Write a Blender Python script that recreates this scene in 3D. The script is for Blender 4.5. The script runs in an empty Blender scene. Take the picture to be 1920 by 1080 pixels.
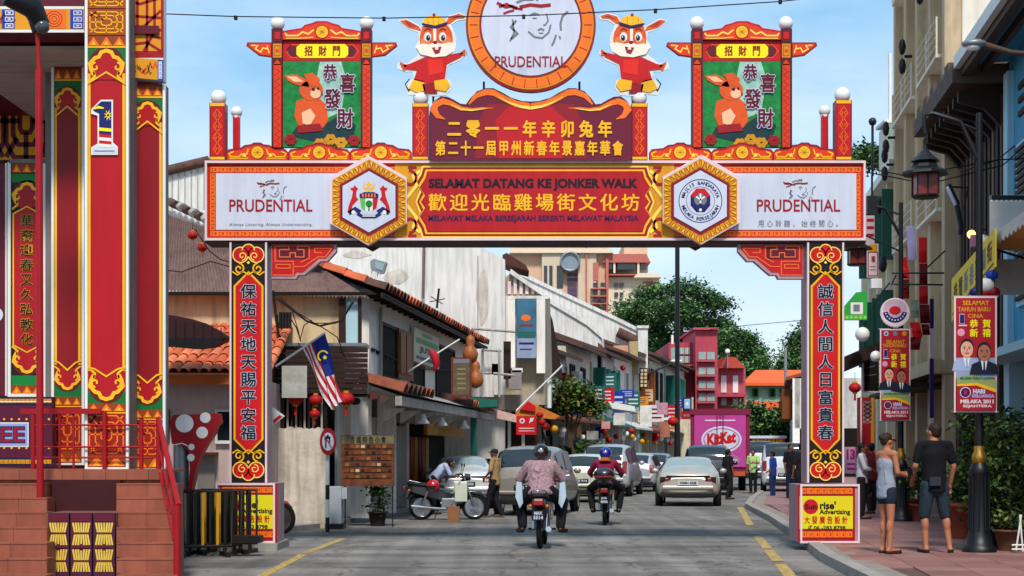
import bpy, bmesh, math, random
import numpy as np
from mathutils import Vector, Matrix
random.seed(7)
scene = bpy.context.scene
rad = math.radians

# ------------------------------------------------------------------ camera
cam_data = bpy.data.cameras.new('camera')
cam = bpy.data.objects.new('camera', cam_data)
scene.collection.objects.link(cam)
cam.location = (0, 0, 1.5)
cam.rotation_euler = (rad(90), 0, 0)
cam_data.sensor_width = 36
cam_data.lens = 36 * 3000 / 1920
cam_data.shift_y = 310 / 1920
cam_data.clip_end = 3000
scene.camera = cam

# ------------------------------------------------------------------ light
SUN_EL, SUN_AZ = 50, 178          # degrees; azimuth clockwise from +Y: the sun stands behind the camera, to its left
world = bpy.data.worlds.new('World'); scene.world = world; world.use_nodes = True
wt = world.node_tree; wt.nodes.clear()
def wn(t): return wt.nodes.new(t)
sky = wn('ShaderNodeTexSky'); sky.sky_type = 'NISHITA'; sky.sun_disc = False
sky.sun_elevation = rad(SUN_EL); sky.sun_rotation = rad(SUN_AZ); sky.air_density = 1.0; sky.dust_density = 1.2; sky.ozone_density = 2.5
tc = wn('ShaderNodeTexCoord'); mp = wn('ShaderNodeMapping'); mp.inputs['Scale'].default_value = (1, 1, 3.2)
nz = wn('ShaderNodeTexNoise'); nz.inputs['Scale'].default_value = 2.6; nz.inputs['Detail'].default_value = 7; nz.inputs['Roughness'].default_value = .55
sep = wn('ShaderNodeSeparateXYZ')
rmp = wn('ShaderNodeMapRange'); rmp.inputs[1].default_value = .43; rmp.inputs[2].default_value = .75
elev = wn('ShaderNodeMapRange'); elev.inputs[1].default_value = .0; elev.inputs[2].default_value = .22; elev.inputs[3].default_value = .78; elev.inputs[4].default_value = .0
add = wn('ShaderNodeMath'); add.operation = 'MULTIPLY_ADD'; add.inputs[1].default_value = .7; add.use_clamp = True
mix = wn('ShaderNodeMix'); mix.data_type = 'RGBA'; mix.inputs[7].default_value = (4.6, 4.9, 5.2, 1)
hz = wn('ShaderNodeMix'); hz.data_type = 'RGBA'; hz.inputs[0].default_value = .8; hz.inputs[7].default_value = (1.2, 2.5, 3.75, 1)
bg = wn('ShaderNodeBackground'); bg.inputs[1].default_value = .15
out = wn('ShaderNodeOutputWorld')
L = wt.links.new
L(tc.outputs['Generated'], mp.inputs[0]); L(mp.outputs[0], nz.inputs[0]); L(nz.outputs[0], rmp.inputs[0])
L(tc.outputs['Generated'], sep.inputs[0]); L(sep.outputs[2], elev.inputs[0])
L(rmp.outputs[0], add.inputs[0]); L(elev.outputs[0], add.inputs[2])
L(sky.outputs[0], hz.inputs[6]); L(add.outputs[0], mix.inputs[0]); L(hz.outputs[2], mix.inputs[6]); L(mix.outputs[2], bg.inputs[0]); L(bg.outputs[0], out.inputs[0])

sun_data = bpy.data.lights.new('sun', 'SUN'); sun_data.energy = 2.5; sun_data.angle = rad(9); sun_data.color = (1, .93, .83)
sun = bpy.data.objects.new('sun', sun_data); scene.collection.objects.link(sun)
az, el = rad(SUN_AZ), rad(SUN_EL)
sd = Vector((math.sin(az) * math.cos(el), math.cos(az) * math.cos(el), math.sin(el)))
sun.rotation_euler = sd.to_track_quat('Z', 'Y').to_euler(); sun.location = (-20, -30, 60)
vs = scene.view_settings; vs.view_transform = 'Standard'; vs.look = 'None'; vs.exposure = 0.66; vs.gamma = 1; vs.use_curve_mapping = False
scene.cycles.use_denoising = True
scene.cycles.max_bounces = 6

# ------------------------------------------------------------------ helpers
F, CX, HY, H = 3000., 960., 850., 1.5
def PX(px, Y): return (px - CX) * Y / F
def PZ(py, Y): return H + (HY - py) * Y / F
def P(px, py, Y): return Vector((PX(px, Y), Y, PZ(py, Y)))
TH = math.atan(.113)
FS = Matrix.Rotation(-TH, 4, 'Z')                      # the street: x = across (right +), y = along it
def frame(x, y, slope): return Matrix.Translation((x, y, 0)) @ Matrix.Rotation(-math.atan(slope), 4, 'Z')
FL2 = frame(.3, 57, .2)                             # the far left row
def t_at(px, s):
    k = (px - CX) / F; c, n = math.cos(TH), math.sin(TH)
    return s * (c + k * n) / (k * c - n)

def hx(h):
    h = h.lstrip('#'); r = []
    for i in (0, 2, 4):
        c = int(h[i:i + 2], 16) / 255
        r.append(c / 12.92 if c <= .04045 else ((c + .055) / 1.055) ** 2.4)
    return r
MATS = {}
def mat(name, col='#808080', rough=.6, metal=0., noise=.12, scale=3., bump=0., bscale=40., streak=0., coat=0., emit=0., trans=0., spec=None):
    if name in MATS: return MATS[name]
    m = bpy.data.materials.new(name); m.use_nodes = True; MATS[name] = m
    nt = m.node_tree; b = nt.nodes['Principled BSDF']; N = nt.nodes.new; K = nt.links.new
    c = hx(col) if isinstance(col, str) else col
    b.inputs['Roughness'].default_value = rough; b.inputs['Metallic'].default_value = metal
    b.inputs['Coat Weight'].default_value = coat
    if spec is None and metal == 0 and not coat and rough >= .4: spec = .25
    if spec is not None: b.inputs['Specular IOR Level'].default_value = spec
    if trans: b.inputs['Transmission Weight'].default_value = trans
    if emit:
        b.inputs['Emission Color'].default_value = (*c, 1); b.inputs['Emission Strength'].default_value = emit
    b.inputs['Base Color'].default_value = (*c, 1)
    m.diffuse_color = (*c, 1)
    if noise or bump or streak:
        g = N('ShaderNodeTexCoord')
        geo = N('ShaderNodeNewGeometry')
        src = geo.outputs['Position']
        if noise:
            n = N('ShaderNodeTexNoise'); n.inputs['Scale'].default_value = scale; n.inputs['Detail'].default_value = 6; n.inputs['Roughness'].default_value = .6
            K(src, n.inputs[0])
            mr = N('ShaderNodeMapRange'); mr.inputs[1].default_value = .3; mr.inputs[2].default_value = .7
            mr.inputs[3].default_value = 1 - noise; mr.inputs[4].default_value = 1 + noise * .6
            K(n.outputs[0], mr.inputs[0])
            fac = mr.outputs[0]
            if streak:
                mpn = N('ShaderNodeMapping'); mpn.inputs['Scale'].default_value = (5, 5, .5)
                K(src, mpn.inputs[0])
                n2 = N('ShaderNodeTexNoise'); n2.inputs['Scale'].default_value = 1.6; n2.inputs['Detail'].default_value = 8; K(mpn.outputs[0], n2.inputs[0])
                m2 = N('ShaderNodeMapRange'); m2.inputs[1].default_value = .42; m2.inputs[2].default_value = .68
                m2.inputs[3].default_value = 1; m2.inputs[4].default_value = 1 - streak
                K(n2.outputs[0], m2.inputs[0])
                mm = N('ShaderNodeMath'); mm.operation = 'MULTIPLY'; K(fac, mm.inputs[0]); K(m2.outputs[0], mm.inputs[1]); fac = mm.outputs[0]
            vm = N('ShaderNodeVectorMath'); vm.operation = 'SCALE'; vm.inputs[0].default_value = c; K(fac, vm.inputs['Scale'])
            K(vm.outputs[0], b.inputs['Base Color'])
        if bump:
            n3 = N('ShaderNodeTexNoise'); n3.inputs['Scale'].default_value = bscale; n3.inputs['Detail'].default_value = 5; K(src, n3.inputs[0])
            bp = N('ShaderNodeBump'); bp.inputs['Strength'].default_value = bump; bp.inputs['Distance'].default_value = .02
            K(n3.outputs[0], bp.inputs['Height']); K(bp.outputs[0], b.inputs['Normal'])
    return m

COL = scene.collection
WM = {}                                                # world matrix of each root and part
def tag(o, label=None, cat=None, group=None, kind=None):
    if label: o['label'] = label
    if cat: o['category'] = cat
    if group: o['group'] = group
    if kind: o['kind'] = kind
    return o
def thing(name, label, cat, loc=(0, 0, 0), rot=0., group=None):
    o = bpy.data.objects.new(name, None); COL.objects.link(o)
    o.empty_display_size = .3
    o.location = loc; o.rotation_euler = (0, 0, rot)
    WM[o.name] = Matrix.Translation(loc) @ Matrix.Rotation(rot, 4, 'Z')
    return tag(o, label, cat, group)

class MB:
    def __init__(s, T=None):
        s.v = []; s.f = []; s.mi = []; s.sm = []; s.mats = []; s.T = T if T is not None else Matrix.Identity(4)
    def m(s, mt):
        if mt not in s.mats: s.mats.append(mt)
        return s.mats.index(mt)
    def add(s, vs_, fs, mt, smooth=False, T=None):
        T = s.T @ T if T is not None else s.T
        b = len(s.v); s.v += [T @ Vector(v) for v in vs_]
        i = s.m(mt)
        for f in fs: s.f.append([b + k for k in f]); s.mi.append(i); s.sm.append(smooth)
        return s
    def box(s, x0, x1, y0, y1, z0, z1, mt, T=None):
        if x0 > x1: x0, x1 = x1, x0
        if y0 > y1: y0, y1 = y1, y0
        if z0 > z1: z0, z1 = z1, z0
        v = [(x0, y0, z0), (x1, y0, z0), (x1, y1, z0), (x0, y1, z0), (x0, y0, z1), (x1, y0, z1), (x1, y1, z1), (x0, y1, z1)]
        return s.add(v, [(0, 3, 2, 1), (4, 5, 6, 7), (0, 1, 5, 4), (1, 2, 6, 5), (2, 3, 7, 6), (3, 0, 4, 7)], mt, T=T)
    def ext(s, pts, vec, mt, T=None, smooth=False, capmt=None):
        n = len(pts); vec = Vector(vec); a = [Vector(p) for p in pts]; b = [p + vec for p in a]
        s.add(a + b, [[i, (i + 1) % n, n + (i + 1) % n, n + i] for i in range(n)], mt, smooth, T)
        s.add(a, [list(range(n))[::-1]], capmt or mt, False, T); s.add(b, [list(range(n))], mt, False, T)
        return s
    def prism(s, xz, y0, y1, mt, T=None, capmt=None): return s.ext([(x, y0, z) for x, z in xz], (0, y1 - y0, 0), mt, T, capmt=capmt)
    def quad(s, a, b, c, d, mt): return s.add([a, b, c, d], [(0, 1, 2, 3)], mt)
    def tube(s, pts, r, mt, n=8, T=None, cap=True):
        pts = [Vector(p) for p in pts]; k = len(pts)
        rs = r if isinstance(r, (list, tuple)) else [r] * k
        vs_ = []; prev = None
        for i, p in enumerate(pts):
            d = (pts[min(i + 1, k - 1)] - pts[max(i - 1, 0)])
            d = d.normalized() if d.length > 1e-9 else Vector((0, 0, 1))
            if prev is None:
                a = d.orthogonal().normalized()
            else:
                a = prev - d * prev.dot(d)
                a = a.normalized() if a.length > 1e-6 else d.orthogonal().normalized()
            prev = a; b = d.cross(a)
            for j in range(n):
                t = 2 * math.pi * j / n; vs_.append(p + (a * math.cos(t) + b * math.sin(t)) * rs[i])
        fs = [[i * n + j, i * n + (j + 1) % n, (i + 1) * n + (j + 1) % n, (i + 1) * n + j] for i in range(k - 1) for j in range(n)]
        s.add(vs_, fs, mt, True, T)
        if cap: s.add(vs_[:n], [list(range(n))[::-1]], mt, False, T); s.add(vs_[-n:], [list(range(n))], mt, False, T)
        return s
    def lathe(s, prof, mt, n=16, c=(0, 0, 0), T=None, smooth=True):
        vs_ = [(c[0] + r * math.cos(2 * math.pi * j / n), c[1] + r * math.sin(2 * math.pi * j / n), c[2] + z) for r, z in prof for j in range(n)]
        fs = [[i * n + j, i * n + (j + 1) % n, (i + 1) * n + (j + 1) % n, (i + 1) * n + j] for i in range(len(prof) - 1) for j in range(n)]
        s.add(vs_, fs, mt, smooth, T)
        s.add(vs_[:n], [list(range(n))[::-1]], mt, False, T); s.add(vs_[-n:], [list(range(n))], mt, False, T)
        return s
    def ball(s, c, r, mt, n=14, T=None):
        r = r if isinstance(r, (tuple, list)) else (r, r, r); k = n // 2
        vs_ = [(c[0], c[1], c[2] - r[2])]
        for i in range(1, k):
            a = -math.pi / 2 + math.pi * i / k
            for j in range(n):
                t = 2 * math.pi * j / n
                vs_.append((c[0] + r[0] * math.cos(a) * math.cos(t), c[1] + r[1] * math.cos(a) * math.sin(t), c[2] + r[2] * math.sin(a)))
        vs_.append((c[0], c[1], c[2] + r[2])); top = len(vs_) - 1
        fs = [[0, 1 + (j + 1) % n, 1 + j] for j in range(n)]
        for i in range(k - 2):
            for j in range(n): fs.append([1 + i * n + j, 1 + i * n + (j + 1) % n, 1 + (i + 1) * n + (j + 1) % n, 1 + (i + 1) * n + j])
        fs += [[1 + (k - 2) * n + j, 1 + (k - 2) * n + (j + 1) % n, top] for j in range(n)]
        return s.add(vs_, fs, mt, True, T)
    def mesh(s, name, inv=None):
        me = bpy.data.meshes.new(name)
        vs_ = [inv @ v for v in s.v] if inv is not None else s.v
        me.from_pydata([tuple(v) for v in vs_], [], s.f)
        for mt in s.mats: me.materials.append(mt)
        me.polygons.foreach_set('material_index', s.mi); me.polygons.foreach_set('use_smooth', s.sm); me.update()
        return me
    def part(s, name, parent, label=None, kind=None, bevel=0):
        W = WM[parent.name]; o = bpy.data.objects.new(name, s.mesh(name, W.inverted())); COL.objects.link(o)
        o.parent = parent; WM[o.name] = W.copy()
        if bevel: bev(o, bevel)
        return tag(o, label, None, None, kind)
    def solo(s, name, label=None, cat=None, group=None, kind=None, bevel=0, base=None):
        if base is None:
            xs = [v.x for v in s.v]; ys = [v.y for v in s.v]; zs = [v.z for v in s.v]
            base = ((min(xs) + max(xs)) / 2, (min(ys) + max(ys)) / 2, min(zs))
        W = Matrix.Translation(base); o = bpy.data.objects.new(name, s.mesh(name, W.inverted())); COL.objects.link(o); o.location = base; WM[o.name] = W
        if bevel: bev(o, bevel)
        return tag(o, label, cat, group, kind)
def bev(o, w, seg=2):
    b = o.modifiers.new('bevel', 'BEVEL'); b.width = w; b.segments = seg; b.limit_method = 'ANGLE'; b.angle_limit = rad(40); b.harden_normals = False
def piece(name, me, parent, M_):                       # M_: world matrix; mesh data shared
    o = bpy.data.objects.new(name, me); COL.objects.link(o); o.parent = parent
    o.matrix_local = WM[parent.name].inverted() @ M_; WM[o.name] = M_
    return o
def copy_tree(o, parent=None):
    c = o.copy(); COL.objects.link(c); c.parent = parent
    WM[c.name] = WM[o.name].copy()
    for ch in list(o.children): copy_tree(ch, c)
    return c
def place(o, loc, rot=None):
    o.location = loc
    if rot is not None: o.rotation_euler.z = rot
    return o

# flat print: shapes laid as thin layers 3 mm apart on a panel
_txt = {}
def glyphs(t, bold=.0):
    key = (t, bold)
    if key in _txt: return _txt[key]
    cu = bpy.data.curves.new('t', 'FONT'); cu.body = t; cu.resolution_u = 3; cu.offset = bold
    ob = bpy.data.objects.new('t', cu); COL.objects.link(ob)
    dg = bpy.context.evaluated_depsgraph_get(); me = bpy.data.meshes.new_from_object(ob.evaluated_get(dg))
    vs_ = [(v.co.x, v.co.y) for v in me.vertices]; fs = [list(p.vertices) for p in me.polygons]
    bpy.data.objects.remove(ob); bpy.data.curves.remove(cu); bpy.data.meshes.remove(me)
    _txt[key] = (vs_, fs); return vs_, fs
class Pr(MB):
    def __init__(s, fn, T=None): super().__init__(T); s.fn = fn
    def poly(s, pts, mt, l=0): return s.add([s.fn(a, b, l) for a, b in pts], [list(range(len(pts)))], mt)
    def rect(s, x0, y0, x1, y1, mt, l=0): return s.poly([(x0, y0), (x1, y0), (x1, y1), (x0, y1)], mt, l)
    def frame(s, x0, y0, x1, y1, w, mt, l=0):
        s.rect(x0, y0, x1, y0 + w, mt, l); s.rect(x0, y1 - w, x1, y1, mt, l)
        s.rect(x0, y0 + w, x0 + w, y1 - w, mt, l); s.rect(x1 - w, y0 + w, x1, y1 - w, mt, l)
    def circ(s, cx, cy, r, mt, l=0, n=24, ry=None): return s.poly([(cx + r * math.cos(2 * math.pi * i / n), cy + (ry or r) * math.sin(2 * math.pi * i / n)) for i in range(n)], mt, l)
    def ring(s, cx, cy, r0, r1, mt, l=0, n=32, a0=0, a1=360):
        pts = [(math.cos(rad(a0 + (a1 - a0) * i / n)), math.sin(rad(a0 + (a1 - a0) * i / n))) for i in range(n + 1)]
        vs_ = [s.fn(cx + r0 * c, cy + r0 * d, l) for c, d in pts] + [s.fn(cx + r1 * c, cy + r1 * d, l) for c, d in pts]
        return s.add(vs_, [[i, i + 1, n + 2 + i, n + 1 + i] for i in range(n)], mt)
    def stroke(s, pts, w, mt, l=0, closed=False):
        pts = [Vector((p[0], p[1])) for p in pts]
        if closed: pts = pts + [pts[0], pts[1]]
        k = len(pts); Ls = []; Rs = []
        ws = w if isinstance(w, (list, tuple)) else [w] * k
        for i in range(k):
            a = (pts[i] - pts[i - 1]) if i else (pts[1] - pts[0]); b = (pts[i + 1] - pts[i]) if i < k - 1 else a
            if a.length < 1e-9: a = b
            if b.length < 1e-9: b = a
            a = a.normalized(); b = b.normalized(); t = (a + b)
            t = t.normalized() if t.length > 1e-3 else a
            n_ = Vector((-t.y, t.x)); cs = max(.45, abs(n_.dot(Vector((-a.y, a.x)))))
            h = ws[i] / 2 / cs; Ls.append(pts[i] + n_ * h); Rs.append(pts[i] - n_ * h)
        vs_ = [s.fn(p.x, p.y, l) for p in Ls] + [s.fn(p.x, p.y, l) for p in Rs]
        rng = range(1, k - 1) if closed else range(k - 1)
        if closed: rng = range(0, k - 1)
        return s.add(vs_, [[i, i + 1, k + i + 1, k + i] for i in rng], mt)
    def text(s, t, x0, y0, x1, y1, mt, l=0, bold=.01, sub=None):
        cjk = any(ord(c) > 0x2e80 for c in t)
        if cjk and bold > .012 and sub is None:         # thick brush: the same glyph struck several times round a small circle
            w, h = (x1 - x0) * bold * .8, (y1 - y0) * bold * .8; k = 4 if bold < .03 else 8
            for i in range(k): s.text(t, x0 + w * math.cos(6.283 * i / k + .3), y0 + h * math.sin(6.283 * i / k + .3), x1 + w * math.cos(6.283 * i / k + .3), y1 + h * math.sin(6.283 * i / k + .3), mt, l + i * .08, 0, True)
            return
        vs_, fs = glyphs(t, bold)
        if not vs_: return
        a0 = min(v[0] for v in vs_); a1 = max(v[0] for v in vs_); b0 = min(v[1] for v in vs_); b1 = max(v[1] for v in vs_)
        da = max(a1 - a0, 1e-6); db = max(b1 - b0, 1e-6)
        if len(t) == 1 and ord(t) > 0x2e80:             # a CJK glyph keeps its cell so that thin ones stay thin
            a0 = min(a0, .0); b0 = min(b0, -.1); a1 = max(a1, 1.0 * 1); b1 = max(b1, .8); da = a1 - a0; db = b1 - b0
        V = [s.fn(x0 + (v[0] - a0) / da * (x1 - x0), y1 + (v[1] - b0) / db * (y0 - y1), l) for v in vs_]
        return s.add(V, fs, mt)
    def vtext(s, t, cx, w, y0, y1, mt, l=0, bold=.02):
        n = len(t); h = (y1 - y0) / n
        for i, ch in enumerate(t): s.text(ch, cx - w / 2, y0 + h * i + h * .1, cx + w / 2, y0 + h * (i + 1) - h * .1, mt, l, bold)
    def htext(s, t, x0, x1, y0, y1, mt, l=0, bold=.02, gap=.12):
        n = len(t); w = (x1 - x0) / n
        for i, ch in enumerate(t): s.text(ch, x0 + w * (i + gap), y0, x0 + w * (i + 1 - gap), y1, mt, l, bold)
    def fret(s, x0, y0, x1, y1, n, mt, l=0, w=.16, vert=False):
        U = [(.08, .92), (.08, .12), (.88, .12), (.88, .78), (.36, .78), (.36, .42), (.62, .42)]
        for i in range(n):
            if vert:
                a = y0 + (y1 - y0) * i / n; h = (y1 - y0) / n
                s.stroke([(x0 + (x1 - x0) * p[1], a + h * p[0]) for p in U], w * min(abs(x1 - x0), abs(h)), mt, l)
            else:
                a = x0 + (x1 - x0) * i / n; h = (x1 - x0) / n
                s.stroke([(a + h * p[0], y0 + (y1 - y0) * p[1]) for p in U], w * min(abs(y1 - y0), abs(h)), mt, l)
def camplane(Y, d=.003, base=.004): return lambda a, b, l: (PX(a, Y), Y - base - d * l, PZ(b, Y))
def spiral(cx, cy, r, turns, a0, n=16, sgn=1, rmin=.25):
    return [(cx + r * (1 - (1 - rmin) * i / n) * math.cos(a0 + sgn * 2 * math.pi * turns * i / n), cy + r * (1 - (1 - rmin) * i / n) * math.sin(a0 + sgn * 2 * math.pi * turns * i / n)) for i in range(n + 1)]

def remesh(mb, name, parent, voxel=.012, smooth=4, label=None, cut=None):
    """joins the builder's overlapping shapes into one continuous skin"""
    W = WM[parent.name]; me = mb.mesh(name, W.inverted())
    o = bpy.data.objects.new(name, me); COL.objects.link(o)
    r = o.modifiers.new('r', 'REMESH'); r.mode = 'VOXEL'; r.voxel_size = voxel; r.use_smooth_shade = True
    if smooth:
        q = o.modifiers.new('s', 'SMOOTH'); q.iterations = smooth; q.factor = .5
    dg = bpy.context.evaluated_depsgraph_get(); dg.update()
    new = bpy.data.meshes.new_from_object(o.evaluated_get(dg)); new.name = name
    new.materials.clear()
    for mt in mb.mats: new.materials.append(mt)
    if cut: cut(new)
    old = o.data; o.modifiers.clear(); o.data = new; bpy.data.meshes.remove(old)
    o.parent = parent; WM[o.name] = W.copy()
    return tag(o, label)

def foliage(name, parent, blobs, n, size, mts, seed=1, clump=9, T=None, flat=.5, label=None):
    """leaf-sized faces gathered in clumps through the crown's volume"""
    rg = np.random.default_rng(seed); vol = np.array([b[3] * b[4] * b[5] for b in blobs]); pr = vol ** .8 / (vol ** .8).sum()
    nc = max(1, n // clump); which = rg.choice(len(blobs), nc, p=pr); B = np.array(blobs)[which]
    d = rg.normal(size=(nc, 3)); d /= np.linalg.norm(d, axis=1)[:, None]
    r = rg.uniform(.35, 1, nc) ** .6
    cen = B[:, :3] + d * B[:, 3:6] * r[:, None]
    cs = rg.uniform(.6, 1.7, nc) * size * (1.9 + .04 * max(0, clump - 9))
    pos = np.repeat(cen, clump, 0) + rg.normal(size=(nc * clump, 3)) * np.repeat(cs, clump)[:, None] * np.array([.6, .6, .35])
    m = len(pos); nrm = rg.normal(size=(m, 3)); nrm[:, 2] = np.abs(nrm[:, 2]) + flat; nrm /= np.linalg.norm(nrm, axis=1)[:, None]
    a = np.cross(nrm, rg.normal(size=(m, 3))); a /= np.linalg.norm(a, axis=1)[:, None]; b = np.cross(nrm, a)
    sz = rg.uniform(.55, 1.3, m)[:, None] * size / 2
    v = np.stack([pos - a * sz * 1.3, pos - b * sz * .7, pos + a * sz * 1.3, pos + b * sz * .7], 1).reshape(-1, 3)
    if T is not None: Tm = np.array(T); v = v @ Tm[:3, :3].T + Tm[:3, 3]
    W = np.array(WM[parent.name].inverted()); v = v @ W[:3, :3].T + W[:3, 3]
    me = bpy.data.meshes.new(name); me.vertices.add(4 * m); me.vertices.foreach_set('co', v.ravel().astype(np.float32))
    me.loops.add(4 * m); me.loops.foreach_set('vertex_index', np.arange(4 * m, dtype=np.int32))
    me.polygons.add(m); me.polygons.foreach_set('loop_start', np.arange(0, 4 * m, 4, dtype=np.int32)); me.polygons.foreach_set('loop_total', np.full(m, 4, dtype=np.int32))
    for mt in mts: me.materials.append(mt)
    ci = rg.integers(0, len(mts), nc); me.polygons.foreach_set('material_index', np.repeat(ci, clump).astype(np.int32))
    me.update(); me.validate()
    o = bpy.data.objects.new(name, me); COL.objects.link(o); o.parent = parent; WM[o.name] = WM[parent.name].copy()
    return tag(o, label)

# ------------------------------------------------------------------ common materials
RED = mat('sign red', '#c4141c', .45, noise=.1, scale=1.2, streak=.14); DRED = mat('deep red', '#9a141e', .45, noise=.1, scale=1.2, streak=.14); MAROON = mat('maroon', '#5e1226', .5, noise=.08)
ORED = mat('orange red', '#dc3c16', .45, noise=.1, streak=.1); ORANGE = mat('orange', '#f0701c', .45, noise=.1, streak=.1); GOLD = mat('gold yellow', '#f4b41c', .45, noise=.08, streak=.1)
LGOLD = mat('light gold', '#f7cf5a', .45, noise=.05); MUST = mat('mustard', '#cf8e14', .5, noise=.12, streak=.12); YEL = mat('bright yellow', '#f0e012', .45, noise=.05)
SIGNW = mat('sign white', '#c6cbdc', .45, noise=.06, scale=1.1, streak=.1); WHITE = mat('white paint', '#dcdcd8', .5, noise=.08); BLACK = mat('black print', '#15131a', .5, noise=0)
NAVY = mat('navy', '#1c1c60', .45, noise=.05); BLUE = mat('blue', '#1c3a9c', .45, noise=.05); GREEN = mat('print green', '#0f7a34', .5, noise=.06); LGREEN = mat('light green', '#58b84e', .5, noise=.1)
PINKW = mat('pale pink trim', '#dcc4c8', .5, noise=.06); DBROWN = mat('dark brown wood', '#2c1a14', .7, noise=.25, scale=9); BROWN = mat('brown wood', '#5e3018', .65, noise=.25, scale=9)
BLKM = mat('black metal', '#14161a', .45, .3, noise=.1); GREYM = mat('grey metal', '#84888e', .45, .5, noise=.15); CHROME = mat('chrome', '#c8ccd0', .2, 1, noise=0)
RUBBER = mat('rubber', '#101010', .85, noise=.1); GLASS = mat('dark glass', '#1c262c', .08, noise=0, spec=.8); GLASSL = mat('pale glass', '#7f969c', .08, noise=0, spec=.9)
GLOBE = mat('white globe', '#e8e6e2', .35, noise=.02); ASH = mat('grey print', '#70747e', .5, noise=0); CREAM = mat('cream plaster', '#cdb48e', .8, noise=.15, streak=.3)
# ------------------------------------------------------------------ the setting
def road_mat():
    m = mat('asphalt', '#85807b', .85, noise=.22, scale=.5, bump=.5, bscale=90)
    nt = m.node_tree; K = nt.links.new; b = nt.nodes['Principled BSDF']; src = b.inputs['Base Color'].links[0].from_socket
    g = nt.nodes.new('ShaderNodeNewGeometry'); N = nt.nodes.new; pos = g.outputs['Position']
    def mr(sock, a, b_, c, d):
        r = N('ShaderNodeMapRange'); r.inputs[1].default_value = a; r.inputs[2].default_value = b_; r.inputs[3].default_value = c; r.inputs[4].default_value = d; K(sock, r.inputs[0]); return r.outputs[0]
    def nse(scale, det, sc=None, rz=0.):
        q = pos
        if sc:
            mp_ = N('ShaderNodeMapping'); mp_.inputs['Scale'].default_value = sc; mp_.inputs['Rotation'].default_value = (0, 0, rz); K(pos, mp_.inputs[0]); q = mp_.outputs[0]
        n = N('ShaderNodeTexNoise'); n.inputs['Scale'].default_value = scale; n.inputs['Detail'].default_value = det; K(q, n.inputs[0]); return n.outputs[0]
    f = [mr(nse(1.1, 4, (.07, .9, 1), .05), .42, .58, .76, 1.06),            # broad darker bands across the road
         mr(nse(60, 2), .35, .65, .78, 1.22), mr(nse(14, 6), .3, .7, .86, 1.12),
         mr(nse(1.0, 5, (2.2, .10, 1), TH), .42, .62, .78, 1.06),             # wheel tracks along it
         mr(nse(.45, 9), .52, .66, 1.0, .66)]                                 # oil and damp patches
    v = N('ShaderNodeTexVoronoi'); v.feature = 'DISTANCE_TO_EDGE'; v.inputs['Scale'].default_value = .55
    wob = N('ShaderNodeVectorMath'); wob.operation = 'ADD'; n2 = N('ShaderNodeTexNoise'); n2.inputs['Scale'].default_value = 1.5; n2.inputs['Detail'].default_value = 6; K(pos, n2.inputs[0]); K(pos, wob.inputs[0]); K(n2.outputs['Color'], wob.inputs[1]); K(wob.outputs[0], v.inputs[0])
    f.append(mr(v.outputs[0], .0, .02, .42, 1.0))
    acc = f[0]
    for q in f[1:]: mm = N('ShaderNodeMath'); mm.operation = 'MULTIPLY'; K(acc, mm.inputs[0]); K(q, mm.inputs[1]); acc = mm.outputs[0]
    sv = N('ShaderNodeVectorMath'); sv.operation = 'SCALE'; K(src, sv.inputs[0]); K(acc, sv.inputs['Scale']); K(sv.outputs[0], b.inputs['Base Color'])
    return m
ASPH = road_mat()
EARTH = mat('earth', '#77706a', .9, noise=.2, scale=.2)
MB().quad((-900, -300, -.012), (900, -300, -.012), (900, 1400, -.012), (-900, 1400, -.012), EARTH).solo('ground', kind='structure', base=(0, 0, 0))
mb = MB(); mb.add([(-4.4, 5, 0), (3.2, 5, 0), (4.28, 22.2, 0), (4.83, 27, 0), (6.4, 44, 0), (9.3, 60, 0), (22, 125, 0), (9, 125, 0), (4.2, 82, 0), (-.5, 57, 0), (-3.6, 33, 0), (-5.2, 27.5, 0), (-4.4, 19, 0)], [list(range(13))], ASPH)
mb.solo('road', kind='structure', base=(0, 20, 0))
KERB = [(3.15, 5), (4.1, 19.5), (4.28, 22.2), (4.83, 27), (5.7, 35.5), (6.4, 44), (7.6, 51), (9.3, 60), (13, 78), (22, 125)]
CONC = mat('concrete', '#9a958f', .85, noise=.2, scale=2, streak=.15, bump=.3)
TERR = mat('pavement clay', '#8e6660', .7, noise=.2, scale=1.3, bump=.2); TERR2 = mat('pavement clay pale', '#946c65', .7, noise=.2, scale=1.3, bump=.2); TERR3 = mat('pavement clay dark', '#875f59', .7, noise=.2, scale=1.3, bump=.2)
MORT = mat('mortar', '#5f4a44', .9, noise=.15)
pav = MB(); pts = [(x + .15, y, .085) for x, y in KERB] + [(34, 125, .085), (30, 5, .085)]
pav.ext([(a, b, -.01) for a, b, c in pts], (0, 0, .095), MORT)
pavement = pav.solo('pavement', kind='structure', base=(7, 20, 0))
def polyat(poly, y):
    for (x0, y0), (x1, y1) in zip(poly, poly[1:]):
        if y0 <= y <= y1: return x0 + (x1 - x0) * (y - y0) / (y1 - y0)
    return poly[-1][0]
# kerb stones
def kerbrun(poly, y0, y1, step, w, parent, flip=1):
    ks = MB().box(-.5, .5, -.5, .5, -.5, .5, CONC); me = ks.mesh('kerb_stone'); y = y0
    while y < y1:
        xa, xb = polyat(poly, y), polyat(poly, min(y + step, y1)); d = Vector((xb - xa, step, 0)); a = math.atan2(-d.x, d.y)
        M_ = Matrix.Translation(((xa + xb) / 2 + flip * w / 2, y + step / 2, .055)) @ Matrix.Rotation(a, 4, 'Z') @ Matrix.Diagonal((w, d.length - .018, .15 + random.uniform(-.004, .004), 1))
        piece('kerb_stone', me, parent, M_); y += step
kerbrun(KERB, 17.8, 59, .9, .19, pavement)
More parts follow.
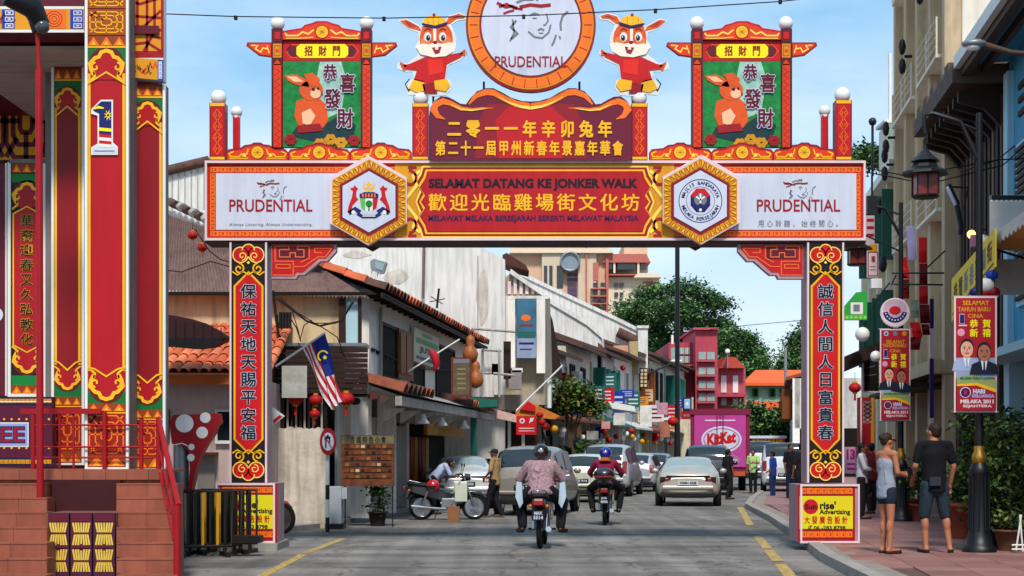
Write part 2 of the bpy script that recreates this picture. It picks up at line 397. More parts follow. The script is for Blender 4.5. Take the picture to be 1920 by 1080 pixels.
# paving tiles: a running sheet of single tiles near the camera, joined ones beyond
tm = [MB().box(-.5, .5, -.5, .5, -.5, .5, t).mesh('paving_tile') for t in (TERR, TERR2, TERR3)]
ts = .6; cand = []
for j in range(60):
    for i in range(40):
        u = 1.2 + i * ts + (j % 2) * .0; v = 18 + j * ts; w = FS @ Vector((u, v, 0))
        if w.x < polyat(KERB, w.y) + .52 or abs(w.x / w.y) > .34 or u > 12: continue
        cand.append((w.y + .0 * w.x, u, v))
cand.sort(); rest = MB(FS)
for k, (d, u, v) in enumerate(cand):
    q = random.choice((0, 0, 1, 2)); z = .098 + random.uniform(-.0015, .0015)
    if k < 290:
        piece('paving_tile', tm[q], pavement, FS @ Matrix.Translation((u, v, z - .02)) @ Matrix.Diagonal((ts - .008, ts - .008, .05, 1)))
    else: rest.box(u - .293, u + .293, v - .293, v + .293, z - .03, z, (TERR, TERR2, TERR3)[q])
rest.part('far_paving_tile', pavement, kind='stuff')
EDGE = mat('pavement edge strip', '#8d8078', .8, noise=.2, scale=3)
e = MB(); ys = [18 + i * 2 for i in range(22)]
for a, b in zip(ys, ys[1:]):
    e.quad((polyat(KERB, a) + .19, a, .103), (polyat(KERB, a) + .50, a, .103), (polyat(KERB, b) + .50, b, .103), (polyat(KERB, b) + .19, b, .103), EDGE)
e.part('edge_strip', pavement)
far = MB(); far.ext([(polyat(KERB, 44.1) + .2, 44.1, .08), (polyat(KERB, 60) + .2, 60, .08), (polyat(KERB, 124) + .2, 124, .08), (33, 124, .08), (14, 44.1, .08)], (0, 0, .02), TERR2); far.part('far_paving', pavement, kind='stuff')
# painted lines
YP = mat('road yellow', '#b4985a', .8, noise=.75, scale=11)
lm = MB(); lm.add([(0, 0, 0), (1, 0, 0), (1, 1, 0), (0, 1, 0)], [(0, 1, 2, 3)], YP)
def line(x0, y0, x1, y1, w=.13):
    d = Vector((x1 - x0, y1 - y0, 0)); n_ = Vector((d.y, -d.x, 0)).normalized() * w
    m = MB(); m.add([(x0, y0, .005), (x0 + n_.x, y0 + n_.y, .005), (x1 + n_.x, y1 + n_.y, .005), (x1, y1, .005)], [(0, 1, 2, 3)], YP)
    return m.solo('road_marking', kind='structure')
def gp(px, py): Y = 1.5 * F / (py - HY); return PX(px, Y), Y
for a, b in [((1393, 951), (1414, 985)), ((1429, 1006), (1449, 1029)), ((1451, 1032), (1470, 1053)), ((1474, 1058), (1496, 1083))]:
    line(*gp(*a), *gp(*b), .16)
for a, b in [((470, 1086), (560, 1040)), ((566, 1037), (636, 1010))]: line(*gp(*a), *gp(*b), .14)
# left pavement apron under the houses and the open-fronted stage
LK = [(-4.4, 17.5), (-4.75, 24), (-5.2, 27.5), (-3.75, 32.2), (-3.1, 38), (-2.2, 45), (-.2, 58), (4.6, 82), (11.6, 120)]
lp = MB(); lp.ext([(x, y, -.02) for x, y in LK[2:]] + [(-30, 120, -.02), (-30, 27.5, -.02)], (0, 0, .12), CONC)
lpo = lp.solo('left_pavement', kind='structure', base=(-8, 30, 0))
# ------------------------------------------------------------------ the festive gateway over the road
GY = 25.0
gate = thing('festival_gateway', 'red and gold festival gateway of printed boards spanning the street on two square columns', 'gateway', (PX(1005, GY), GY, 0))
def G(a, b, y): return (PX(a, GY), y, PZ(b, GY))
def gbox(a0, b0, a1, b1, y0, y1, mt, mb_=None):
    m = mb_ or MB(); return m.box(PX(a0, GY), PX(a1, GY), GY + y0, GY + y1, PZ(b1, GY), PZ(b0, GY), mt)
def gp_(y): return camplane(GY + y)
SIDE = mat('gateway side panel', '#b08a92', .5, noise=.1, streak=.2)
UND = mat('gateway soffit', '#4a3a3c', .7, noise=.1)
FR = .55
# columns
def cloudhead(p, cx, y, w, up=1, l=3):
    """a pair of scrolls with a ruyi head over them"""
    s = w / 60.; y0 = y
    for sg in (-1, 1):
        p.circ(cx + sg * 14 * s, y0, 14 * s, RED, l, 14); p.ring(cx + sg * 14 * s, y0, 13 * s, 15 * s, LGOLD, l + 1, 16)
        p.stroke(spiral(cx + sg * 11 * s, y0 + up * 2 * s, 8 * s, 1.15, rad(90 if up > 0 else -90), 16, sg), 1.8 * s, LGOLD, l + 2)
    p.circ(cx, y0 - up * 8 * s, 11 * s, RED, l + 1, 14); p.ring(cx, y0 - up * 8 * s, 10 * s, 12 * s, LGOLD, l + 2, 14, 180 if up > 0 else 0, 360 if up > 0 else 180)
    for sg in (-1, 1):
        p.stroke(spiral(cx + sg * 17 * s, y0 + up * 25 * s, 10 * s, 1.3, rad(-90 * up), 18, -sg * up, .2), 2.6 * s, GOLD, l + 1)
        p.stroke([(cx, y0 + up * 36 * s), (cx + sg * 9 * s, y0 + up * 30 * s), (cx + sg * 20 * s, y0 + up * 36 * s), (cx + sg * 29 * s, y0 + up * 30 * s)], 2.4 * s, GOLD, l + 1)
    p.circ(cx, y0 + up * 14 * s, 3 * s, LGOLD, l + 2, 4)
def column(x0, x1, chars, base, lab):
    c = gbox(x0, 455, x1, 906, .02, FR, SIDE); col = c.part('column', gate, lab)
    gbox(x0 + 1, 455, x1 - 1, 905, -.012, .02, mat('panel dark ground', '#1d1210', .5, noise=.05)).part('column_board', col)
    t = MB(); gbox(x0 - 1, 455, x0 + 2.5, 905, -.03, .05, PINKW, t); gbox(x1 - 2.5, 455, x1 + 1, 905, -.03, .05, PINKW, t); t.part('edge_trim', col)
    p = Pr(gp_(-.012)); cx = (x0 + x1) / 2; w = x1 - x0
    a, b = x0 + 6, x1 - 6; top, bot = 522, 838
    for k, (mt, d) in enumerate(((GOLD, 0), (MUST, 3), (RED, 4.2))):
        p.poly([(a + d, top + 14 + d / 3), (a + d + 8, top + 6 + d / 3), (cx, top - 14 + d), (b - d - 8, top + 6 + d / 3), (b - d, top + 14 + d / 3), (b - d, bot - 14 - d / 3), (b - d - 8, bot - 6 - d / 3), (cx, bot + 14 - d), (a + d + 8, bot - 6 - d / 3), (a + d, bot - 14 - d / 3)], mt, k)
    cloudhead(p, cx, 478, w * .92, 1); cloudhead(p, cx, 881, w * .92, -1)
    p.part('panel_print', col)
    q = Pr(gp_(-.012)); q.vtext(chars, cx, 30, 530, 828, SIGNW, 4, .065); q.vtext(chars, cx, 30, 530, 828, mat('ink', '#0c1420', .5, noise=0), 5, .028); q.part('lettering', col)
column(432, 500, '保祐天地天賜平安福', None, 'left column with nine black characters down its red board')
column(1514, 1581, '誠信人間人日富貴春', None, 'right column with nine black characters down its red board')
# advertising plinths
def plinth(x0, x1, y0, y1, ydep):
    b = MB(); gbox(x0, y0, x1, y1, -.28, .75, SIDE, b); o = b.part('plinth', gate)
    t = MB(); 
    for r in ((x0 - 1, y0 - 1, x1 + 1, y0 + 3), (x0 - 1, y1 - 3, x1 + 1, y1 + 1), (x0 - 1, y0 + 3, x0 + 2.5, y1 - 3), (x1 - 2.5, y0 + 3, x1 + 1, y1 - 3)): gbox(*r, -.31, -.26, PINKW, t)
    t.part('edge_trim', o)
    p = Pr(gp_(-.28)); W = x1 - x0
    p.rect(x0, y0, x1, y1, DRED, 0); p.rect(x0 + 4, y0 + 22, x1 - 4, y1 - 24, mat('poster yellow', '#d8c81a', .5, noise=.05), 1)
    for yy in (y0 + 6, y1 - 20):
        p.rect(x0 + 4, yy, x1 - 4, yy + 14, DRED, 1); p.fret(x0 + 5, yy + 1, x1 - 5, yy + 13, 8, ORANGE, 2, .26)
    p.circ(x0 + 25, y0 + 42, 14, RED, 2); p.text('Sun', x0 + 14, y0 + 37, x0 + 36, y0 + 47, BLACK, 3, .03)
    p.text("rise'", x0 + 42, y0 + 32, x0 + 72, y0 + 47, BLACK, 2, .035); p.text('Advertising', x0 + 41, y0 + 47, x0 + 99, y0 + 59, BLACK, 2, .03)
    p.htext('大發廣告設計', x0 + 11, x0 + 96, y0 + 60, y0 + 74, RED, 2, .03); p.text('✆06 -283 8798', x0 + 20, y0 + 77, x0 + 90, y0 + 86, BLACK, 2, .03)
    p.part('advert_print', o)
plinth(412, 520, 906, 1015.5, 0); plinth(1495, 1603, 908, 1015.5, 0)
cb = MB(); cb.box(PX(405, GY), PX(527, GY), GY - .4, GY + .9, 0, .115, CONC); cb.part('concrete_pad', gate)
# beam
b = gbox(386, 304, 1621, 450, 0, FR, mat('gateway back panel', '#8d7f80', .6, noise=.1)); beam = b.part('beam', gate)
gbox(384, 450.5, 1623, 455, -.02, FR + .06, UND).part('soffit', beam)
t = MB()
for r in ((385, 302, 1622, 306.5), (385, 447, 1622, 451.5), (385, 306.5, 389, 447), (1618, 306.5, 1622, 447)): gbox(*r, -.05, .02, PINKW, t)
t.part('edge_trim', beam)
BRED = mat('border red', '#b81e12', .45, noise=.08, streak=.12)
for xa, xb, xv in ((388, 740, 394), (1265, 1620, 1604)):
    p = Pr(gp_(0)); p.rect(xa, 306, xb, 448, BRED, 0)
    for y in (313, 433): p.fret(max(xa, 394) + 1, y, min(xb + 2, 1614), y + 11, 25, ORANGE, 1, .24)
    p.fret(xv, 325, xv + 10, 432, 8, ORANGE, 1, .24, vert=True); p.part('border_print', beam)
def logo(p, cx, cy, s, l):
    """a woman's profile drawn in a few grey strokes under a red headband"""
    S_ = lambda pts, w, m: p.stroke([(cx + x * s, cy + y * s) for x, y in pts], w * s, m, l)
    S_([(-26, -14), (-12, -20), (4, -20), (16, -26)], 4, ASH); S_([(0, -26), (10, -22), (14, -18)], 3, ASH)
    S_([(-62, -14), (-46, -6), (-34, -8), (-24, -4)], 5, DRED); S_([(-58, -6), (-44, -12), (-30, -4), (-14, -2)], 4, DRED)
    S_([(-20, -6), (0, -10), (20, -8), (38, -10)], 6, DRED); S_([(-50, 6), (-40, 2), (-30, 0)], 4, DRED)
    S_([(-26, 18), (-36, 30), (-24, 42), (-36, 52)], 4, ASH); S_([(-33, 16), (-30, 40), (-38, 56)], 3, ASH)
    S_([(0, 8), (8, 5), (16, 8)], 3, ASH); S_([(4, 14), (12, 14)], 2, ASH); S_([(30, 6), (33, 18), (28, 26), (24, 27)], 2.5, ASH)
    S_([(-4, 38), (8, 48), (22, 50), (34, 40), (38, 26)], 3, ASH); S_([(14, 36), (20, 33), (26, 36)], 3, ASH); S_([(16, 41), (24, 41)], 2, ASH)
    S_([(70, 2), (60, 10), (56, 24), (57, 36)], 4, ASH); S_([(48, 44), (44, 56), (40, 64)], 3.5, ASH); S_([(54, 46), (56, 52)], 3, ASH)
for i, (x0, x1, cx, tag_) in enumerate(((405, 652, 508, 0), (1352, 1605, 1497, 1))):
    m = gbox(x0, 325, x1, 431, -.012, 0, SIGNW); o = m.part('sponsor_panel', beam, ['sponsor panel with a red name and a small slogan below', 'sponsor panel with a red name and small grey characters below'][i])
    p = Pr(gp_(-.012)); logo(p, cx, 348, .42 if i == 0 else .46, 1); p.part('line_drawing', o); p = Pr(gp_(-.012))
    T_ = 'PRUDENTIAL'; p.text(T_, cx - 78, 374, cx + 78, 397, DRED, 1, .012); p.part('lettering', o); p = Pr(gp_(-.012))
    if i == 0: p.text('Always Listening. Always Understanding.', cx - 78, 418, cx + 78, 425, ASH, 1, 0)
    else: p.htext('用心聆聽，始終關心。', cx - 78, cx + 84, 413, 426, ASH, 1, 0)
    p.part('slogan', o, kind='stuff')
# centre panel
m = gbox(741, 307, 1264, 447, -.012, 0, MUST); cp = m.part('welcome_panel', beam, 'gold panel with a red cartouche and three lines of welcome')
p = Pr(gp_(-.012))
def cart(d, mt, l):
    x0, x1, y0, y1 = 792 + d, 1214 - d, 318 + d, 439 - d
    p.poly([(x0 + 6, y0), (x1 - 6, y0), (x1 - 2, y0 + 14), (x1 + 8, y0 + 30), (x1 - 2, y0 + 46), (x1 + 6, (y0 + y1) / 2), (x1 - 2, y1 - 46), (x1 + 8, y1 - 30), (x1 - 2, y1 - 14), (x1 - 6, y1), (x0 + 6, y1), (x0 + 2, y1 - 14), (x0 - 8, y1 - 30), (x0 + 2, y1 - 46), (x0 - 6, (y0 + y1) / 2), (x0 + 2, y0 + 46), (x0 - 8, y0 + 30), (x0 + 2, y0 + 14)], mt, l)
for i, (mt, d) in enumerate(((LGOLD, -7), (DRED, -4), (GOLD, 0), (DRED, 3.2), (mat('cartouche red', '#b01420', .45, noise=.1, streak=.14), 5))): cart(d, mt, i)
for sx in (-1, 1):
    for sy in (-1, 1):
        cx = 1003 + sx * 236; p.stroke(spiral(cx, 378 + sy * 42, 17, .8, rad(90 * sy), 14, sx * sy, .3), 5, DRED, 2)
        p.stroke([(1003 + sx * 215, 378 + sy * 58), (1003 + sx * 228, 378 + sy * 48), (1003 + sx * 222, 378 + sy * 30), (1003 + sx * 236, 378 + sy * 12), (1003 + sx * 246, 378)], 6, LGOLD, 2)
        p.stroke([(1003 + sx * 222, 378 + sy * 64), (1003 + sx * 238, 378 + sy * 64)], 5, DRED, 1)
p.part('cartouche_print', cp)
p = Pr(gp_(-.012)); DI = mat('dark lettering', '#1c0a1c', .5, noise=0)
p.text('SELAMAT DATANG KE JONKER WALK', 804, 335, 1196, 358, DI, 6, .045); p.part('lettering', cp); p = Pr(gp_(-.012))
p.htext('歡迎光臨雞場街文化坊', 800, 1202, 364, 396, GOLD, 6, .022, .06); p.part('lettering', cp); p = Pr(gp_(-.012))
p.text('MELAWAT MELAKA BERSEJARAH BERERTI MELAWAT MALAYSIA', 803, 404, 1197, 418, mat('purple lettering', '#3c1040', .5, noise=0), 6, .03)
p.part('lettering', cp)
# hexagonal badges
def hexa(cx, cy, r, l_=0, k=1.16): return [(cx, cy - r * k), (cx + r, cy - r * .51 * k), (cx + r, cy + r * .51 * k), (cx, cy + r * k), (cx - r, cy + r * .51 * k), (cx - r, cy - r * .51 * k)]
def hexbadge(cx, cy, kind):
    m = MB(); m.ext([G(a, b_, GY - .16) for a, b_ in hexa(cx, cy, 72)], (0, .14, 0), PINKW); o = m.part('hexagonal_badge', beam, ['badge with a state coat of arms', 'badge with a round council seal'][kind])
    k = MB(); k.ext([G(a, b_, GY + FR + .002) for a, b_ in hexa(cx, cy, 72)], (0, .12, 0), BROWN); k.part('rear_badge', beam)
    p = Pr(gp_(-.16)); p.poly(hexa(cx, cy, 69), MUST, 0)
    O, I = hexa(cx, cy, 67), hexa(cx, cy, 54)
    for e in range(6):
        a, b_, c, d = Vector(O[e]), Vector(O[(e + 1) % 6]), Vector(I[(e + 1) % 6]), Vector(I[e])
        for j in range(7):
            f0, f1, fm = j / 7, (j + 1) / 7, (j + .5) / 7
            p.poly([a.lerp(b_, f0 + .01), a.lerp(b_, f1 - .01), d.lerp(c, fm)], DRED, 1) if j % 1 == 0 else None
            p.poly([a.lerp(b_, f0 + .035), a.lerp(b_, f1 - .035), d.lerp(c, fm).lerp(a.lerp(b_, fm), .18)], GOLD, 2)
    p.poly(hexa(cx, cy, 55), DRED, 3); p.poly(hexa(cx, cy, 52), MAROON, 4); p.poly(hexa(cx, cy, 49.5), SIGNW, 5)
    p.part('border_print', o); p = Pr(gp_(-.16)); l = 6
    if kind == 0:
        p.circ(cx, cy - 30, 11, GOLD, l); p.circ(cx, cy - 33, 9, SIGNW, l + 1)
        st = [(cx + (8 if i % 2 == 0 else 3.2) * math.sin(math.pi * i / 5), cy - 31 - (8 if i % 2 == 0 else 3.2) * math.cos(math.pi * i / 5)) for i in range(10)]; p.poly(st, GOLD, l + 2)
        p.poly([(cx - 18, cy - 14), (cx - 9, cy - 18), (cx + 9, cy - 18), (cx + 18, cy - 14), (cx + 17, cy - 6), (cx - 17, cy - 6)], NAVY, l)
        for i in range(5): p.rect(cx - 13 + i * 5.6, cy - 15, cx - 10 + i * 5.6, cy - 8, ORANGE, l + 1)
        p.poly([(cx - 17, cy - 6), (cx - 7, cy - 6), (cx - 7, cy + 17), (cx - 14, cy + 12)], LGREEN, l); p.poly([(cx + 7, cy - 6), (cx + 17, cy - 6), (cx + 14, cy + 12), (cx + 7, cy + 17)], RED, l)
        p.poly([(cx - 7, cy - 6), (cx + 7, cy - 6), (cx + 7, cy + 17), (cx, cy + 22), (cx - 7, cy + 17)], WHITE, l); p.circ(cx, cy + 4, 6.5, GREEN, l + 1, 12); p.rect(cx - 1.4, cy + 8, cx + 1.4, cy + 18, GREEN, l + 1)
        for sg in (-1, 1):
            p.poly([(cx + sg * x, cy + y) for x, y in [(20, -4), (24, -10), (23, -20), (20, -24), (24, -28), (27, -31), (29, -27), (35, -25), (33, -21), (30, -20), (32, -8), (38, 8), (40, 20), (33, 20), (31, 8), (26, 2)]], RED, l)
            p.stroke([(cx + sg * 16, cy + 20), (cx + sg * 26, cy + 14), (cx + sg * 38, cy + 22)], 8, NAVY, l); p.circ(cx + sg * 29, cy + 20, 4, WHITE, l + 1, 8)
        p.stroke([(cx - 22, cy + 22), (cx - 12, cy + 28), (cx + 12, cy + 28), (cx + 22, cy + 22)], 6, NAVY, l + 1); p.stroke([(cx - 12, cy + 27), (cx + 12, cy + 27)], 2, WHITE, l + 2)
    else:
        p.ring(cx, cy, 39.5, 41, NAVY, l); p.ring(cx, cy, 26, 27, ASH, l)
        def arc(t, a0, a1, up):
            for i, ch in enumerate(t):
                if ch == ' ': continue
                a = rad(a0 + (a1 - a0) * i / (len(t) - 1)); x, y = cx + 33.5 * math.sin(a), cy - 33.5 * math.cos(a); vs_, fs = glyphs(ch, .03)
                m0 = (min(v[0] for v in vs_) + max(v[0] for v in vs_)) / 2; r_ = a if up else a + math.pi; c_, s_ = math.cos(r_), math.sin(r_); V = []
                for v in vs_:
                    dx, dy = (v[0] - m0) * 9, -(v[1] - .35) * 9; V.append(p.fn(x + dx * c_ - dy * s_, y + dx * s_ + dy * c_, l))
                p.add(V, fs, NAVY)
        arc('MAJLIS BANDARAYA', -75, 75, True); arc('MELAKA BERSEJARAH', 250, 110, False)
        o8 = [(cx + 20 * math.sin(rad(22.5 + 45 * i)), cy - 1 - 24 * math.cos(rad(22.5 + 45 * i))) for i in range(8)]
        p.poly(o8, NAVY, l); p.poly([(cx - 8, cy - 23), (cx + 8, cy - 23), (cx + 18, cy - 10), (cx + 12, cy - 6), (cx, cy - 16), (cx - 12, cy - 6), (cx - 18, cy - 10)], RED, l + 1)
        p.circ(cx, cy - 2, 12, ASH, l + 1, 14); p.stroke([(cx - 8, cy - 8), (cx, cy - 2), (cx + 8, cy - 8)], 3, WHITE, l + 2); p.stroke([(cx, cy - 14), (cx, cy + 8)], 3, WHITE, l + 2)
        p.stroke([(cx - 15, cy + 2), (cx - 7, cy + 13), (cx, cy + 8), (cx + 7, cy + 13), (cx + 15, cy + 2)], 6, NAVY, l + 3); p.circ(cx, cy + 17, 3, WHITE, l + 2, 8)
    p.part('emblem', o)
hexbadge(692, 378.5, 0); hexbadge(1313, 377, 1)
# stepped fret brackets
def bracket(x0, sg):
    pts = [(0, 457), (122, 457), (122, 470), (105, 489), (92, 489), (62, 515), (50, 515), (46, 522), (0, 522)]
    m = MB(); m.ext([G(x0 + sg * a, b_, GY + .06) for a, b_ in pts], (0, .16, 0), SIDE, capmt=None); o = m.part('bracket', gate)
    p = Pr(gp_(.06)); ins = [(2, 459), (118, 459), (118, 468), (103, 485), (90, 485), (60, 511), (48, 511), (44, 518), (2, 518)]
    p.poly([(x0 + sg * a, b_) for a, b_ in ins], RED, 0); T_ = mat('fret line', '#e06a30', .5, noise=0)
    p.poly([(x0 + sg * a, b_) for a, b_ in [(12, 464), (70, 464), (70, 486), (12, 486)]], MAROON, 1)
    for path in ([(4, 516), (42, 516), (42, 500), (62, 500), (88, 482), (102, 482), (114, 466), (82, 466), (82, 474), (96, 474)], [(10, 496), (36, 496), (36, 503), (10, 503), (10, 496)], [(42, 500), (42, 490), (8, 490), (8, 462), (34, 462), (34, 468), (16, 468), (16, 482), (36, 482), (36, 474), (46, 474), (46, 482), (62, 482), (62, 468), (50, 468), (50, 462), (72, 462), (72, 484), (56, 492)]):
        p.stroke([(x0 + sg * a, b_) for a, b_ in path], 2, T_, 2)
    p.part('fret_print', o)
bracket(508, 1); bracket(1507, -1)
# scroll crest of three humps
def crest(x0, x1, y1, n, h=33, y=-.04, parent=gate, name='scroll_crest'):
    w = (x1 - x0) / n; out_ = [(x0, y1)]
    for i in range(n):
        a = x0 + w * i
        out_ += [(a + w * q, y1 - h * z) for q, z in ((.0, .45), (.04, .62), (.22, .68), (.30, .86), (.40, .9), (.44, 1.0), (.56, 1.0), (.60, .9), (.70, .86), (.78, .68), (.96, .62), (1, .45))]
    out_ += [(x1, y1)]
    m = MB(); m.ext([G(a, b_, GY + y) for a, b_ in out_], (0, .08, 0), DRED); o = m.part(name, parent)
    p = Pr(gp_(y)); 
    for i in range(n):
        a = x0 + w * i; c = a + w / 2; q = lambda l_: [(c + sg * dx * w / 115., y1 - dy * h / 33.) for dx, dy in l_]
        out2 = [(a + w * qx, y1 - h * z * .93 + .6) for qx, z in ((.015, 0.03), (.015, .45), (.05, .6), (.23, .66), (.31, .84), (.41, .88), (.45, .97), (.55, .97), (.59, .88), (.69, .84), (.77, .66), (.95, .6), (.985, .45), (.985, .03))]
        p.poly(out2, ORED, 0); r = 13 * min(1, h / 33.)
        p.circ(c, y1 - h * .46, r, DRED, 1, 18); p.circ(c, y1 - h * .46, r - 1.5, GOLD, 2, 18)
        for k in range(4): p.stroke([(c - r * .6 * math.cos(k * .785), y1 - h * .46 - r * .6 * math.sin(k * .785)), (c + r * .6 * math.cos(k * .785), y1 - h * .46 + r * .6 * math.sin(k * .785))], 1.1, MUST, 3)
        for sg in (-1, 1):
            p.stroke(q([(17, 22), (20, 12), (30, 12), (34, 7), (50, 7), (53, 13), (44, 17)]), 2.6, GOLD, 1)
            p.stroke(q([(17, 4), (30, 4), (52, 3.4)]), 1.8, GOLD, 1); p.poly(q([(20, 6), (29, 8), (24, 14)]), LGOLD, 2)
    p.part('scroll_print', o)
crest(425, 772, 301, 3); crest(1217, 1566, 301, 3)
# small square posts with globes
def post(x0, x1, y0, y1, y=-.02, dep=.26, plain=False, gl=15, label=None):
    m = MB(); gbox(x0, y0, x1, y1, y, y + dep, DRED if not plain else RED, m); o = m.part('post', gate, label)
    if not plain:
        p = Pr(gp_(y)); p.rect(x0 + 1, y0, x1 - 1, y0 + 6, GOLD, 0); p.rect(x0 + 1, y1 - 7, x1 - 1, y1 - 2, GOLD, 0); p.rect(x0 + 3, y0 + 8, x1 - 3, y1 - 9, RED, 0)
        cx = (x0 + x1) / 2; n = 4; hh = (y1 - y0 - 24) / n
        for i in range(n):
            c = y0 + 12 + hh * (i + .5)
            p.stroke([(cx, c - hh * .52), (cx + 8, c), (cx, c + hh * .52), (cx - 8, c), (cx, c - hh * .52)], 1.3, ORANGE, 1)
            for sg in (-1, 1): p.stroke(spiral(cx + sg * 5, c, 4, 1, rad(90), 10, sg), 1.1, ORANGE, 1)
        p.part('post_print', o)
    g = MB(); g.ball((PX((x0 + x1) / 2, GY), GY + y + dep / 2, PZ(y0 - gl * .82, GY)), gl / 120., GLOBE, 18); g.lathe([(.06, -.03), (.07, 0), (.05, .03)], GLOBE, 12, (PX((x0 + x1) / 2, GY), GY + y + dep / 2, PZ(y0, GY))); g.part('globe_lamp', o)
post(393, 422, 193, 301); post(426, 438, 205, 301, .5, .12, True, 11); post(773, 803, 194, 301, label='post beside the curved title board'); post(1184, 1214, 194, 301); post(1553, 1565, 203, 301, .5, .12, True, 11); post(1567, 1597, 188, 301)
# banner frames
def banner_frame(o_, right):
    A = lambda x: x + o_
    fr = gbox(A(530), 75, A(678), 276, .0, .1, DRED); fo = fr.part('banner_frame', gate)
    for a in (510, 677):
        m = MB(); gbox(A(a), 55, A(a + 20), 276, -.06, .14, mat('post side maroon', '#541018', .5, noise=.05), m); q = m.part('frame_post', fo)
        p = Pr(gp_(-.06)); p.rect(A(a + 2), 57, A(a + 18), 78, MAROON, 0); p.rect(A(a + 5), 60, A(a + 15), 73, RED, 1); p.rect(A(a + 2), 82, A(a + 18), 108, MUST, 0); p.frame(A(a + 4), 85, A(a + 16), 105, 1.6, ORED, 1); p.circ(A(a + 10), 95, 3.4, ORED, 1, 8)
        p.rect(A(a + 3), 120, A(a + 17), 276, ORED, 0); p.poly([(A(a + 3), 122), (A(a + 6), 116), (A(a + 10), 112), (A(a + 14), 116), (A(a + 17), 122)], ORED, 0)
        for k in range(12): p.stroke([(A(a + 5), 128 + k * 12.4), (A(a + 15), 134 + k * 12.4), (A(a + 5), 140 + k * 12.4)], 1.1, RED, 1)
        p.part('post_print', q)
        g = MB(); g.ball((PX(A(a + 10), GY), GY + .04, PZ(43, GY)), .112, GLOBE, 18); g.lathe([(.07, 0), (.07, .05)], BLKM, 12, (PX(A(a + 10), GY), GY + .04, PZ(56, GY))); g.part('globe_lamp', q)
    cr = MB(); xs = [(530, 76), (530, 60), (545, 57), (566, 54), (572, 48), (584, 45), (594, 41), (614, 41), (624, 45), (636, 48), (642, 54), (663, 57), (677, 60), (677, 76)]
    cr.ext([G(A(a), b_, GY - .05) for a, b_ in xs], (0, .08, 0), RED); co = cr.part('crest_board', fo); p = Pr(gp_(-.05)); c = A(604)
    p.poly([(A(a + (2 if a < 604 else -2)), b_ + (2 if b_ < 76 else -2)) for a, b_ in xs], ORED, 0); p.circ(c, 60, 13, DRED, 1, 18); p.circ(c, 60, 11.4, GOLD, 2, 18)
    for k in range(4): p.stroke([(c - 7 * math.cos(k * .785), 60 - 7 * math.sin(k * .785)), (c + 7 * math.cos(k * .785), 60 + 7 * math.sin(k * .785))], 1.1, MUST, 3)
    for sg in (-1, 1):
        p.stroke([(c + sg * 16, 56), (c + sg * 26, 64), (c + sg * 36, 60), (c + sg * 46, 67), (c + sg * 66, 67), (c + sg * 70, 62)], 3, LGOLD, 1); p.stroke([(c + sg * 16, 70), (c + sg * 44, 72), (c + sg * 68, 72)], 1.6, LGOLD, 1)
    p.part('scroll_print', co)
    p = Pr(gp_(0)); p.rect(A(531), 77, A(677), 114, RED, 0); p.stroke([(A(536), 96), (A(546), 84), (A(662), 84), (A(672), 96), (A(662), 108), (A(546), 108)], 1, ORANGE, 1, True); p.circ(A(550), 96, 10, MAROON, 2, 12); p.circ(A(658), 96, 10, MAROON, 2, 12)
    p.poly([(A(563), 83), (A(647), 83), (A(653), 89), (A(653), 103), (A(647), 109), (A(563), 109), (A(556), 103), (A(556), 89)], YEL, 3); p.htext('招財門', A(566), A(644), 87, 105, DRED, 4, .04, .2); p.part('title_print', fo)
    for sg, a in ((-1, 509), (1, 698)):
        w = [(0, 80), (45, 80), (47, 86), (24, 104), (2, 107), (0, 107)] if True else None
        m = MB(); m.ext([G(A(a) + sg * x, y, GY - .02) for x, y in w], (0, .06, 0), DRED); wo = m.part('wing_board', fo); p = Pr(gp_(-.02)); p.poly([(A(a) + sg * x, y) for x, y in [(1, 82), (42, 82), (43, 86), (22, 102), (1, 105)]], ORED, 0)
        p.stroke([(A(a) + sg * x, y) for x, y in [(38, 85), (26, 86), (30, 92), (20, 98), (16, 90), (8, 92), (8, 86), (4, 100)]], 2.4, LGOLD, 1); p.part('wing_print', wo)
    # the picture: a plain brown hare on a green ground
    p = Pr(gp_(0)); PG = mat('picture green', '#12813a', .5, noise=.45, scale=9); p.rect(A(531), 115, A(677), 276, PG, 1)
    p.poly([(A(600), 116), (A(640), 116), (A(650), 150), (A(640), 210), (A(605), 225), (A(585), 190)], mat('picture mist', '#9cc4b4', .5, noise=.3, scale=9), 2)
    p.poly([(A(x), y) for x, y in [(545, 255), (560, 232), (600, 240), (640, 214), (668, 235), (660, 262), (600, 268)]], mat('picture shade', '#12343a', .5, noise=.3, scale=9), 3)
    HB = mat('picture hare', '#d8531e', .5, noise=.12, scale=12); HL = mat('picture hare light', '#f0b890', .5, noise=.05)
    p.poly([(A(x), y) for x, y in [(556, 190), (590, 178), (612, 196), (616, 226), (606, 240), (560, 236), (552, 218)]], HB, 4); p.circ(A(584), 170, 22, HB, 5, 18, 19)
    p.poly([(A(x), y) for x, y in [(533, 142), (556, 140), (578, 152), (580, 164), (556, 160), (540, 152)]], HB, 5); p.poly([(A(x), y) for x, y in [(538, 144), (556, 144), (570, 154), (552, 154)]], HL, 6); p.poly([(A(x), y) for x, y in [(570, 140), (586, 137), (600, 148), (598, 164), (580, 160)]], HB, 6)
    p.circ(A(592), 176, 10, HL, 7, 14, 9); p.circ(A(588), 168, 3.2, BLACK, 8, 10); p.circ(A(597), 167, 2.4, BLACK, 8, 10); p.circ(A(604), 176, 2, DRED, 8, 8); p.poly([(A(x), y) for x, y in [(566, 212), (582, 204), (592, 218), (582, 236), (568, 232)]], HL, 7)
    p.poly([(A(x), y) for x, y in [(556, 236), (600, 232), (606, 246), (560, 250)]], DRED, 7)
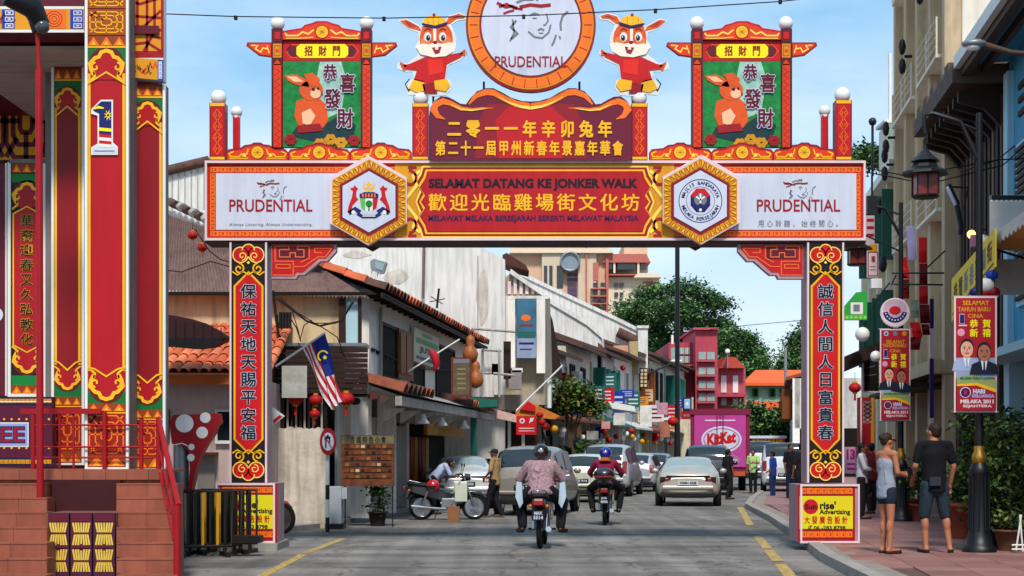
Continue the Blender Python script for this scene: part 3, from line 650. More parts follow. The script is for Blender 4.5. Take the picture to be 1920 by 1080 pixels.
    for k, (fx, fy) in enumerate(((545, 262), (664, 264), (620, 262), (600, 270), (640, 268))):
        for j in range(6): p.circ(A(fx) + 7 * math.cos(j * 1.047), fy + 6 * math.sin(j * 1.047), 5, (DRED, DRED, MUST, MUST, MUST)[k], 8 + j % 2, 8)
    p.part('picture_print', fo)
    q = Pr(gp_(0))
    for ch, x, y, z in (('恭', 606, 122, 30), ('喜', 637, 140, 34), ('發', 608, 168, 36), ('財', 632, 205, 36)):
        q.text(ch, A(x), y, A(x + z * .88), y + z, SIGNW, 10, .09); q.text(ch, A(x), y, A(x + z * .88), y + z, mat('plum lettering', '#5c0a24', .5, noise=0), 11, .035)
    q.part('lettering', fo)
banner_frame(0, 0); banner_frame(787, 1)
# title board and roundel
ctr = 995
half = [(190, 301), (190, 222), (188, 205), (180, 192), (168, 183), (155, 184), (143, 190), (131, 197), (121, 198), (114, 188), (101, 174), (84, 168), (70, 168), (55, 175), (36, 186), (16, 192), (0, 193)]
prof = [(ctr - a, b_) for a, b_ in half] + [(ctr + a, b_) for a, b_ in half[::-1][1:]]
m = MB(); m.ext([G(a, b_, GY - .10) for a, b_ in prof], (0, .10, 0), MAROON); tb = m.part('title_board', gate, 'maroon wave-topped board with two lines of gold characters')
p = Pr(gp_(-.10)); 
p.poly([(ctr + a * .985, b_ * .98 + 6) for a, b_ in [(x - ctr, y) for x, y in prof]], mat('title ground', '#6a1430', .5, noise=.06), 0)
p.poly([(ctr - 105, 297), (ctr - 96, 225), (ctr - 80, 195), (ctr - 40, 196), (ctr, 205), (ctr + 40, 196), (ctr + 80, 195), (ctr + 96, 225), (ctr + 105, 297)], mat('title mid', '#8c1626', .5, noise=.06), 1)
p.poly([(ctr - 60, 297), (ctr - 66, 225), (ctr - 40, 200), (ctr, 208), (ctr + 40, 200), (ctr + 66, 225), (ctr + 60, 297)], mat('title bright', '#b81420', .5, noise=.06), 2)
for sg in (-1, 1):
    S_ = lambda pts: [(ctr + sg * x, y) for x, y in pts]
    p.stroke(S_([(116, 196), (103, 180), (84, 173), (68, 174), (50, 184), (28, 195), (0, 200)]), [3, 9, 11, 12, 12, 12, 12], ORANGE, 3); p.stroke(S_([(60, 182), (40, 193), (20, 200), (0, 203)]), [1, 3, 5, 6], LGOLD, 4)
    p.stroke(S_([(70, 203), (90, 203), (110, 206), (130, 204), (150, 194), (164, 190), (178, 196), (182, 206), (174, 218), (160, 224)]), [1, 4, 6, 8, 9, 11, 12, 13, 9, 1], ORANGE, 3); p.stroke(S_([(84, 204), (110, 207), (130, 205), (150, 196)]), [1, 3, 3, 1], LGOLD, 4)
p.htext('二零一一年辛卯兔年', ctr - 161, ctr + 157, 227, 258, GOLD, 5, .045, .12); p.htext('第二十一屆甲州新春年景嘉年華會', ctr - 181, ctr + 175, 265, 292, GOLD, 5, .04, .08)
p.part('lettering', tb)
ro = MB(); n = 56; ro.ext([G(ctr + 121 * math.cos(2 * math.pi * i / n), 54 + 124 * math.sin(2 * math.pi * i / n), GY - .22) for i in range(n)], (0, .12, 0), DRED); rd = ro.part('roundel', gate, 'round sign with a grey line drawing of a woman in a red headband')
p = Pr(lambda a, b_, l: (PX(a, GY), GY - .224 - .003 * l, PZ(54 + (b_ - 54) * 1.025, GY)))
p.circ(ctr, 54, 119, DRED, 0, 48); p.ring(ctr, 54, 96, 117, MUST, 1, 48); p.ring(ctr, 54, 98, 114, ORANGE, 2, 48)
for k in range(30):
    a = 2 * math.pi * k / 30; p.stroke([(ctr + 99 * math.cos(a), 54 + 99 * math.sin(a)), (ctr + 114 * math.cos(a), 54 + 114 * math.sin(a))], 1.6, DRED, 3)
p.ring(ctr, 54, 93, 96, DRED, 2, 48); p.circ(ctr, 54, 92, SIGNW, 3, 48); logo(p, ctr - 1, 28, 1.0, 5); p.text('PRUDENTIAL', ctr - 67, 111, ctr + 66, 131, DRED, 5, .012)
p.part('roundel_print', rd)
# festive hare cut-outs with jackets and caps
def hare(cx, sg):
    q = lambda pts: [(cx + sg * x, y) for x, y in pts]
    OUT = [(-66, 38), (-50, 34), (-24, 48), (-18, 38), (-6, 30), (14, 30), (22, 38), (30, 28), (48, 23), (64, 28), (62, 36), (46, 38), (34, 46), (40, 60), (44, 74), (40, 92), (32, 104), (52, 97), (62, 92), (64, 100), (52, 112), (28, 122), (22, 146), (32, 150), (34, 166), (24, 178), (0, 180), (-20, 176), (-46, 178), (-52, 166), (-44, 150), (-36, 146), (-38, 134), (-52, 134), (-68, 128), (-66, 116), (-48, 118), (-26, 100), (-34, 88), (-26, 72), (-28, 60), (-46, 54)]
    m = MB(); m.ext([G(a, b_, GY + .02) for a, b_ in q(OUT)], (0, .03, 0), WHITE); o = m.part('hare_cutout', gate, 'cut-out hare in a red jacket and yellow cap, %s of the roundel' % ('left' if sg > 0 else 'right'))
    HB = MATS['picture hare']; FL = mat('cutout fur light', '#eee0d0', .5, noise=.05); p = Pr(gp_(.02))
    p.poly(q([(-62, 39), (-50, 37), (-26, 50), (-22, 58), (-46, 52)]), HB, 1); p.poly(q([(-54, 40), (-46, 40), (-30, 50), (-44, 50)]), mat('ear red', '#a83028', .5, noise=.05), 2)
    p.poly(q([(22, 46), (30, 31), (48, 26), (61, 30), (58, 34), (44, 35), (32, 44)]), HB, 1); p.poly(q([(30, 38), (46, 29), (54, 31), (44, 33)]), MATS['ear red'], 2)
    p.poly(q([(-26, 112), (0, 100), (26, 104), (50, 99), (54, 106), (26, 120), (22, 148), (-4, 158), (-36, 150), (-30, 132), (-52, 130), (-54, 122), (-44, 120)]), RED, 3)
    p.poly(q([(-10, 112), (18, 112), (20, 136), (-8, 142)]), mat('jacket bright', '#dc2418', .5, noise=.08), 4)
    for i in range(4): p.stroke(q([(-50, 124), (-62 + i * 2, 118 + i * 5)]), 3.4, HB, 4)
    for i in range(3): p.stroke(q([(50, 102), (60, 94 + i * 4)]), 3.2, HB, 4)
    p.poly(q([(-36, 148), (-18, 152), (-14, 170), (-30, 174), (-46, 166)]), GOLD, 3); p.poly(q([(2, 152), (26, 148), (32, 160), (24, 172), (4, 168)]), GOLD, 4); p.poly(q([(-20, 158), (6, 156), (8, 176), (-16, 176)]), DRED, 3)
    p.circ(cx + sg * 6, 72, 31, HB, 5, 20, 33); p.circ(cx + sg * -14, 78, 9, mat('cheek', '#e87838', .5, noise=.1), 5.4, 10); p.circ(cx + sg * 26, 78, 9, MATS['cheek'], 5.4, 10); p.poly(q([(-32, 88), (-20, 82), (-8, 84), (4, 80), (16, 83), (30, 80), (44, 82), (40, 96), (24, 106), (0, 108), (-24, 102)]), FL, 6)
    p.poly(q([(0, 54), (6, 54), (6, 82), (1, 82)]), FL, 6)
    for ex in (-10, 18):
        p.circ(cx + sg * ex, 70, 7, WHITE, 7, 12, 9); p.circ(cx + sg * (ex + 1), 72, 4, BLACK, 8, 10, 5.5); p.circ(cx + sg * (ex + 2), 70, 1.3, WHITE, 9, 6)
        p.stroke(q([(ex - 6, 58), (ex, 54), (ex + 6, 57)]), 1.6, MAROON, 7)
    p.circ(cx + sg * 4, 80, 4, MAROON, 8, 8, 3); p.poly(q([(-2, 90), (16, 88), (12, 100), (4, 102)]), DRED, 8); p.rect(cx + sg * 4, 89, cx + sg * 10, 94, WHITE, 9)
    p.poly(q([(-20, 46), (-16, 36), (-6, 30), (8, 29), (20, 34), (26, 44), (4, 50)]), GOLD, 10); p.stroke(q([(-21, 46), (4, 51), (27, 44)]), 4, NAVY, 11); p.circ(cx + sg * 2, 29, 3, DRED, 11, 8)
    for i in range(3): p.stroke(q([(-10 + i * 10, 34), (-9 + i * 10, 46)]), 1.2, MUST, 11)
    p.stroke(q([(-44, 148), (-52, 158), (-46, 170), (-38, 162)]), 2, BLACK, 2)
    p.part('hare_print', o)
    s_ = MB(); gbox(cx - 2, 170, cx + 2, 301, .06, .1, BLKM, s_); s_.part('support_rod', gate)
hare(812, 1); hare(1187, -1)
st = MB(); 
for x in (905, 1085): gbox(x, 150, x + 4, 303, .1, .16, BLKM, st)
for x in (600, 604, 1388, 1392): gbox(x - 40, 200, x - 37, 303, .2, .24, BLKM, st)
st.part('rear_strut', gate)
# ------------------------------------------------------------------ the festival stage on the left
SY = 20.0
SG = MUST
stage = thing('festival_stage', 'tall red festival stage with patterned pillars above tiled clay steps at the left edge', 'stage', (PX(120, SY), SY, 0))
CLAY = mat('clay tile', '#8e4e3a', .6, noise=.22, scale=1.6, bump=.15, streak=.2); CLAY2 = mat('clay tile light', '#91513d', .6, noise=.22, scale=1.6, bump=.15, streak=.2); CLAYJ = mat('clay joint', '#7c4a3c', .8, noise=.15)
WTRIM = mat('white trim', '#dcdcd6', .45, noise=.05); PRED = mat('pillar red', '#ac101c', .42, noise=.1, scale=.9, streak=.12); PRED_SHADE = mat('pillar red shaded', '#8a101a', .42, noise=.1, scale=.9, streak=.12)  # the darker red paints shade onto the right and recessed pillars
SGREY = mat('stage grey metal', '#77706c', .6, noise=.15, streak=.2); DKIN = mat('stage dark inside', '#3a1014', .7, noise=.2)
def SB(a0, b0, a1, b1, Y, dep, mt, m=None): return (m or MB()).box(PX(a0, Y), PX(a1, Y), Y, Y + dep, PZ(b1, Y), PZ(b0, Y), mt)
def cloud2(p, cx, y, w, up, l):
    s = w / 66.
    p.circ(cx, y - up * 6 * s, 30 * s, mat('cloud shade', '#5c1a14', .5, noise=.05), l, 20, 26 * s)
    body = [(-30, 26), (-22, 18), (-27, 8), (-29, -2), (-20, -12), (-13, -14), (-9, -22), (0, -25), (9, -22), (13, -14), (20, -12), (29, -2), (27, 8), (22, 18), (30, 26)]
    p.poly([(cx + a * s, y + up * b * s) for a, b in body], PRED, l + 1)
    p.stroke([(cx + a * s, y + up * b * s) for a, b in body[1:-1]], 6.5 * s, GOLD, l + 2)
    for sg in (-1, 1):
        p.stroke(spiral(cx + sg * 19 * s, y + up * 4 * s, 8 * s, .9, rad(-90 * up), 12, sg * up, .2), 3.2 * s, GOLD, l + 3)
        p.stroke([(cx + sg * 22 * s, y + up * 12 * s), (cx + sg * 20 * s, y + up * 20 * s), (cx + sg * 26 * s, y + up * 26 * s), (cx + sg * 32 * s, y + up * 30 * s)], 4 * s, GOLD, l + 2)
def lattice(p, x0, y0, x1, y1, l, mt, w=2.2):
    cx, cy = (x0 + x1) / 2, (y0 + y1) / 2; W, H_ = (x1 - x0) / 2, (y1 - y0) / 2
    for r in (.96, .62, .3): p.stroke([(cx + W * r * a, cy + H_ * r * b) for a, b in ((-1, -.6), (-.6, -1), (.6, -1), (1, -.6), (1, .6), (.6, 1), (-.6, 1), (-1, .6))], w, mt, l, True)
    for a in (-1, 1):
        p.stroke([(cx + a * W * .3, cy), (cx + a * W, cy)], w, mt, l); p.stroke([(cx, cy + a * H_ * .3), (cx, cy + a * H_)], w, mt, l)
        for b in (-1, 1): p.stroke([(cx + a * W * .45, cy + b * H_ * .45), (cx + a * W * .95, cy + b * H_ * .95)], w, mt, l)
def zig(p, x0, y0, x1, y1, n, l):
    p.rect(x0, y0, x1, y1, mat('pattern brown', '#8a3c10', .5, noise=.08), l)
    for i in range(n):
        a, b = x0 + (x1 - x0) * i / n, x0 + (x1 - x0) * (i + 1) / n; p.poly([(a + 1, y1 - 1), ((a + b) / 2, y0 + 1.5), (b - 1, y1 - 1)], ORANGE, l + 1); p.poly([(a + (b - a) * .3, y1 - 2), ((a + b) / 2, y0 + (y1 - y0) * .45), (b - (b - a) * .3, y1 - 2)], GOLD, l + 2)
def pillar(x0, x1, Y, ytop, ybot, dep, red, ybase=680, top_cloud=True, yt=125, yg=90, label=None):
    o = SB(x0, ytop, x1, ybot, Y, dep, SGREY).part('pillar', stage, label)
    t = MB(); SB(x0 - 1, ytop, x0 + 4, ybot, Y - .03, .05, WTRIM, t); SB(x1 - 4, ytop, x1 + 1, ybot, Y - .03, .05, WTRIM, t); SB(x0 + 4, ybot - 4, x1 - 4, ybot, Y - .03, .05, WTRIM, t); t.part('edge_trim', o)
    p = Pr(camplane(Y)); a, b = x0 + 4, x1 - 4; cx = (a + b) / 2; w = b - a
    p.rect(a, ytop, b, ybot - 4, red, 0)
    for e0, e1 in ((a, a + 6), (b - 6, b)): p.rect(e0, yt + 30, e1, ybase + 8, MUST, 1); p.rect(e0 + (2 if e0 == a else 0), yt + 30, e1 - (0 if e0 == a else 2), ybase + 8, GOLD, 2)
    p.rect(a, yg, b, yg + 34, mat('pillar green', '#0c6a30', .45, noise=.06), 1); p.rect(a, ybase + 46, b, ybase + 68, MATS['pillar green'], 1)
    cloud2(p, cx, yt + 14, w * .98, 1, 2); cloud2(p, cx, ybase + 34, w * .98, -1, 2)
    p.stroke([(a, yt + 50), (a + w * .18, yt + 42), (cx, yt + 28), (b - w * .18, yt + 42), (b, yt + 50)], 3, GOLD, 6); p.stroke([(a, ybase), (a + w * .2, ybase + 4), (cx, ybase + 18), (b - w * .2, ybase + 4), (b, ybase)], 3, GOLD, 6)
    y = ybase + 68; zig(p, a, y, b, y + 16, 3, 3); p.rect(a, y + 17, b, y + 19, GOLD, 3)
    p.rect(a, y + 19, b, ybot - 26, mat('panel red brown', '#8e1c10', .5, noise=.08), 3); lattice(p, a + 3, y + 22, b - 3, ybot - 29, 4, ORANGE, 2.6); zig(p, a, ybot - 26, b, ybot - 5, 2, 3)
    if yg > 60:
        zig(p, a, yg - 22, b, yg - 3, 3, 3); p.rect(a, yg - 3, b, yg, GOLD, 3)
        yy = yg - 72
        while yy > ytop - 40:
            p.rect(a, max(yy, ytop), b, yy + 48, mat('panel orange brown', '#9a4410', .5, noise=.08), 3); lattice(p, a + 4, yy + 4, b - 4, yy + 44, 4, GOLD, 2); yy -= 50
    p.part('pillar_print', o); return o
pA = pillar(160, 240, 19.6, -60, 880, .5, PRED, 688, yt=108, yg=90, label='front pillar with the numeral one emblem')
p = Pr(camplane(19.6))
p.poly([(x, y) for x, y in [(172, 206), (190, 188), (213, 188), (213, 268), (222, 276), (222, 291), (172, 291), (172, 277), (184, 270), (184, 218), (172, 214)]], WTRIM, 8)
p.poly([(175, 206), (191, 191), (210, 191), (210, 244), (187, 244), (187, 214), (178, 210)], NAVY, 9); p.stroke([(174, 206), (186, 202), (196, 204)], [1, 5, 2], YEL, 10)
for k in range(8): p.stroke([(204, 217), (204 + 8 * math.cos(k * .785 + .3), 217 + 10 * math.sin(k * .785 + .3))], [3, .6], YEL, 10)
for k, mt in enumerate((YEL, NAVY, RED, WTRIM, RED, WTRIM)): p.poly([(187, 240 + k * 6), (210, 242 + k * 6), (210, 248 + k * 6), (187, 246 + k * 6)], mt, 10)
p.poly([(175, 279), (188, 272), (208, 272), (220, 279), (220, 288), (175, 288)], SIGNW, 9); p.stroke([(178, 284), (216, 284)], 2, ASH, 10)
p.part('numeral_emblem', pA)
pB = pillar(245, 309, 20.1, 158, 882, .22, PRED_SHADE, 700, yt=200, yg=184)
pC = pillar(97, 157, 21.3, 126, 872, .4, PRED_SHADE, 676, yt=172, yg=152)
# panel on the right head: lattice with a painted band
m = MB(); m.ext([(PX(a, 20.1), 20.0, PZ(b_, 20.1)) for a, b_ in ((240, -60), (309, -60), (309, 154), (240, 147))], (0, .2, 0), WTRIM); hd = m.part('head_panel', stage)
p = Pr(camplane(20.0)); p.rect(242, -60, 307, 108, DRED, 0)
for x0, y0, x1, y1 in ((242, -50, 290, 20), (250, 24, 305, 104)): pass
LG = mat('lattice gold', '#d89018', .45, noise=.08); p.rect(244, -60, 302, 96, LG, 1)
for pts in ([(244, 2), (262, 8), (302, -4)], [(244, 50), (270, 50), (302, 20)], [(258, -60), (258, 50)], [(276, -60), (276, 96)], [(290, -20), (290, 60)], [(244, 84), (276, 80), (302, 96)], [(244, 30), (302, 34)], [(270, 96), (290, 60), (302, 56)], [(244, 70), (260, 60), (302, 72)]): p.stroke(pts, 5, DRED, 2)
p.poly([(242, 108), (296, 112), (296, 150), (242, 145)], LG, 3); p.poly([(296, 112), (307, 113), (307, 152), (296, 151)], BLUE, 3); p.fret(298, 116, 305, 148, 4, SIGNW, 4, .3, vert=True)
for k in range(9): x = 247 + (k % 5) * 10; p.stroke([(x, 122 + (k % 3) * 8), (x + 5, 118 + (k % 4) * 7), (x + 8, 128 + (k % 2) * 8)], 2.6, (GREEN, ORED, DRED)[k % 3], 4)
p.part('lattice_print', hd)
# top fascia, ceiling boards, back walls
m = SB(-140, -60, 159, 62, 19.9, .5, MAROON); fa = m.part('fascia', stage)
p = Pr(camplane(19.9)); p.rect(-140, 12, 158, 17, WTRIM, 0); p.rect(-140, 55, 158, 61, WTRIM, 0); p.rect(-140, 17, 158, 55, LG, 1)
for x in (-96, -4, 112 + 12): 
    p.rect(x + 8, 18, x + 32, 54, BLUE, 2)
    for j in range(3): p.frame(x + 14, 20 + j * 12, x + 30, 29 + j * 12, 2, SIGNW, 3); p.rect(x + 19, 23 + j * 12, x + 25, 26 + j * 12, SIGNW, 3)
p.rect(77, 18, 124, 54, ORANGE, 2)
for r in (5, 10, 15): p.ring(102, 36, r - 1, r, DRED, 3, 20)
for k in range(12): x = -60 + (k % 12) * 7.5; p.stroke([(x, 24 + (k % 3) * 7), (x + 5, 30 + (k % 2) * 8), (x + 2, 44)], 3, (GREEN, ORED, DRED)[k % 3], 2)
p.part('painted_band', fa)
CEIL = mat('ceiling board', '#b0a098', .6, noise=.12)
for k in range(7):
    y0 = 20.4 + k * .62; MB().box(PX(-140, 20), PX(158, 20), y0, y0 + .6, PZ(64, 19.9) - .07, PZ(64, 19.9) - .02, CEIL).part('ceiling_board', stage)
MB().ext([(PX(-140, 20), 19.95, PZ(61, 19.9)), (PX(300, 20), 19.95, PZ(61, 19.9)), (PX(296, 26), 26, PZ(61, 19.9)), (PX(-140, 26), 26, PZ(61, 19.9))], (0, 0, .1), MAROON).part('roof_slab', stage)
bw = SB(-200, 30, 300, 900, 24.8, .15, DKIN).part('back_wall', stage)
p = Pr(camplane(24.8)); p.rect(-200, 152, 86, 300, mat('back gold dim', '#d09a20', .6, noise=.1), 0)
for x in (-150, -70, 10):
    lattice(p, x, 156, x + 78, 298, 1, MAROON, 9)
p.part('lattice_print', bw)
SB(85, 126, 98, 880, 21.6, .3, SGREY).part('steel_post', stage)
# couplet board
cb_ = SB(20, 304, 84, 740, 21.8, .1, mat('couplet ground', '#241418', .5, noise=.05)).part('couplet_board', stage, 'dark red couplet board with a column of green-black characters')
t = MB(); SB(17, 298, 86, 306, 21.77, .05, SGREY, t); SB(14, 304, 20, 742, 21.77, .05, WTRIM, t); SB(80, 304, 86, 742, 21.77, .05, WTRIM, t); SB(14, 738, 86, 744, 21.76, .05, WTRIM, t); t.part('edge_trim', cb_)
p = Pr(camplane(21.8)); zig(p, 22, 306, 80, 324, 3, 1); p.rect(22, 326, 80, 342, GREEN, 1); cloud2(p, 51, 366, 58, 1, 1); cloud2(p, 51, 676, 58, -1, 1)
p.poly([(24, 400), (51, 386), (78, 400), (78, 648), (51, 662), (24, 648)], GOLD, 4); p.poly([(27, 402), (51, 389), (75, 402), (75, 646), (51, 659), (27, 646)], PRED, 5)
p.vtext('華裔迎春又久弘教化', 51, 25, 400, 650, MUST, 7, .06); p.vtext('華裔迎春又久弘教化', 51, 25, 400, 650, mat('couplet ink', '#10140c', .5, noise=0), 8.4, .012)
p.rect(22, 704, 80, 722, GREEN, 1); zig(p, 22, 722, 80, 738, 3, 1); p.part('lettering', cb_)
lb = SB(-60, 306, 12, 742, 21.9, .1, MAROON).part('side_board', stage); t = MB(); SB(-2, 306, 8, 360, 21.86, .05, WTRIM, t) if 0 else None
p = Pr(camplane(21.9)); p.circ(-8, 590, 14, SIGNW, 1); p.rect(10, 306, 13, 742, WTRIM, 1); p.part('side_print', lb)
# low parapet with the word panel
pa = SB(-100, 744, 98, 875, 20.9, .15, mat('parapet purple', '#521030', .5, noise=.08)).part('parapet', stage)
p = Pr(camplane(20.9)); 
for y in (744, 858): p.rect(-100, y, 97, y + 15, mat('dark navy', '#14143c', .5, noise=.05), 0); p.fret(-96, y + 4, 96, y + 12, 24, MUST, 1, .3)
p.rect(-100, 752, 97, 754, WTRIM, 2)
for i in range(14): p.circ(-90 + i * 14, 786, 2.2, GOLD, 1, 6); p.circ(-90 + i * 14, 840, 2.2, GOLD, 1, 6)
p.rect(-80, 792, 54, 838, WTRIM, 1); p.rect(-78, 794, 52, 836, mat('label blue', '#8a9cd0', .5, noise=0), 2); p.text('EE', 0, 799, 48, 831, NAVY, 3, .05); p.text('EE', 2, 801, 46, 829, DRED, 4, .01)
p.part('lettering', pa)
# platform, steps
PT = PZ(880, 20.0)
pl = MB(); pl.ext([(PX(-260, 20), 19.35, 0), (PX(326, 19.35), 19.35, 0), (PX(316, 26), 26, 0), (PX(-260, 26), 26, 0)], (0, 0, PT - .02), CLAY); plo = pl.part('platform', stage)
tmesh = [MB().box(-.5, .5, -.5, .5, -.5, .5, m_).mesh('tile') for m_ in (CLAY, CLAY2)]
def tiles(x0, x1, n, y, z0, z1, dep, parent):
    w = (x1 - x0) / n
    for i in range(n): piece('tile', tmesh[(i * 7 + int(z0 * 31)) % 2], parent, Matrix.Translation((x0 + w * (i + .5), y + dep / 2, (z0 + z1) / 2)) @ Matrix.Diagonal((w - .004, dep, z1 - z0 - .004, 1)))
XL, XR, X0, X1 = PX(-40, 19.4), PX(335, 19.2), PX(88, 19), PX(217, 19)
tiles(XL, PX(322, 19.4), 9, 19.30, PT - .12, PT + .01, .3, plo); tiles(XL, PX(322, 19.4), 7, 19.60, PT - .03, PT + .01, .6, plo)
n = 8; hgt = PT / n
for k in range(1, n):
    z1 = PT - hgt * k; y0 = 19.34 - .26 * k
    for a, b, c in ((XL, PX(88, y0), 3), (PX(218, y0), PX(333, y0), 2)):
        MB().box(a, b, y0 + .012, y0 + .34, 0, z1 - .012, CLAY).part('step', plo) 
        tiles(a, b, c, y0, z1 - hgt, z1 - .016, .05, plo); tiles(a, b, c, y0 - .006, z1 - .014, z1 + .006, .29, plo)
# niche with three carved panels
ni = MB(); ni.box(PX(87, 18.5), PX(219, 18.5), 18.5, 19.36, 0, PZ(962, 18.5), CLAYJ); ni.box(X0, X1, 19.2, 19.38, 0, PT - .12, DKIN); nio = ni.part('niche', plo)
for i in range(3):
    a = 90 + i * 43; m = SB(a, 962, a + 39, 1110, 18.42, .08, mat('carved panel frame', '#4a1a38', .6, noise=.1)); o = m.part('carved_panel', plo)
    p = Pr(camplane(18.42)); p.rect(a + 3, 966, a + 36, 978, MAROON, 0); CG = mat('carved gold', '#dcb84a', .5, noise=.12, scale=20)
    for (yy, sg) in ((1000, 1), (1052, -1)):
        for q in range(3): p.stroke([(a + 4 + q * 5, yy + sg * 22), (a + 8 + q * 4, yy), (a + 4 + q * 5, yy - sg * 20)], 3.4, CG, 1); p.stroke([(a + 35 - q * 5, yy + sg * 22), (a + 31 - q * 4, yy), (a + 35 - q * 5, yy - sg * 20)], 3.4, CG, 1)
        p.rect(a + 18, yy - 20, a + 21, yy + 20, CG, 1); p.rect(a + 5, yy - 2, a + 34, yy + 1, MAROON, 3)
    p.rect(a + 4, 1024, a + 35, 1028, MAROON, 3); p.part('panel_print', o)
# railings
RR = mat('rail red', '#980e18', .5, noise=.15)
def pole(p0, p1, r, m): m.tube([p0, p1], r, RR, 8)
r1 = thing('red_railing', 'level red railing with short posts in front of the stage pillars', 'railing', P(130, 875, 19.9))
m = MB()
m.box(PX(52, 19.8), PX(200, 19.8), 19.5, 19.56, PZ(776, 19.5), PZ(766, 19.5), RR); m.part('top_rail', r1)
for y in (797, 838, 858): MB().tube([P(60, y, 19.53), P(300, y, 19.53)], .012, RR, 6).part('rail', r1)
for x in (62, 112, 138, 196, 265, 298): MB().tube([P(x, 785 if x > 200 else 770, 19.53), P(x, 880, 19.53)], .028 if x in (62, 196, 265, 298) else .016, RR, 8).part('post', r1)
r2 = thing('red_handrail', 'sloping red handrail running down the right side of the clay steps', 'handrail', (PX(330, 17.6), 17.6, 0))
A0, A1 = P(297, 785, 19.4), P(335, 948, 17.6)
MB().tube([A0, A1], .032, RR, 10).part('top_rail', r2); MB().tube([A0 + Vector((0, 0, -.34)), A1 + Vector((0, 0, -.34))], .014, RR, 6).part('rail', r2); MB().tube([A0 + Vector((0, 0, -.6)), A1 + Vector((0, 0, -.6))], .014, RR, 6).part('rail', r2)
MB().tube([P(332, 948, 17.6), Vector((PX(332, 17.6), 17.6, 0))], .04, RR, 10).part('post', r2)
for f in (.25, .5, .75):
    q = A0.lerp(A1, f); MB().tube([q, q - Vector((0, 0, .62))], .014, RR, 6).part('baluster', r2)
MB().tube([A0, A0 - Vector((0, 0, .62))], .03, RR, 8).part('post', r2)
lp_ = thing('stage_light_pole', 'slim red pole in front of the stage carrying a black spotlight', 'light pole', (PX(76, 18.9), 18.9, 0))
MB().tube([(PX(76, 18.9), 18.9, 0), P(73, 130, 18.9)], .042, RR, 10).part('pole', lp_); MB().tube([P(73, 130, 18.9), P(70, 58, 18.9)], .026, RR, 8).part('upper_pole', lp_)
h = MB(); h.tube([P(68, 60, 18.9), P(60, 36, 18.9)], .05, BLKM, 8); h.tube([P(78, 48, 18.9), P(62, 14, 18.8), P(10, -10, 18.6)], [.1, .14, .12], BLKM, 10); h.box(PX(14, 18.8), PX(60, 18.8), 18.7, 18.95, PZ(8, 18.8), PZ(-14, 18.8), BLKM)
h.part('spotlight', lp_); MB().ball(P(79, 50, 18.85), .09, mat('lamp lens', '#3c4248', .15, noise=0), 10).part('lens', lp_)
# ------------------------------------------------------------------ left side of the street
WP = mat('white plaster', '#efeae4', .85, noise=.14, scale=.9, streak=.16, bump=.3); WP2 = mat('white lime wall', '#d6d4d0', .85, noise=.1, scale=.7, streak=.28, bump=.25)
ROUGHW = mat('rough plaster', '#cfc3b4', .9, noise=.22, scale=2.2, streak=.35, bump=1.0, bscale=7); PINKP = mat('pink plaster', '#c4aca6', .85, noise=.1, streak=.15)
TILEO = mat('orange roof tile', '#c4603c', .7, noise=.25, scale=4); TILEO2 = mat('orange roof tile pale', '#d67a54', .7, noise=.25, scale=4); TILED = mat('weathered roof tile', '#8a4a34', .8, noise=.35, scale=5); TILEK = mat('mossy roof tile', '#5a4038', .85, noise=.35, scale=5)
CORR = mat('rusty corrugated sheet', '#94766e', .7, noise=.2, scale=1.5, streak=.35); SHAD = mat('dark interior and shade', '#171310', .9, noise=.2); TEAL = mat('teal paint', '#1c6258', .55, noise=.15)
FASO = mat('orange fascia', '#b4561c', .6, noise=.15); SHUT = mat('brown shutter', '#74401e', .6, noise=.2, scale=6); BLUEG = mat('pale blue glass', '#a8c8d2', .2, noise=.05); MESHG = mat('weathered grey', '#a8a29c', .85, noise=.2, streak=.3)
def window(par, T, u, v0, v1, z0, z1, sg=1, fmt=WHITE, glass=GLASS, bars=2, shut=None, name='window', open_=0):
    """an opening in a wall of constant u that faces the street (sg=+1: towards +u)"""
    a = MB(T); w = .07; d = .06 * sg
    a.box(u, u + d, v0, v0 + w, z0, z1, fmt); a.box(u, u + d, v1 - w, v1, z0, z1, fmt); a.box(u, u + d, v0 + w, v1 - w, z1 - w, z1, fmt); a.box(u, u + d * 1.6, v0 - .05, v1 + .05, z0 - w, z0, fmt)
    for i in range(1, bars): v = v0 + (v1 - v0) * i / bars; a.box(u, u + d * .8, v - .02, v + .02, z0, z1 - w, fmt)
    f = a.part(name, par); MB(T).box(u + .005 * sg, u + .02 * sg, v0 + w, v1 - w, z0, z1 - w, glass).part('pane', f)
    if shut:
        for q in (0, 1):
            s_ = MB(T); hw = (v1 - v0) / 2; vv = v0 if q == 0 else v1; ang = 70 if q == 0 else -70; dirv = -1 if q == 0 else 1
            R = Matrix.Translation((u + .07 * sg, vv, 0)) @ Matrix.Rotation(rad(sg * dirv * -open_), 4, 'Z')
            s_.box(0, .035 * sg, 0, dirv * hw, z0, z1, shut, T=R)
            for k in range(8): zz = z0 + (z1 - z0) * (k + .5) / 8; s_.box(.035 * sg, .05 * sg, dirv * .06, dirv * (hw - .06), zz - .03, zz + .02, shut, T=R)
            s_.part('shutter', f)
    return f
def corr_patch(p00, p10, p11, p01, n, amp, mt, mb):
    p00, p10, p11, p01 = map(Vector, (p00, p10, p11, p01)); nr = (p10 - p00).cross(p01 - p00).normalized(); vs_ = []
    for i in range(n * 4 + 1):
        f = i / (n * 4); o = nr * amp * math.sin(i * math.pi / 2); vs_ += [p00.lerp(p10, f) + o, p01.lerp(p11, f) + o]
    mb.add(vs_, [[2 * i, 2 * i + 2, 2 * i + 3, 2 * i + 1] for i in range(n * 4)], mt, False)
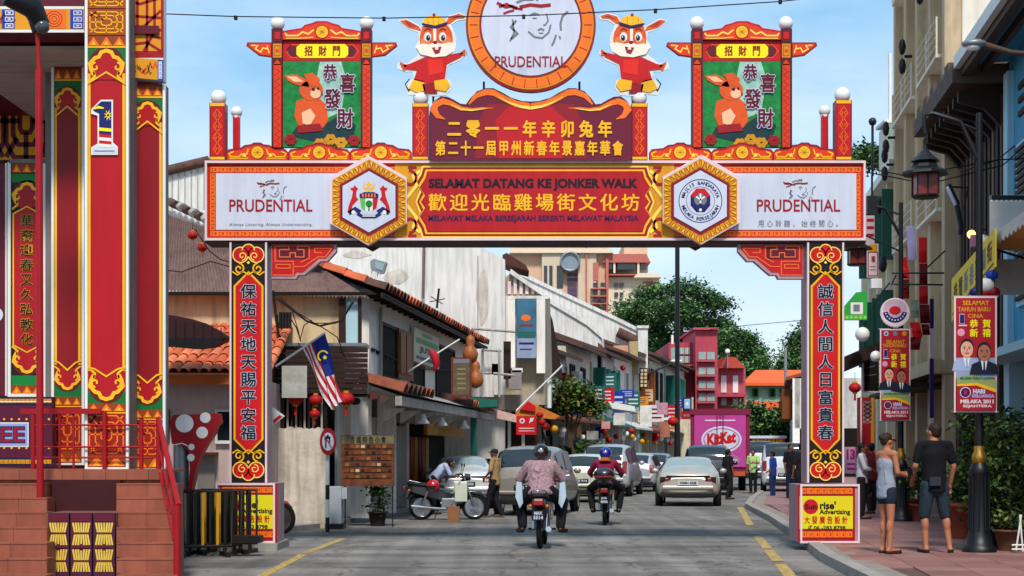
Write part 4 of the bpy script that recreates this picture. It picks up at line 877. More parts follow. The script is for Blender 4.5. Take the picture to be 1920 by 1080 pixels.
def halftile(L_, r, mt):
    m = MB(); n = 5; vs_ = []
    for y, rr in ((0, r * 1.08), (L_, r * .9)):
        for k in range(n + 1): a = math.pi * k / n; vs_.append((rr * math.cos(a), y, rr * math.sin(a)))
        for k in range(n + 1): a = math.pi * k / n; vs_.append((rr * .8 * math.cos(a), y, rr * .8 * math.sin(a)))
    N = 2 * (n + 1); fs = [[k, k + 1, N + k + 1, N + k] for k in range(n)] + [[n + 1 + k + 1, n + 1 + k, N + n + 1 + k, N + n + 2 + k] for k in range(n)] + [[k, n + 1 + k, n + 2 + k, k + 1] for k in range(n)]
    m.add(vs_, fs, mt, True); return m.mesh('roof_tile')
TL = [halftile(1, 1, m_) for m_ in (TILEO, TILEO2, TILED, TILEK)]
def tile_roof(par, p_eave0, p_eave1, up, cols, rows, picks, kind=None):
    """barrel tiles on a slope: eave line, up vector of the slope"""
    a, b, up = Vector(p_eave0), Vector(p_eave1), Vector(up); ex = (b - a); W_ = ex.length / cols; ex.normalize(); L_ = up.length / rows; uy = up.normalized(); nz_ = ex.cross(uy)
    if nz_.z < 0: nz_ = -nz_; ex2 = -ex
    else: ex2 = ex
    for r_ in range(rows):
        for c in range(cols):
            o = a + ex * W_ * (c + .5) + uy * L_ * (rows - 1 - r_) + nz_ * .03
            R = Matrix((ex2, uy, nz_)).transposed().to_4x4(); R.translation = o
            R = R @ Matrix.Rotation(rad(random.uniform(-2, 2)), 4, 'Z') @ Matrix.Rotation(rad(-2.5), 4, 'X')
            piece('roof_tile', TL[random.choice(picks)], par, R @ Matrix.Diagonal((W_ * .47, L_ * 1.12, W_ * .38, 1)))
# --- pink-walled house with an orange tile roof, beside the stage
ph = thing('tiled_house', 'pink-grey house with a low orange pantile roof and orange fascia beside the stage', 'house', (PX(380, 31), 31, 0))
x0, x1 = PX(180, 31), PX(508, 31)
MB().box(x0, x1, 31, 38, 0, PZ(716, 31), PINKP).part('wall', ph)
rf = MB(); ra, rb = Vector((x0, 30.3, PZ(700, 30.3))), Vector((x1 + .1, 30.3, PZ(700, 30.3))); upv = Vector((0, 3.4, 1.22)); rf.add([ra, rb, rb + upv, ra + upv], [(0, 1, 2, 3)], TILED); rfo = rf.part('roof', ph)
tile_roof(rfo, ra, rb, upv, 18, 7, (0, 0, 1, 1))
MB().box(x0, x1 + .1, 30.22, 30.3, PZ(721, 30.3), PZ(703, 30.3), FASO).part('fascia', ph); MB().box(x0, x1 + .1, 30.2, 30.5, PZ(703, 30.3), PZ(700, 30.3) , TILEO2).part('gutter', ph)
MB().tube([ra + upv, rb + upv], .14, TILEO2, 8).part('ridge_cap', ph)
wf = MB(); 
for r in ((404, 768, 436, 772), (404, 826, 436, 832), (404, 772, 408, 826), (432, 772, 436, 826)): wf.box(PX(r[0], 30.95), PX(r[2], 30.95), 30.9, 31, PZ(r[3], 30.95), PZ(r[1], 30.95), WHITE)
wfo = wf.part('window', ph); MB().box(PX(408, 31), PX(432, 31), 30.97, 31, PZ(826, 31), PZ(772, 31), GLASS).part('pane', wfo)
wv = MB().box(PX(290, 31), PX(318, 31), 30.96, 31.0, PZ(830, 31), PZ(768, 31), SHAD).part('window', ph)
MB().box(PX(372, 31), PX(404, 31), 30.9, 31, 0, PZ(850, 31), mat('grey door', '#8a8078', .6, noise=.1)).part('door', ph)
MB().box(PX(358, 31), PX(410, 31), 30.6, 31, PZ(853, 31), PZ(848, 31), BROWN).part('door_canopy', ph)
# dark drum-shaped awning in front of its roof
aw = MB(); ys = [(300, 588), (330, 592), (360, 598), (385, 606), (408, 618), (425, 630)]; lo = [(425, 634), (400, 648), (370, 652), (300, 645)]
aw.ext([P(a, b, 29.6) for a, b in ys + lo], (0, .5, 0), mat('awning dark maroon', '#33161c', .7, noise=.2)); awo = aw.solo('curved_awning', 'dark maroon curved canvas awning over the low tiled roof beside the stage', 'awning')
rb_ = MB(); 
for k in range(7): x = 312 + k * 17; rb_.box(PX(x, 29.6), PX(x + 1.5, 29.6), 29.57, 29.6, PZ(644, 29.6), PZ(596 + k * 3, 29.6), BLKM)
rb_.part('seam', awo); aw2 = MB(); aw2.ext([P(a, b, 29.58) for a, b in [(300, 634), (400, 634), (422, 633), (400, 650), (370, 655), (300, 648)]], (0, .03, 0), BLKM); aw2.part('hem', awo)
# --- old corner house with the rusty lean-to roof
ch = thing('corner_shophouse', 'old white corner shophouse with a weathered tile eave and brown shuttered window', 'shophouse', tuple(FS @ Vector((-7, 34, 0))))
def fs_(u, v, z): return FS @ Vector((u, v, z))
UW = -6.95
def tv(px): return t_at(px, UW)
w = MB(FS); w.box(-12.5, UW, 34.0, 50.5, 2.95, 5.05, WP); w.part('upper_wall', ch)
w = MB(FS); w.box(-12.5, -8.3, 33.6, 50.5, .1, 2.95, MESHG); w.part('rear_wall', ch)
for v in (34.0, tv(742) - .2, 50.1): MB(FS).box(-7.35, -6.97, v, v + .38, .1, 2.95, WP).part('pillar', ch)
MB(FS).box(-8.2, -6.97, 38.98, 43.2, 2.3, 2.95, MESHG).part('beam', ch)
# eave and tile band
e0, e1 = fs_(-6.5, 33.4, 4.95), fs_(-6.5, 50.8, 4.95); upm = fs_(-8.3, 33.4, 5.62) - e0
r = MB(); r.add([e0, e1, e1 + upm, e0 + upm], [(0, 1, 2, 3)], TILEK); r.add([v - Vector((0, 0, .09)) for v in (e0, e1, e1 + upm, e0 + upm)], [(0, 1, 2, 3)], DBROWN); ro_ = r.part('roof', ch)
tile_roof(ro_, e0, e1, upm, 42, 4, (0, 1, 2, 2, 3, 0))
MB(FS).box(-6.58, -6.52, 33.4, 50.8, 4.80, 4.91, DBROWN).part('eave_board', ch)
for k in range(24): MB(FS).box(-6.93, -6.58, 33.7 + k * .72, 33.78 + k * .72, 4.82, 4.9, DBROWN).part('rafter', ch)
# corrugated slope over the near end
cr = MB(); A, B, C_, D = P(262, 545, 33), P(692, 558, 33.2), e0 + upm + Vector((0, .5, .1)), P(300, 398, 39)
corr_patch(A, B, C_, D, 64, .035, CORR, cr); cr.part('corrugated_roof', ch)
MB().box(A.x, B.x, 33.02, 33.1, PZ(553, 33), PZ(547, 33), SHAD).part('eave_shade_strip', ch)  # near-black strip stands in for the shade under the corrugated eave
# wall under the corrugated roof, facing the camera
nw = MB(); nw.box(PX(250, 33.4), PX(645, 33.4), 33.4, 33.6, 2.9, PZ(552, 33.4), mat('stained cream wall', '#d0b48c', .85, noise=.2, scale=1.3, streak=.35)); nw.part('end_wall', ch)
for a, b in ((636, 652), (672, 682)): MB().box(PX(a, 33.3), PX(b - 4, 33.3), 33.2, 33.35, PZ(652, 33.3), PZ(556, 33.3), DBROWN).part('post', ch)
MB().box(PX(650, 33.4), PX(672, 33.4), 33.28, 33.32, PZ(648, 33.4), PZ(560, 33.4), BLUEG).part('blue_pane', ch)
MB().box(PX(516, 33.0), PX(690, 33.0), 32.5, 33.3, PZ(652, 33), PZ(646, 33), GREYM).part('ledge', ch)
for k in range(9): MB().box(PX(516, 32.4), PX(690, 32.4), 32.34 - .02 * k, 32.4 - .02 * k, PZ(661 + k * 9.6, 32.4), PZ(653 + k * 9.6, 32.4), DBROWN).part('louvre_slat', ch)
MB().box(PX(512, 32.5), PX(690, 32.5), 32.45, 33.3, PZ(742, 32.5), PZ(738, 32.5), DBROWN).part('louvre_sill', ch)
# shuttered window and wall openings on the street face
def tv(px): return t_at(px, UW)
window(ch, FS, UW, tv(712), tv(741), 3.25, 4.45, 1, DBROWN, SHAD, 1)
sh = MB(FS); v = tv(741); sh.box(UW + .02, UW + .09, v, tv(769), 3.28, 4.45, SHUT); 
for q in (0, 1): sh.box(UW + .09, UW + .12, v + .1 + q * .8, v + .75 + q * .8, 3.4, 4.35, mat('shutter panel', '#8a5028', .6, noise=.2, scale=6))
sh.part('shutter', ch, 'open brown timber shutter')
window(ch, FS, UW, tv(769), tv(793), 3.0, 3.75, 1, DBROWN, SHAD, 1)
window(ch, FS, UW, tv(816), tv(850), 2.95, 4.5, 1, DBROWN, SHAD, 1)
sgn = MB(FS); sgn.box(UW + .03, UW + .12, tv(768), tv(815), 3.78, 4.62, mat('sign board cream', '#c8c4ae', .6, noise=.1)); so = sgn.part('sign_board', ch, 'cream sign board with green and black capitals')
v0, v1 = tv(768), tv(815)
p = Pr(lambda a, b, l: (UW + .123 + .003 * l, v0 + (v1 - v0) * a, 4.62 - .84 * b), FS)
p.stroke([(.3, .13), (.7, .13)], .10, GREEN, 1); p.stroke([(.06, .34), (.94, .34)], .16, GREEN, 1); p.text('JUTA', .18, .5, .82, .72, BLACK, 1, .06); p.stroke([(.06, .85), (.94, .85)], .10, NAVY, 1); p.part('lettering', so)
# pent roof with broken tiles and brackets
a0, a1 = fs_(-6.15, 33.6, 2.78), fs_(-6.15, 49.5, 2.78); up2 = fs_(-6.95, 33.6, 3.05) - a0
r = MB(); r.add([a0, a1, a1 + up2, a0 + up2], [(0, 1, 2, 3)], MESHG); r.add([v - Vector((0, 0, .07)) for v in (a0, a1, a1 + up2, a0 + up2)], [(0, 1, 2, 3)], MESHG); pr_ = r.part('pent_roof', ch)
tile_roof(pr_, a0 + (a1 - a0) * .0, a0 + (a1 - a0) * .25, up2, 7, 1, (2, 3, 3)); tile_roof(pr_, a0 + (a1 - a0) * .62, a1, up2, 12, 1, (2, 0, 3))
MB(FS).box(-6.3, -6.16, 33.6, 49.5, 2.52, 2.72, MESHG).part('pent_fascia', ch)
for k in range(7): 
    m = MB(FS); v = 35.6 + k * 2.1; m.ext([(-6.95, v, 2.52), (-6.45, v, 2.52), (-6.95, v, 2.22)], (0, .08, 0), WP); m.part('bracket', ch)
# street level: door, signs
MB(FS).box(-7.6, -7.45, tv(745), tv(795) + .5, .12, 2.2, mat('grey painted door', '#847e7c', .6, noise=.12, streak=.15)).part('door', ch); MB(FS).box(-7.62, -7.4, tv(745) - .15, tv(745), .1, 2.35, WP).part('door_post', ch)
MB(FS).box(-7.66, -7.6, 33.8, tv(745) - .1, .1, 2.9, WP).part('shop_wall', ch); MB(FS).box(-7.66, -7.45, tv(798), tv(802), .1, 2.5, WP).part('door_post', ch)
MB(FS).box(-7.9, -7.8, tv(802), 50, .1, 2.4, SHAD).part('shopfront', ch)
m = MB(FS).box(-7.2, -7.1, tv(812), 49.6, 2.0, 2.45, mat('shop sign mustard', '#c08a20', .6, noise=.3, scale=5)); m.part('shop_sign', ch)
for x in (742, 780, 826): MB(FS).lathe([(.05, .22), (.09, .1), (.17, 0), (.15, -.01)], WHITE, 12, (-6.3, tv(x), 2.2)).part('cone_lamp', ch)
for k, (x, y, w_, h_) in enumerate(((655, 722, 22, 14), (680, 712, 26, 18), (700, 742, 24, 10), (664, 752, 30, 10), (720, 748, 18, 10))):
    rg = random.Random(k + 70); pts = [(x + w_ * .6 * math.cos(a * .785) * rg.uniform(.5, 1), y + h_ * math.sin(a * .785) * rg.uniform(.5, 1)) for a in range(8)]
    m = MB(); m.ext([P(a, b, 32.9) for a, b in pts], (0, .12, 0), (DBROWN, BLKM, mat('dull red cloth', '#5c2c2c', .8, noise=.3, scale=6), BLKM, TILEK)[k]); m.part('hanging_bundle', ch)
for k, c in enumerate(('#7a1c18', '#a8421c', '#8a2a2a', '#c47c2c', '#6a1a16', '#9a3a20', '#b8963c')): MB(FS).box(-7.75, -7.65, tv(804) + k * .62, tv(804) + .5 + k * .62, .3, 1.95, mat('goods %d' % k, c, .7, noise=.5, scale=9)).part('hanging_goods', ch)
# rough low wall
rw = MB(); n = 18; rg = random.Random(3)
top = [(PX(513 + 100 * i / n, 32), PZ(803 + rg.uniform(-3, 3), 32)) for i in range(n + 1)]
rw.prism([(top[0][0], 0)] + top + [(top[-1][0], 0)], 31.95, 32.3, ROUGHW); rw.solo('plaster_wall', 'short rough cream plaster wall with a crumbled top behind the left gateway column', 'wall')
gr = thing('window_grille', 'dark vertical bar grille over the rough plaster wall', 'grille', P(560, 803, 32.2))
for k in range(11): MB().box(PX(522 + k * 8, 32.2), PX(525.5 + k * 8, 32.2), 32.15, 32.2, PZ(812, 32.2), PZ(745, 32.2), DBROWN if k % 2 else MESHG).part('bar', gr)
MB().box(PX(515, 32.3), PX(612, 32.3), 32.4, 32.5, PZ(815, 32.3), PZ(742, 32.3), SHAD).part('backing', gr)
# posters, notice, meter box, plants, barber-ish pole sign
nb = MB(); nb.box(PX(529, 31.8), PX(576, 31.8), 31.75, 31.8, PZ(746, 31.8), PZ(686, 31.8), mat('notice grey', '#a8a8a2', .6, noise=.25, scale=6)); nbo = nb.solo('notice_board', 'weathered pale grey notice hung under the dark louvres', 'notice board')
pn = MB(); pn.box(PX(640, 32.6), PX(740, 32.6), 32.5, 32.6, PZ(911, 32.6), PZ(816, 32.6), mat('menu board', '#6a3a20', .7, noise=.65, scale=11)); pno = pn.solo('menu_board', 'faded orange and brown menu board with a row of dark characters on top', 'menu board')
p = Pr(camplane(32.5)); p.rect(641, 817, 739, 832, mat('menu head', '#6c6448', .7, noise=.3, scale=8), 0); p.htext('古城特色小食', 655, 725, 818, 831, BLACK, 1, .03)
for k in range(6):
    p.stroke([(645, 842 + k * 11), (735, 841 + k * 11)], 1.2, DBROWN, 1)
    for j in range(9): p.rect(647 + j * 10, 834 + k * 11.4, 654 + j * 10, 840 + k * 11.4, (BROWN, mat('faded ochre', '#8a6434', .7, noise=.3, scale=12), DBROWN, mat('faded rust', '#84401f', .7, noise=.3, scale=12), CREAM if (j + k) % 3 == 0 else BROWN)[(j * 3 + k * 2) % 5], 1)
p.part('menu_print', pno)
for x in (646, 735): MB().box(PX(x, 32.6), PX(x + 2, 32.6), 32.6, 32.66, 0, PZ(905, 32.6), BLKM).part('leg', pno)
bx = thing('meter_box', 'pale grey meter cabinet standing under the menu board', 'cabinet', (PX(633, 31.9), 31.9, 0))
MB().box(PX(616, 31.9), PX(642, 31.9), 31.7, 32.1, .1, PZ(912, 31.9), mat('cabinet grey', '#aab0b6', .5, noise=.08)).part('body', bx, bevel=.01); MB().box(PX(642, 31.9), PX(652, 31.9), 31.75, 32.0, PZ(935, 31.9), PZ(914, 31.9), MATS['cabinet grey']).part('side_box', bx); MB().box(PX(612, 31.9), PX(646, 31.9), 31.65, 32.15, 0, .1, BLKM).part('plinth', bx)
def pot_plant(name, label, cat, loc, r, h, pm, blobs, n, size, mts, seed, group=None):
    t = thing(name, label, cat, loc, group=group); m = MB(Matrix.Translation(loc)); m.lathe([(r * .7, 0), (r * .95, h * .9), (r * 1.08, h * .9), (r * 1.08, h), (r * .9, h), (r * .85, h * .85), (.01, h * .85)], pm, 14); m.part('pot', t)
    st = MB(Matrix.Translation(loc)); rg = random.Random(seed)
    for k in range(5): b = blobs[k % len(blobs)]; st.tube([(0, 0, h * .8), (b[0] * .5 + rg.uniform(-.05, .05), b[1] * .5, (h + b[2]) / 2), (b[0], b[1], b[2])], [.02, .014, .006], mat('stem', '#3c3420', .8, noise=.2), 5)
    st.part('stem', t); foliage('leaves', t, blobs, n, size, mts, seed, 6, Matrix.Translation(loc)); return t
LF = [mat('leaf dark', '#1f3a16', .55, noise=.3, scale=2), mat('leaf mid', '#36561e', .55, noise=.3, scale=2), mat('leaf bright', '#56782c', .55, noise=.3, scale=2)]
POTK = mat('black pot', '#26221e', .7, noise=.2); POTT = mat('terracotta pot', '#8e4430', .75, noise=.15)
pot_plant('potted_plant', 'small leafy shrub in a dark pot below the menu board', 'potted plant', (PX(708, 33), 33, 0), .2, .3, POTK, [(0, 0, .55, .2, .2, .3), (.03, 0, .8, .16, .16, .2)], 500, .07, LF, 5)
sp_ = thing('road_sign', 'round red-rimmed no turning sign on a black and white banded pole', 'road sign', (PX(614, 30.5), 30.5, 0))
pp = MB(); zs = [0, .25, .55, .8, 1.35, PZ(850, 30.5)]
for i, (a, b) in enumerate(((0, .28), (.28, .62), (.62, .9), (.9, 1.5))): MB().tube([(PX(614, 30.5), 30.5, a), (PX(614, 30.5), 30.5, b)], .04, BLKM if i % 2 == 0 else WHITE, 8).part('pole_band', sp_)
Z = PZ(828, 30.4); MB().ext([(PX(615, 30.4) + .155 * math.cos(k * .2618), 30.38, Z + .26 * math.sin(k * .2618)) for k in range(24)], (0, .03, 0), DRED).part('sign_disc', sp_)
p = Pr(camplane(30.38)); p.circ(615, 828, 11, SIGNW, 0, 20, 17); p.stroke([(611, 840), (611, 822), (618, 820), (618, 830)], 2.6, BLACK, 1); p.poly([(607, 824), (615, 814), (619, 822)], BLACK, 2); p.stroke([(608, 816), (622, 840)], 1.6, DRED, 3); p.part('sign_print', sp_)
# flags
def flag(label, base, tip, cols, pw, drop, seed=0, group=None):
    t = thing('malaysian_flag' if cols else 'pennant', label, 'flag', base, group=group); base, tip = Vector(base), Vector(tip)
    m = MB(); m.tube([base, tip], .018, WHITE, 6); m.part('flag_pole', t); m = MB(); n = 14; a, b = base.lerp(tip, .55), tip; D_ = Vector(drop); rows = n
    R_, W_, B_ = mat('flag red', '#b01828', .7, noise=.1), mat('flag white', '#d8d4d4', .7, noise=.05), mat('flag blue', '#182c84', .7, noise=.08)
    grid = []
    NX = 14
    for j in range(NX + 1):
        row = []
        for i in range(n + 1):
            q = a.lerp(b, i / n) + D_ * (j / NX) + Vector((.05 * math.sin(i * .9 + j * .5), .06 * math.sin(i * 1.1 + j * .35), 0)) * (j / NX) + Vector((.16 * (1 - i / n) * (j / NX), 0, .1 * (1 - i / n) * j / NX)); row.append(q)
        grid.append(row)
    for j in range(NX):
        for i in range(n):
            mt = (W_ if i % 2 == 0 else R_) 
            if i >= 6 and j < NX * .55: mt = B_
            m.add([grid[j][i], grid[j][i + 1], grid[j + 1][i + 1], grid[j + 1][i]], [(0, 1, 2, 3)], mt, False)
    cl = m.part('cloth', t); e = MB(); c = grid[4][10]; Yn = c.y - .06
    e2 = Pr(lambda x, y, l: (c.x + x * pw, Yn - .003 * l, c.z - y * pw)); e2.ring(0, 0, .75, 1, YEL, 0, 18, 120, 330); e2.poly([(.3 + (.42 if k % 2 == 0 else .2) * math.cos(k * math.pi / 8), .25 + (.42 if k % 2 == 0 else .2) * math.sin(k * math.pi / 8)) for k in range(16)], YEL, 1); e2.part('crescent_and_star', t)
    return t
flag('red and white striped flag with blue canton on a pole beside the gateway', P(517, 687, 26.5), P(609, 624, 26.2), True, .095, (.30, .02, -1.12))
pe = thing('pennant', 'small white pennant with a red stripe sticking out behind the left gateway column', 'flag', P(512, 780, 26.5)); m = MB(); m.ext([P(510, 762, 26.5), P(534, 780, 26.5), P(511, 798, 26.5)], (0, .01, 0), WHITE); m.part('cloth', pe); q = Pr(camplane(26.5)); q.poly([(513, 795), (530, 781), (524, 778), (512, 788)], RED, 0); q.part('stripe', pe)
fl2 = thing('small_flag', 'furled red and white flag on a white pole under the sign board', 'flag', fs_(-6.5, 40.5, 3.1)); MB().tube([P(765, 697, 38.5), P(862, 636, 38.5)], .02, WHITE, 6).part('flag_pole', fl2); MB().tube([P(806, 655, 38.4), P(814, 666, 38.4), P(819, 682, 38.4), P(815, 696, 38.4)], [.03, .1, .09, .02], MATS['flag red'], 8).part('cloth', fl2)
# hanging paper lanterns under the louvres
LRED = mat('lantern red', '#a81418', .6, noise=.15)
def lantern(name, label, px, py, Y, r, group=None, tassel=True):
    t = thing(name, label, 'lantern', P(px, py, Y), group=group); c = P(px, py, Y); m = MB(); m.ball(c, (r, r, r * .8), LRED, 12); m.part('shade', t)
    k = MB(); k.lathe([(r * .35, r * .7), (r * .35, r * .95)], MUST, 8, c); k.lathe([(r * .35, -r * .95), (r * .35, -r * .7)], MUST, 8, c); k.part('rim', t)
    MB().tube([c + Vector((0, 0, r * .9)), c + Vector((0, 0, r * 2.4))], .006, BLKM, 4).part('cord', t)
    if tassel: MB().tube([c - Vector((0, 0, r * .9)), c - Vector((0, 0, r * 2))], [r * .12, r * .22], LRED, 6).part('tassel', t)
    return t
for i, (x, y) in enumerate(((592, 750), (649, 748), (554, 748), (590, 776))): lantern('paper_lantern', 'red paper lantern below the dark louvres, %s' % ('beside the striped flag', 'right of the striped flag', 'furthest left under the notice', 'lowest of the row')[i], x, y, 32.0, (.14, .17, .16, .11)[i], 'red lanterns under the louvres')
for i, (x, y) in enumerate(((361, 441), (379, 464))): lantern('sky_lantern', 'small round red lantern hanging from a cable, %s one' % ('upper', 'lower')[i], x, y, 30, .1, 'two lanterns on the cable left of the gateway', False)
# tangled cables on the corner wall
cbm = thing('cable_bundle', 'tangle of sagging black cables on the stained cream end wall', 'cables', P(560, 620, 32.3)); BC = mat('cable', '#141312', .7, noise=0)
for pts, r in (([(520, 560), (540, 575), (575, 602), (600, 611), (640, 602), (662, 566)], .022), ([(524, 558), (556, 585), (590, 606), (630, 606)], .012), ([(600, 611), (632, 632), (660, 700), (668, 720)], .012), ([(520, 590), (522, 625), (535, 650), (560, 650)], .02), ([(540, 590), (556, 615), (564, 640)], .014), ([(548, 584), (560, 622), (563, 636), (570, 610), (585, 600)], .01), ([(512, 545), (518, 600), (524, 640)], .03)):
    MB().tube([P(a, b, 32.3 + .02 * math.sin(a)) for a, b in pts], r, BC, 6).part('cable', cbm)
for k in range(4): MB().box(PX(524 + k * 6, 32.3), PX(528 + k * 6, 32.3), 32.2, 32.35, PZ(616, 32.3), PZ(586, 32.3), BC).part('insulator', cbm)
fd = thing('flood_light', 'grey flood light on a wire bracket above the weathered tile eave', 'flood light', P(706, 518, 42)); m = MB(); m.ext([P(a, b, 42) for a, b in ((694, 490), (700, 485), (725, 492), (719, 511), (712, 512), (695, 504))], (0, .35, 0), GREYM); m.part('housing', fd); m = MB(); m.ext([P(a, b, 41.98) for a, b in ((703, 490), (722, 494), (717, 508), (704, 503))], (0, .02, 0), GLASSL); m.part('lens', fd)
for a, b in ((699, 693), (711, 706)): MB().tube([P(a, 503, 42.1), P(b, 522, 42.1)], .02, WHITE, 5).part('bracket_arm', fd)
an = thing('roof_antenna', 'short dark television antenna on the white roofline', 'antenna', P(820, 580, 46)); MB().tube([P(819, 578, 46), P(823, 541, 46)], .035, BLKM, 6).part('mast', an); MB().tube([P(806, 566, 46), P(834, 560, 46)], .015, BLKM, 5).part('element', an); MB().tube([P(808, 556, 46), P(830, 570, 46)], .015, BLKM, 5).part('element', an)
# --- tall white gabled building behind
tw = thing('white_gabled_building', 'tall bare white gable wall rising behind the corner shophouse', 'building', (PX(700, 52), 52, 0))
m = MB(); m.prism([(PX(a, 52), PZ(b, 52)) for a, b in ((228, 860), (228, 352), (300, 325), (392, 303), (640, 310), (880, 452), (947, 487), (947, 860))], 52, 60, WP2); m.part('wall', tw)
m = MB(); m.tube([P(228, 350, 51.9), P(300, 323, 51.9), P(392, 301, 51.9)], .16, TILEK, 6); m.part('gable_coping', tw)
for k in range(11): MB().box(PX(262 + k * 12, 52), PX(263.6 + k * 12, 52), 51.95, 52, PZ(420, 52), PZ(336 - k * 2, 52), mat('groove grey', '#9c9a98', .8, noise=.1)).part('batten', tw)
MB().tube([P(795, 455, 51.8), P(793, 560, 51.8)], .05, mat('pipe rust', '#6e5a54', .7, noise=.2), 6).part('downpipe', tw)
MB().box(PX(895, 52), PX(897, 52), 51.96, 52, PZ(640, 52), PZ(480, 52), MATS['groove grey']).part('joint', tw)
m = MB(); m.ext([P(620, 498, 49), P(740, 548, 49), P(860, 600, 49), P(860, 606, 49), P(740, 558, 49), P(620, 508, 49)], (0, .3, 0), WP2); m.part('parapet', tw)
tr = thing('cable_roof_tiles', 'broken grey tile verge above the rusty corrugated roof at the far left', 'roof verge', P(340, 395, 38.6)); 
for k in range(8): MB().tube([P(306 + k * 11.5, 372 + k * 5.2, 38.6), P(318 + k * 11.5, 379 + k * 5.6, 38.4)], .11, TILEK if k % 2 else MESHG, 6).part('roof_tile', tr)
MB().box(PX(262, 38.8), PX(400, 38.8), 38.8, 39, PZ(470, 38.8), PZ(395, 38.8), WP).part('wall', tr)
# --- next houses: tower with blue banner, gables marching away
def gable_house(name, label, pts, Y, depth, wall, cope=True, z0_=0.):
    t = thing(name, label, 'shophouse', (PX(sum(a for a, b in pts) / len(pts), Y), Y, 0)); V = [(PX(a, Y), PZ(b, Y)) for a, b in pts]
    lo = [(V[-1][0], z0_), (V[0][0], z0_)]; dx = .19 * depth
    m = MB(); m.ext([(x, Y, z) for x, z in V + lo], (dx, depth, 0), wall); w_ = m.part('wall', t)
    if cope:
        for (x0, z0), (x1, z1) in zip(V, V[1:]):
            c = MB(); c.ext([(x0, Y - .12, z0), (x1, Y - .12, z1), (x1, Y - .12, z1 + .22), (x0, Y - .12, z0 + .22)], (0, .4, 0), WP2); c.part('coping', t)
    return t
hA = gable_house('narrow_shophouse', 'narrow grey shophouse with slatted gable and a blue banner', [(930, 600), (930, 545), (948, 520), (962, 508), (1018, 552), (1022, 690)], 56, 1.5, mat('beige wall', '#a89c88', .85, noise=.12, streak=.25), False, 3.2)
for k in range(6): MB().box(PX(952 + k * 11, 55.9), PX(958 + k * 11, 55.9), 55.86, 56, PZ(552, 56), PZ(528 - (k in (1, 2)) * 8 + max(0, k - 2) * 4, 56), PINKW).part('louvre_slat', hA)
MB().box(PX(946, 55.8), PX(1028, 55.8), 55.5, 56, PZ(562, 55.8), PZ(556, 55.8), WP2).part('string_course', hA)
m = MB(); m.ext([P(a, b, 55.7) for a, b in ((955, 512), (1020, 556), (1024, 552), (958, 504))], (0, .5, 0), WP2); m.part('coping', hA)
MB().box(PX(948, 55.6), PX(966, 55.6), 55.4, 56, PZ(690, 55.6), PZ(562, 55.6), WP).part('pilaster', hA); MB().box(PX(1006, 55.6), PX(1022, 55.6), 55.4, 56, PZ(700, 55.6), PZ(562, 55.6), WP).part('pilaster', hA)
bn = MB().box(PX(968, 55.3), PX(1006, 55.3), 55.25, 55.3, PZ(672, 55.3), PZ(560, 55.3), mat('banner teal', '#3a6a86', .6, noise=.35, scale=1.4)); bno = bn.solo('shop_banner', 'tall faded blue and teal shop banner hanging on the narrow grey shophouse', 'banner')
p = Pr(camplane(55.25)); p.rect(969, 630, 1005, 671, mat('banner lilac', '#8c98b8', .6, noise=.2, scale=2), 0); p.circ(986, 596, 9, ORANGE, 1, 12, 6); p.stroke([(974, 610), (1000, 610)], 3, DRED, 1); p.rect(970, 622, 1004, 634, TEAL, 1); p.stroke([(973, 644), (1001, 644)], 4, NAVY, 1); p.stroke([(975, 655), (997, 655)], 2.4, NAVY, 1); p.part('banner_print', bno)
m = MB(); m.ext([P(a, b, 57) for a, b in ((942, 478), (950, 474), (985, 496), (992, 508), (962, 500), (944, 492))], (0, 2, 0), mat('dark red roof', '#4e2a26', .8, noise=.3)); m.solo('gable_roof_end', 'dark red-brown projecting roof end against the white gable wall', 'roof')
sb_ = MB(); sb_.ext([P(a, b, 58) for a, b in ((1018, 588), (1026, 574), (1036, 600), (1056, 708), (1038, 712))], (0, .5, 0), DBROWN); sb_.solo('timber_shutter', 'tall leaning dark timber shutter between the grey and white shophouses', 'shutter')
hB = gable_house('white_shophouse', 'white shophouse with a long sloping parapet and arched dark doorway upstairs', [(1000, 600), (1016, 560), (1100, 610), (1128, 634), (1130, 660)], 76, .8, WP2)
m = MB(); m.ext([P(a, b, 75.9) for a, b in ((1103, 720), (1103, 680), (1108, 668), (1118, 664), (1127, 670), (1127, 720))], (0, .05, 0), mat('dark arch', '#241414', .8, noise=.2)); m.part('arched_window', hB)
m = MB(); m.ext([P(a, b, 75.7) for a, b in ((1122, 642), (1146, 664), (1146, 672), (1122, 652))], (0, .6, 0), TILEK); m.part('tile_cap', hB)
hC = gable_house('long_white_shophouse', 'long white shophouse with the highest sloping white parapet before the hotel', [(940, 560), (957, 508), (1050, 552), (1148, 598), (1196, 622), (1198, 660)], 90, .8, WP2)
m = MB(); m.tube([P(1158, 622, 89.8), P(1175, 630, 89.8), P(1198, 642, 89.8)], .28, TILEK, 6); m.part('tile_cap', hC)
MB().box(PX(1196, 89.6), PX(1214, 89.6), 89.4, 91, PZ(700, 89.6), PZ(614, 89.6), WP2).part('chimney_pier', hC); MB().box(PX(1194, 89.6), PX(1216, 89.6), 89.3, 91.1, PZ(616, 89.6), PZ(611, 89.6), WP2).part('pier_cap', hC)
m = MB().box(PX(1150, 89), PX(1178, 89), 88.9, 89.9, PZ(722, 89), PZ(648, 89), mat('peach wall', '#c09074', .8, noise=.25, scale=1.2)); m.part('bay', hC); MB().box(PX(1180, 89), PX(1196, 89), 88.95, 89.9, PZ(700, 89), PZ(640, 89), mat('tan wall', '#a8946c', .8, noise=.15)).part('bay', hC)
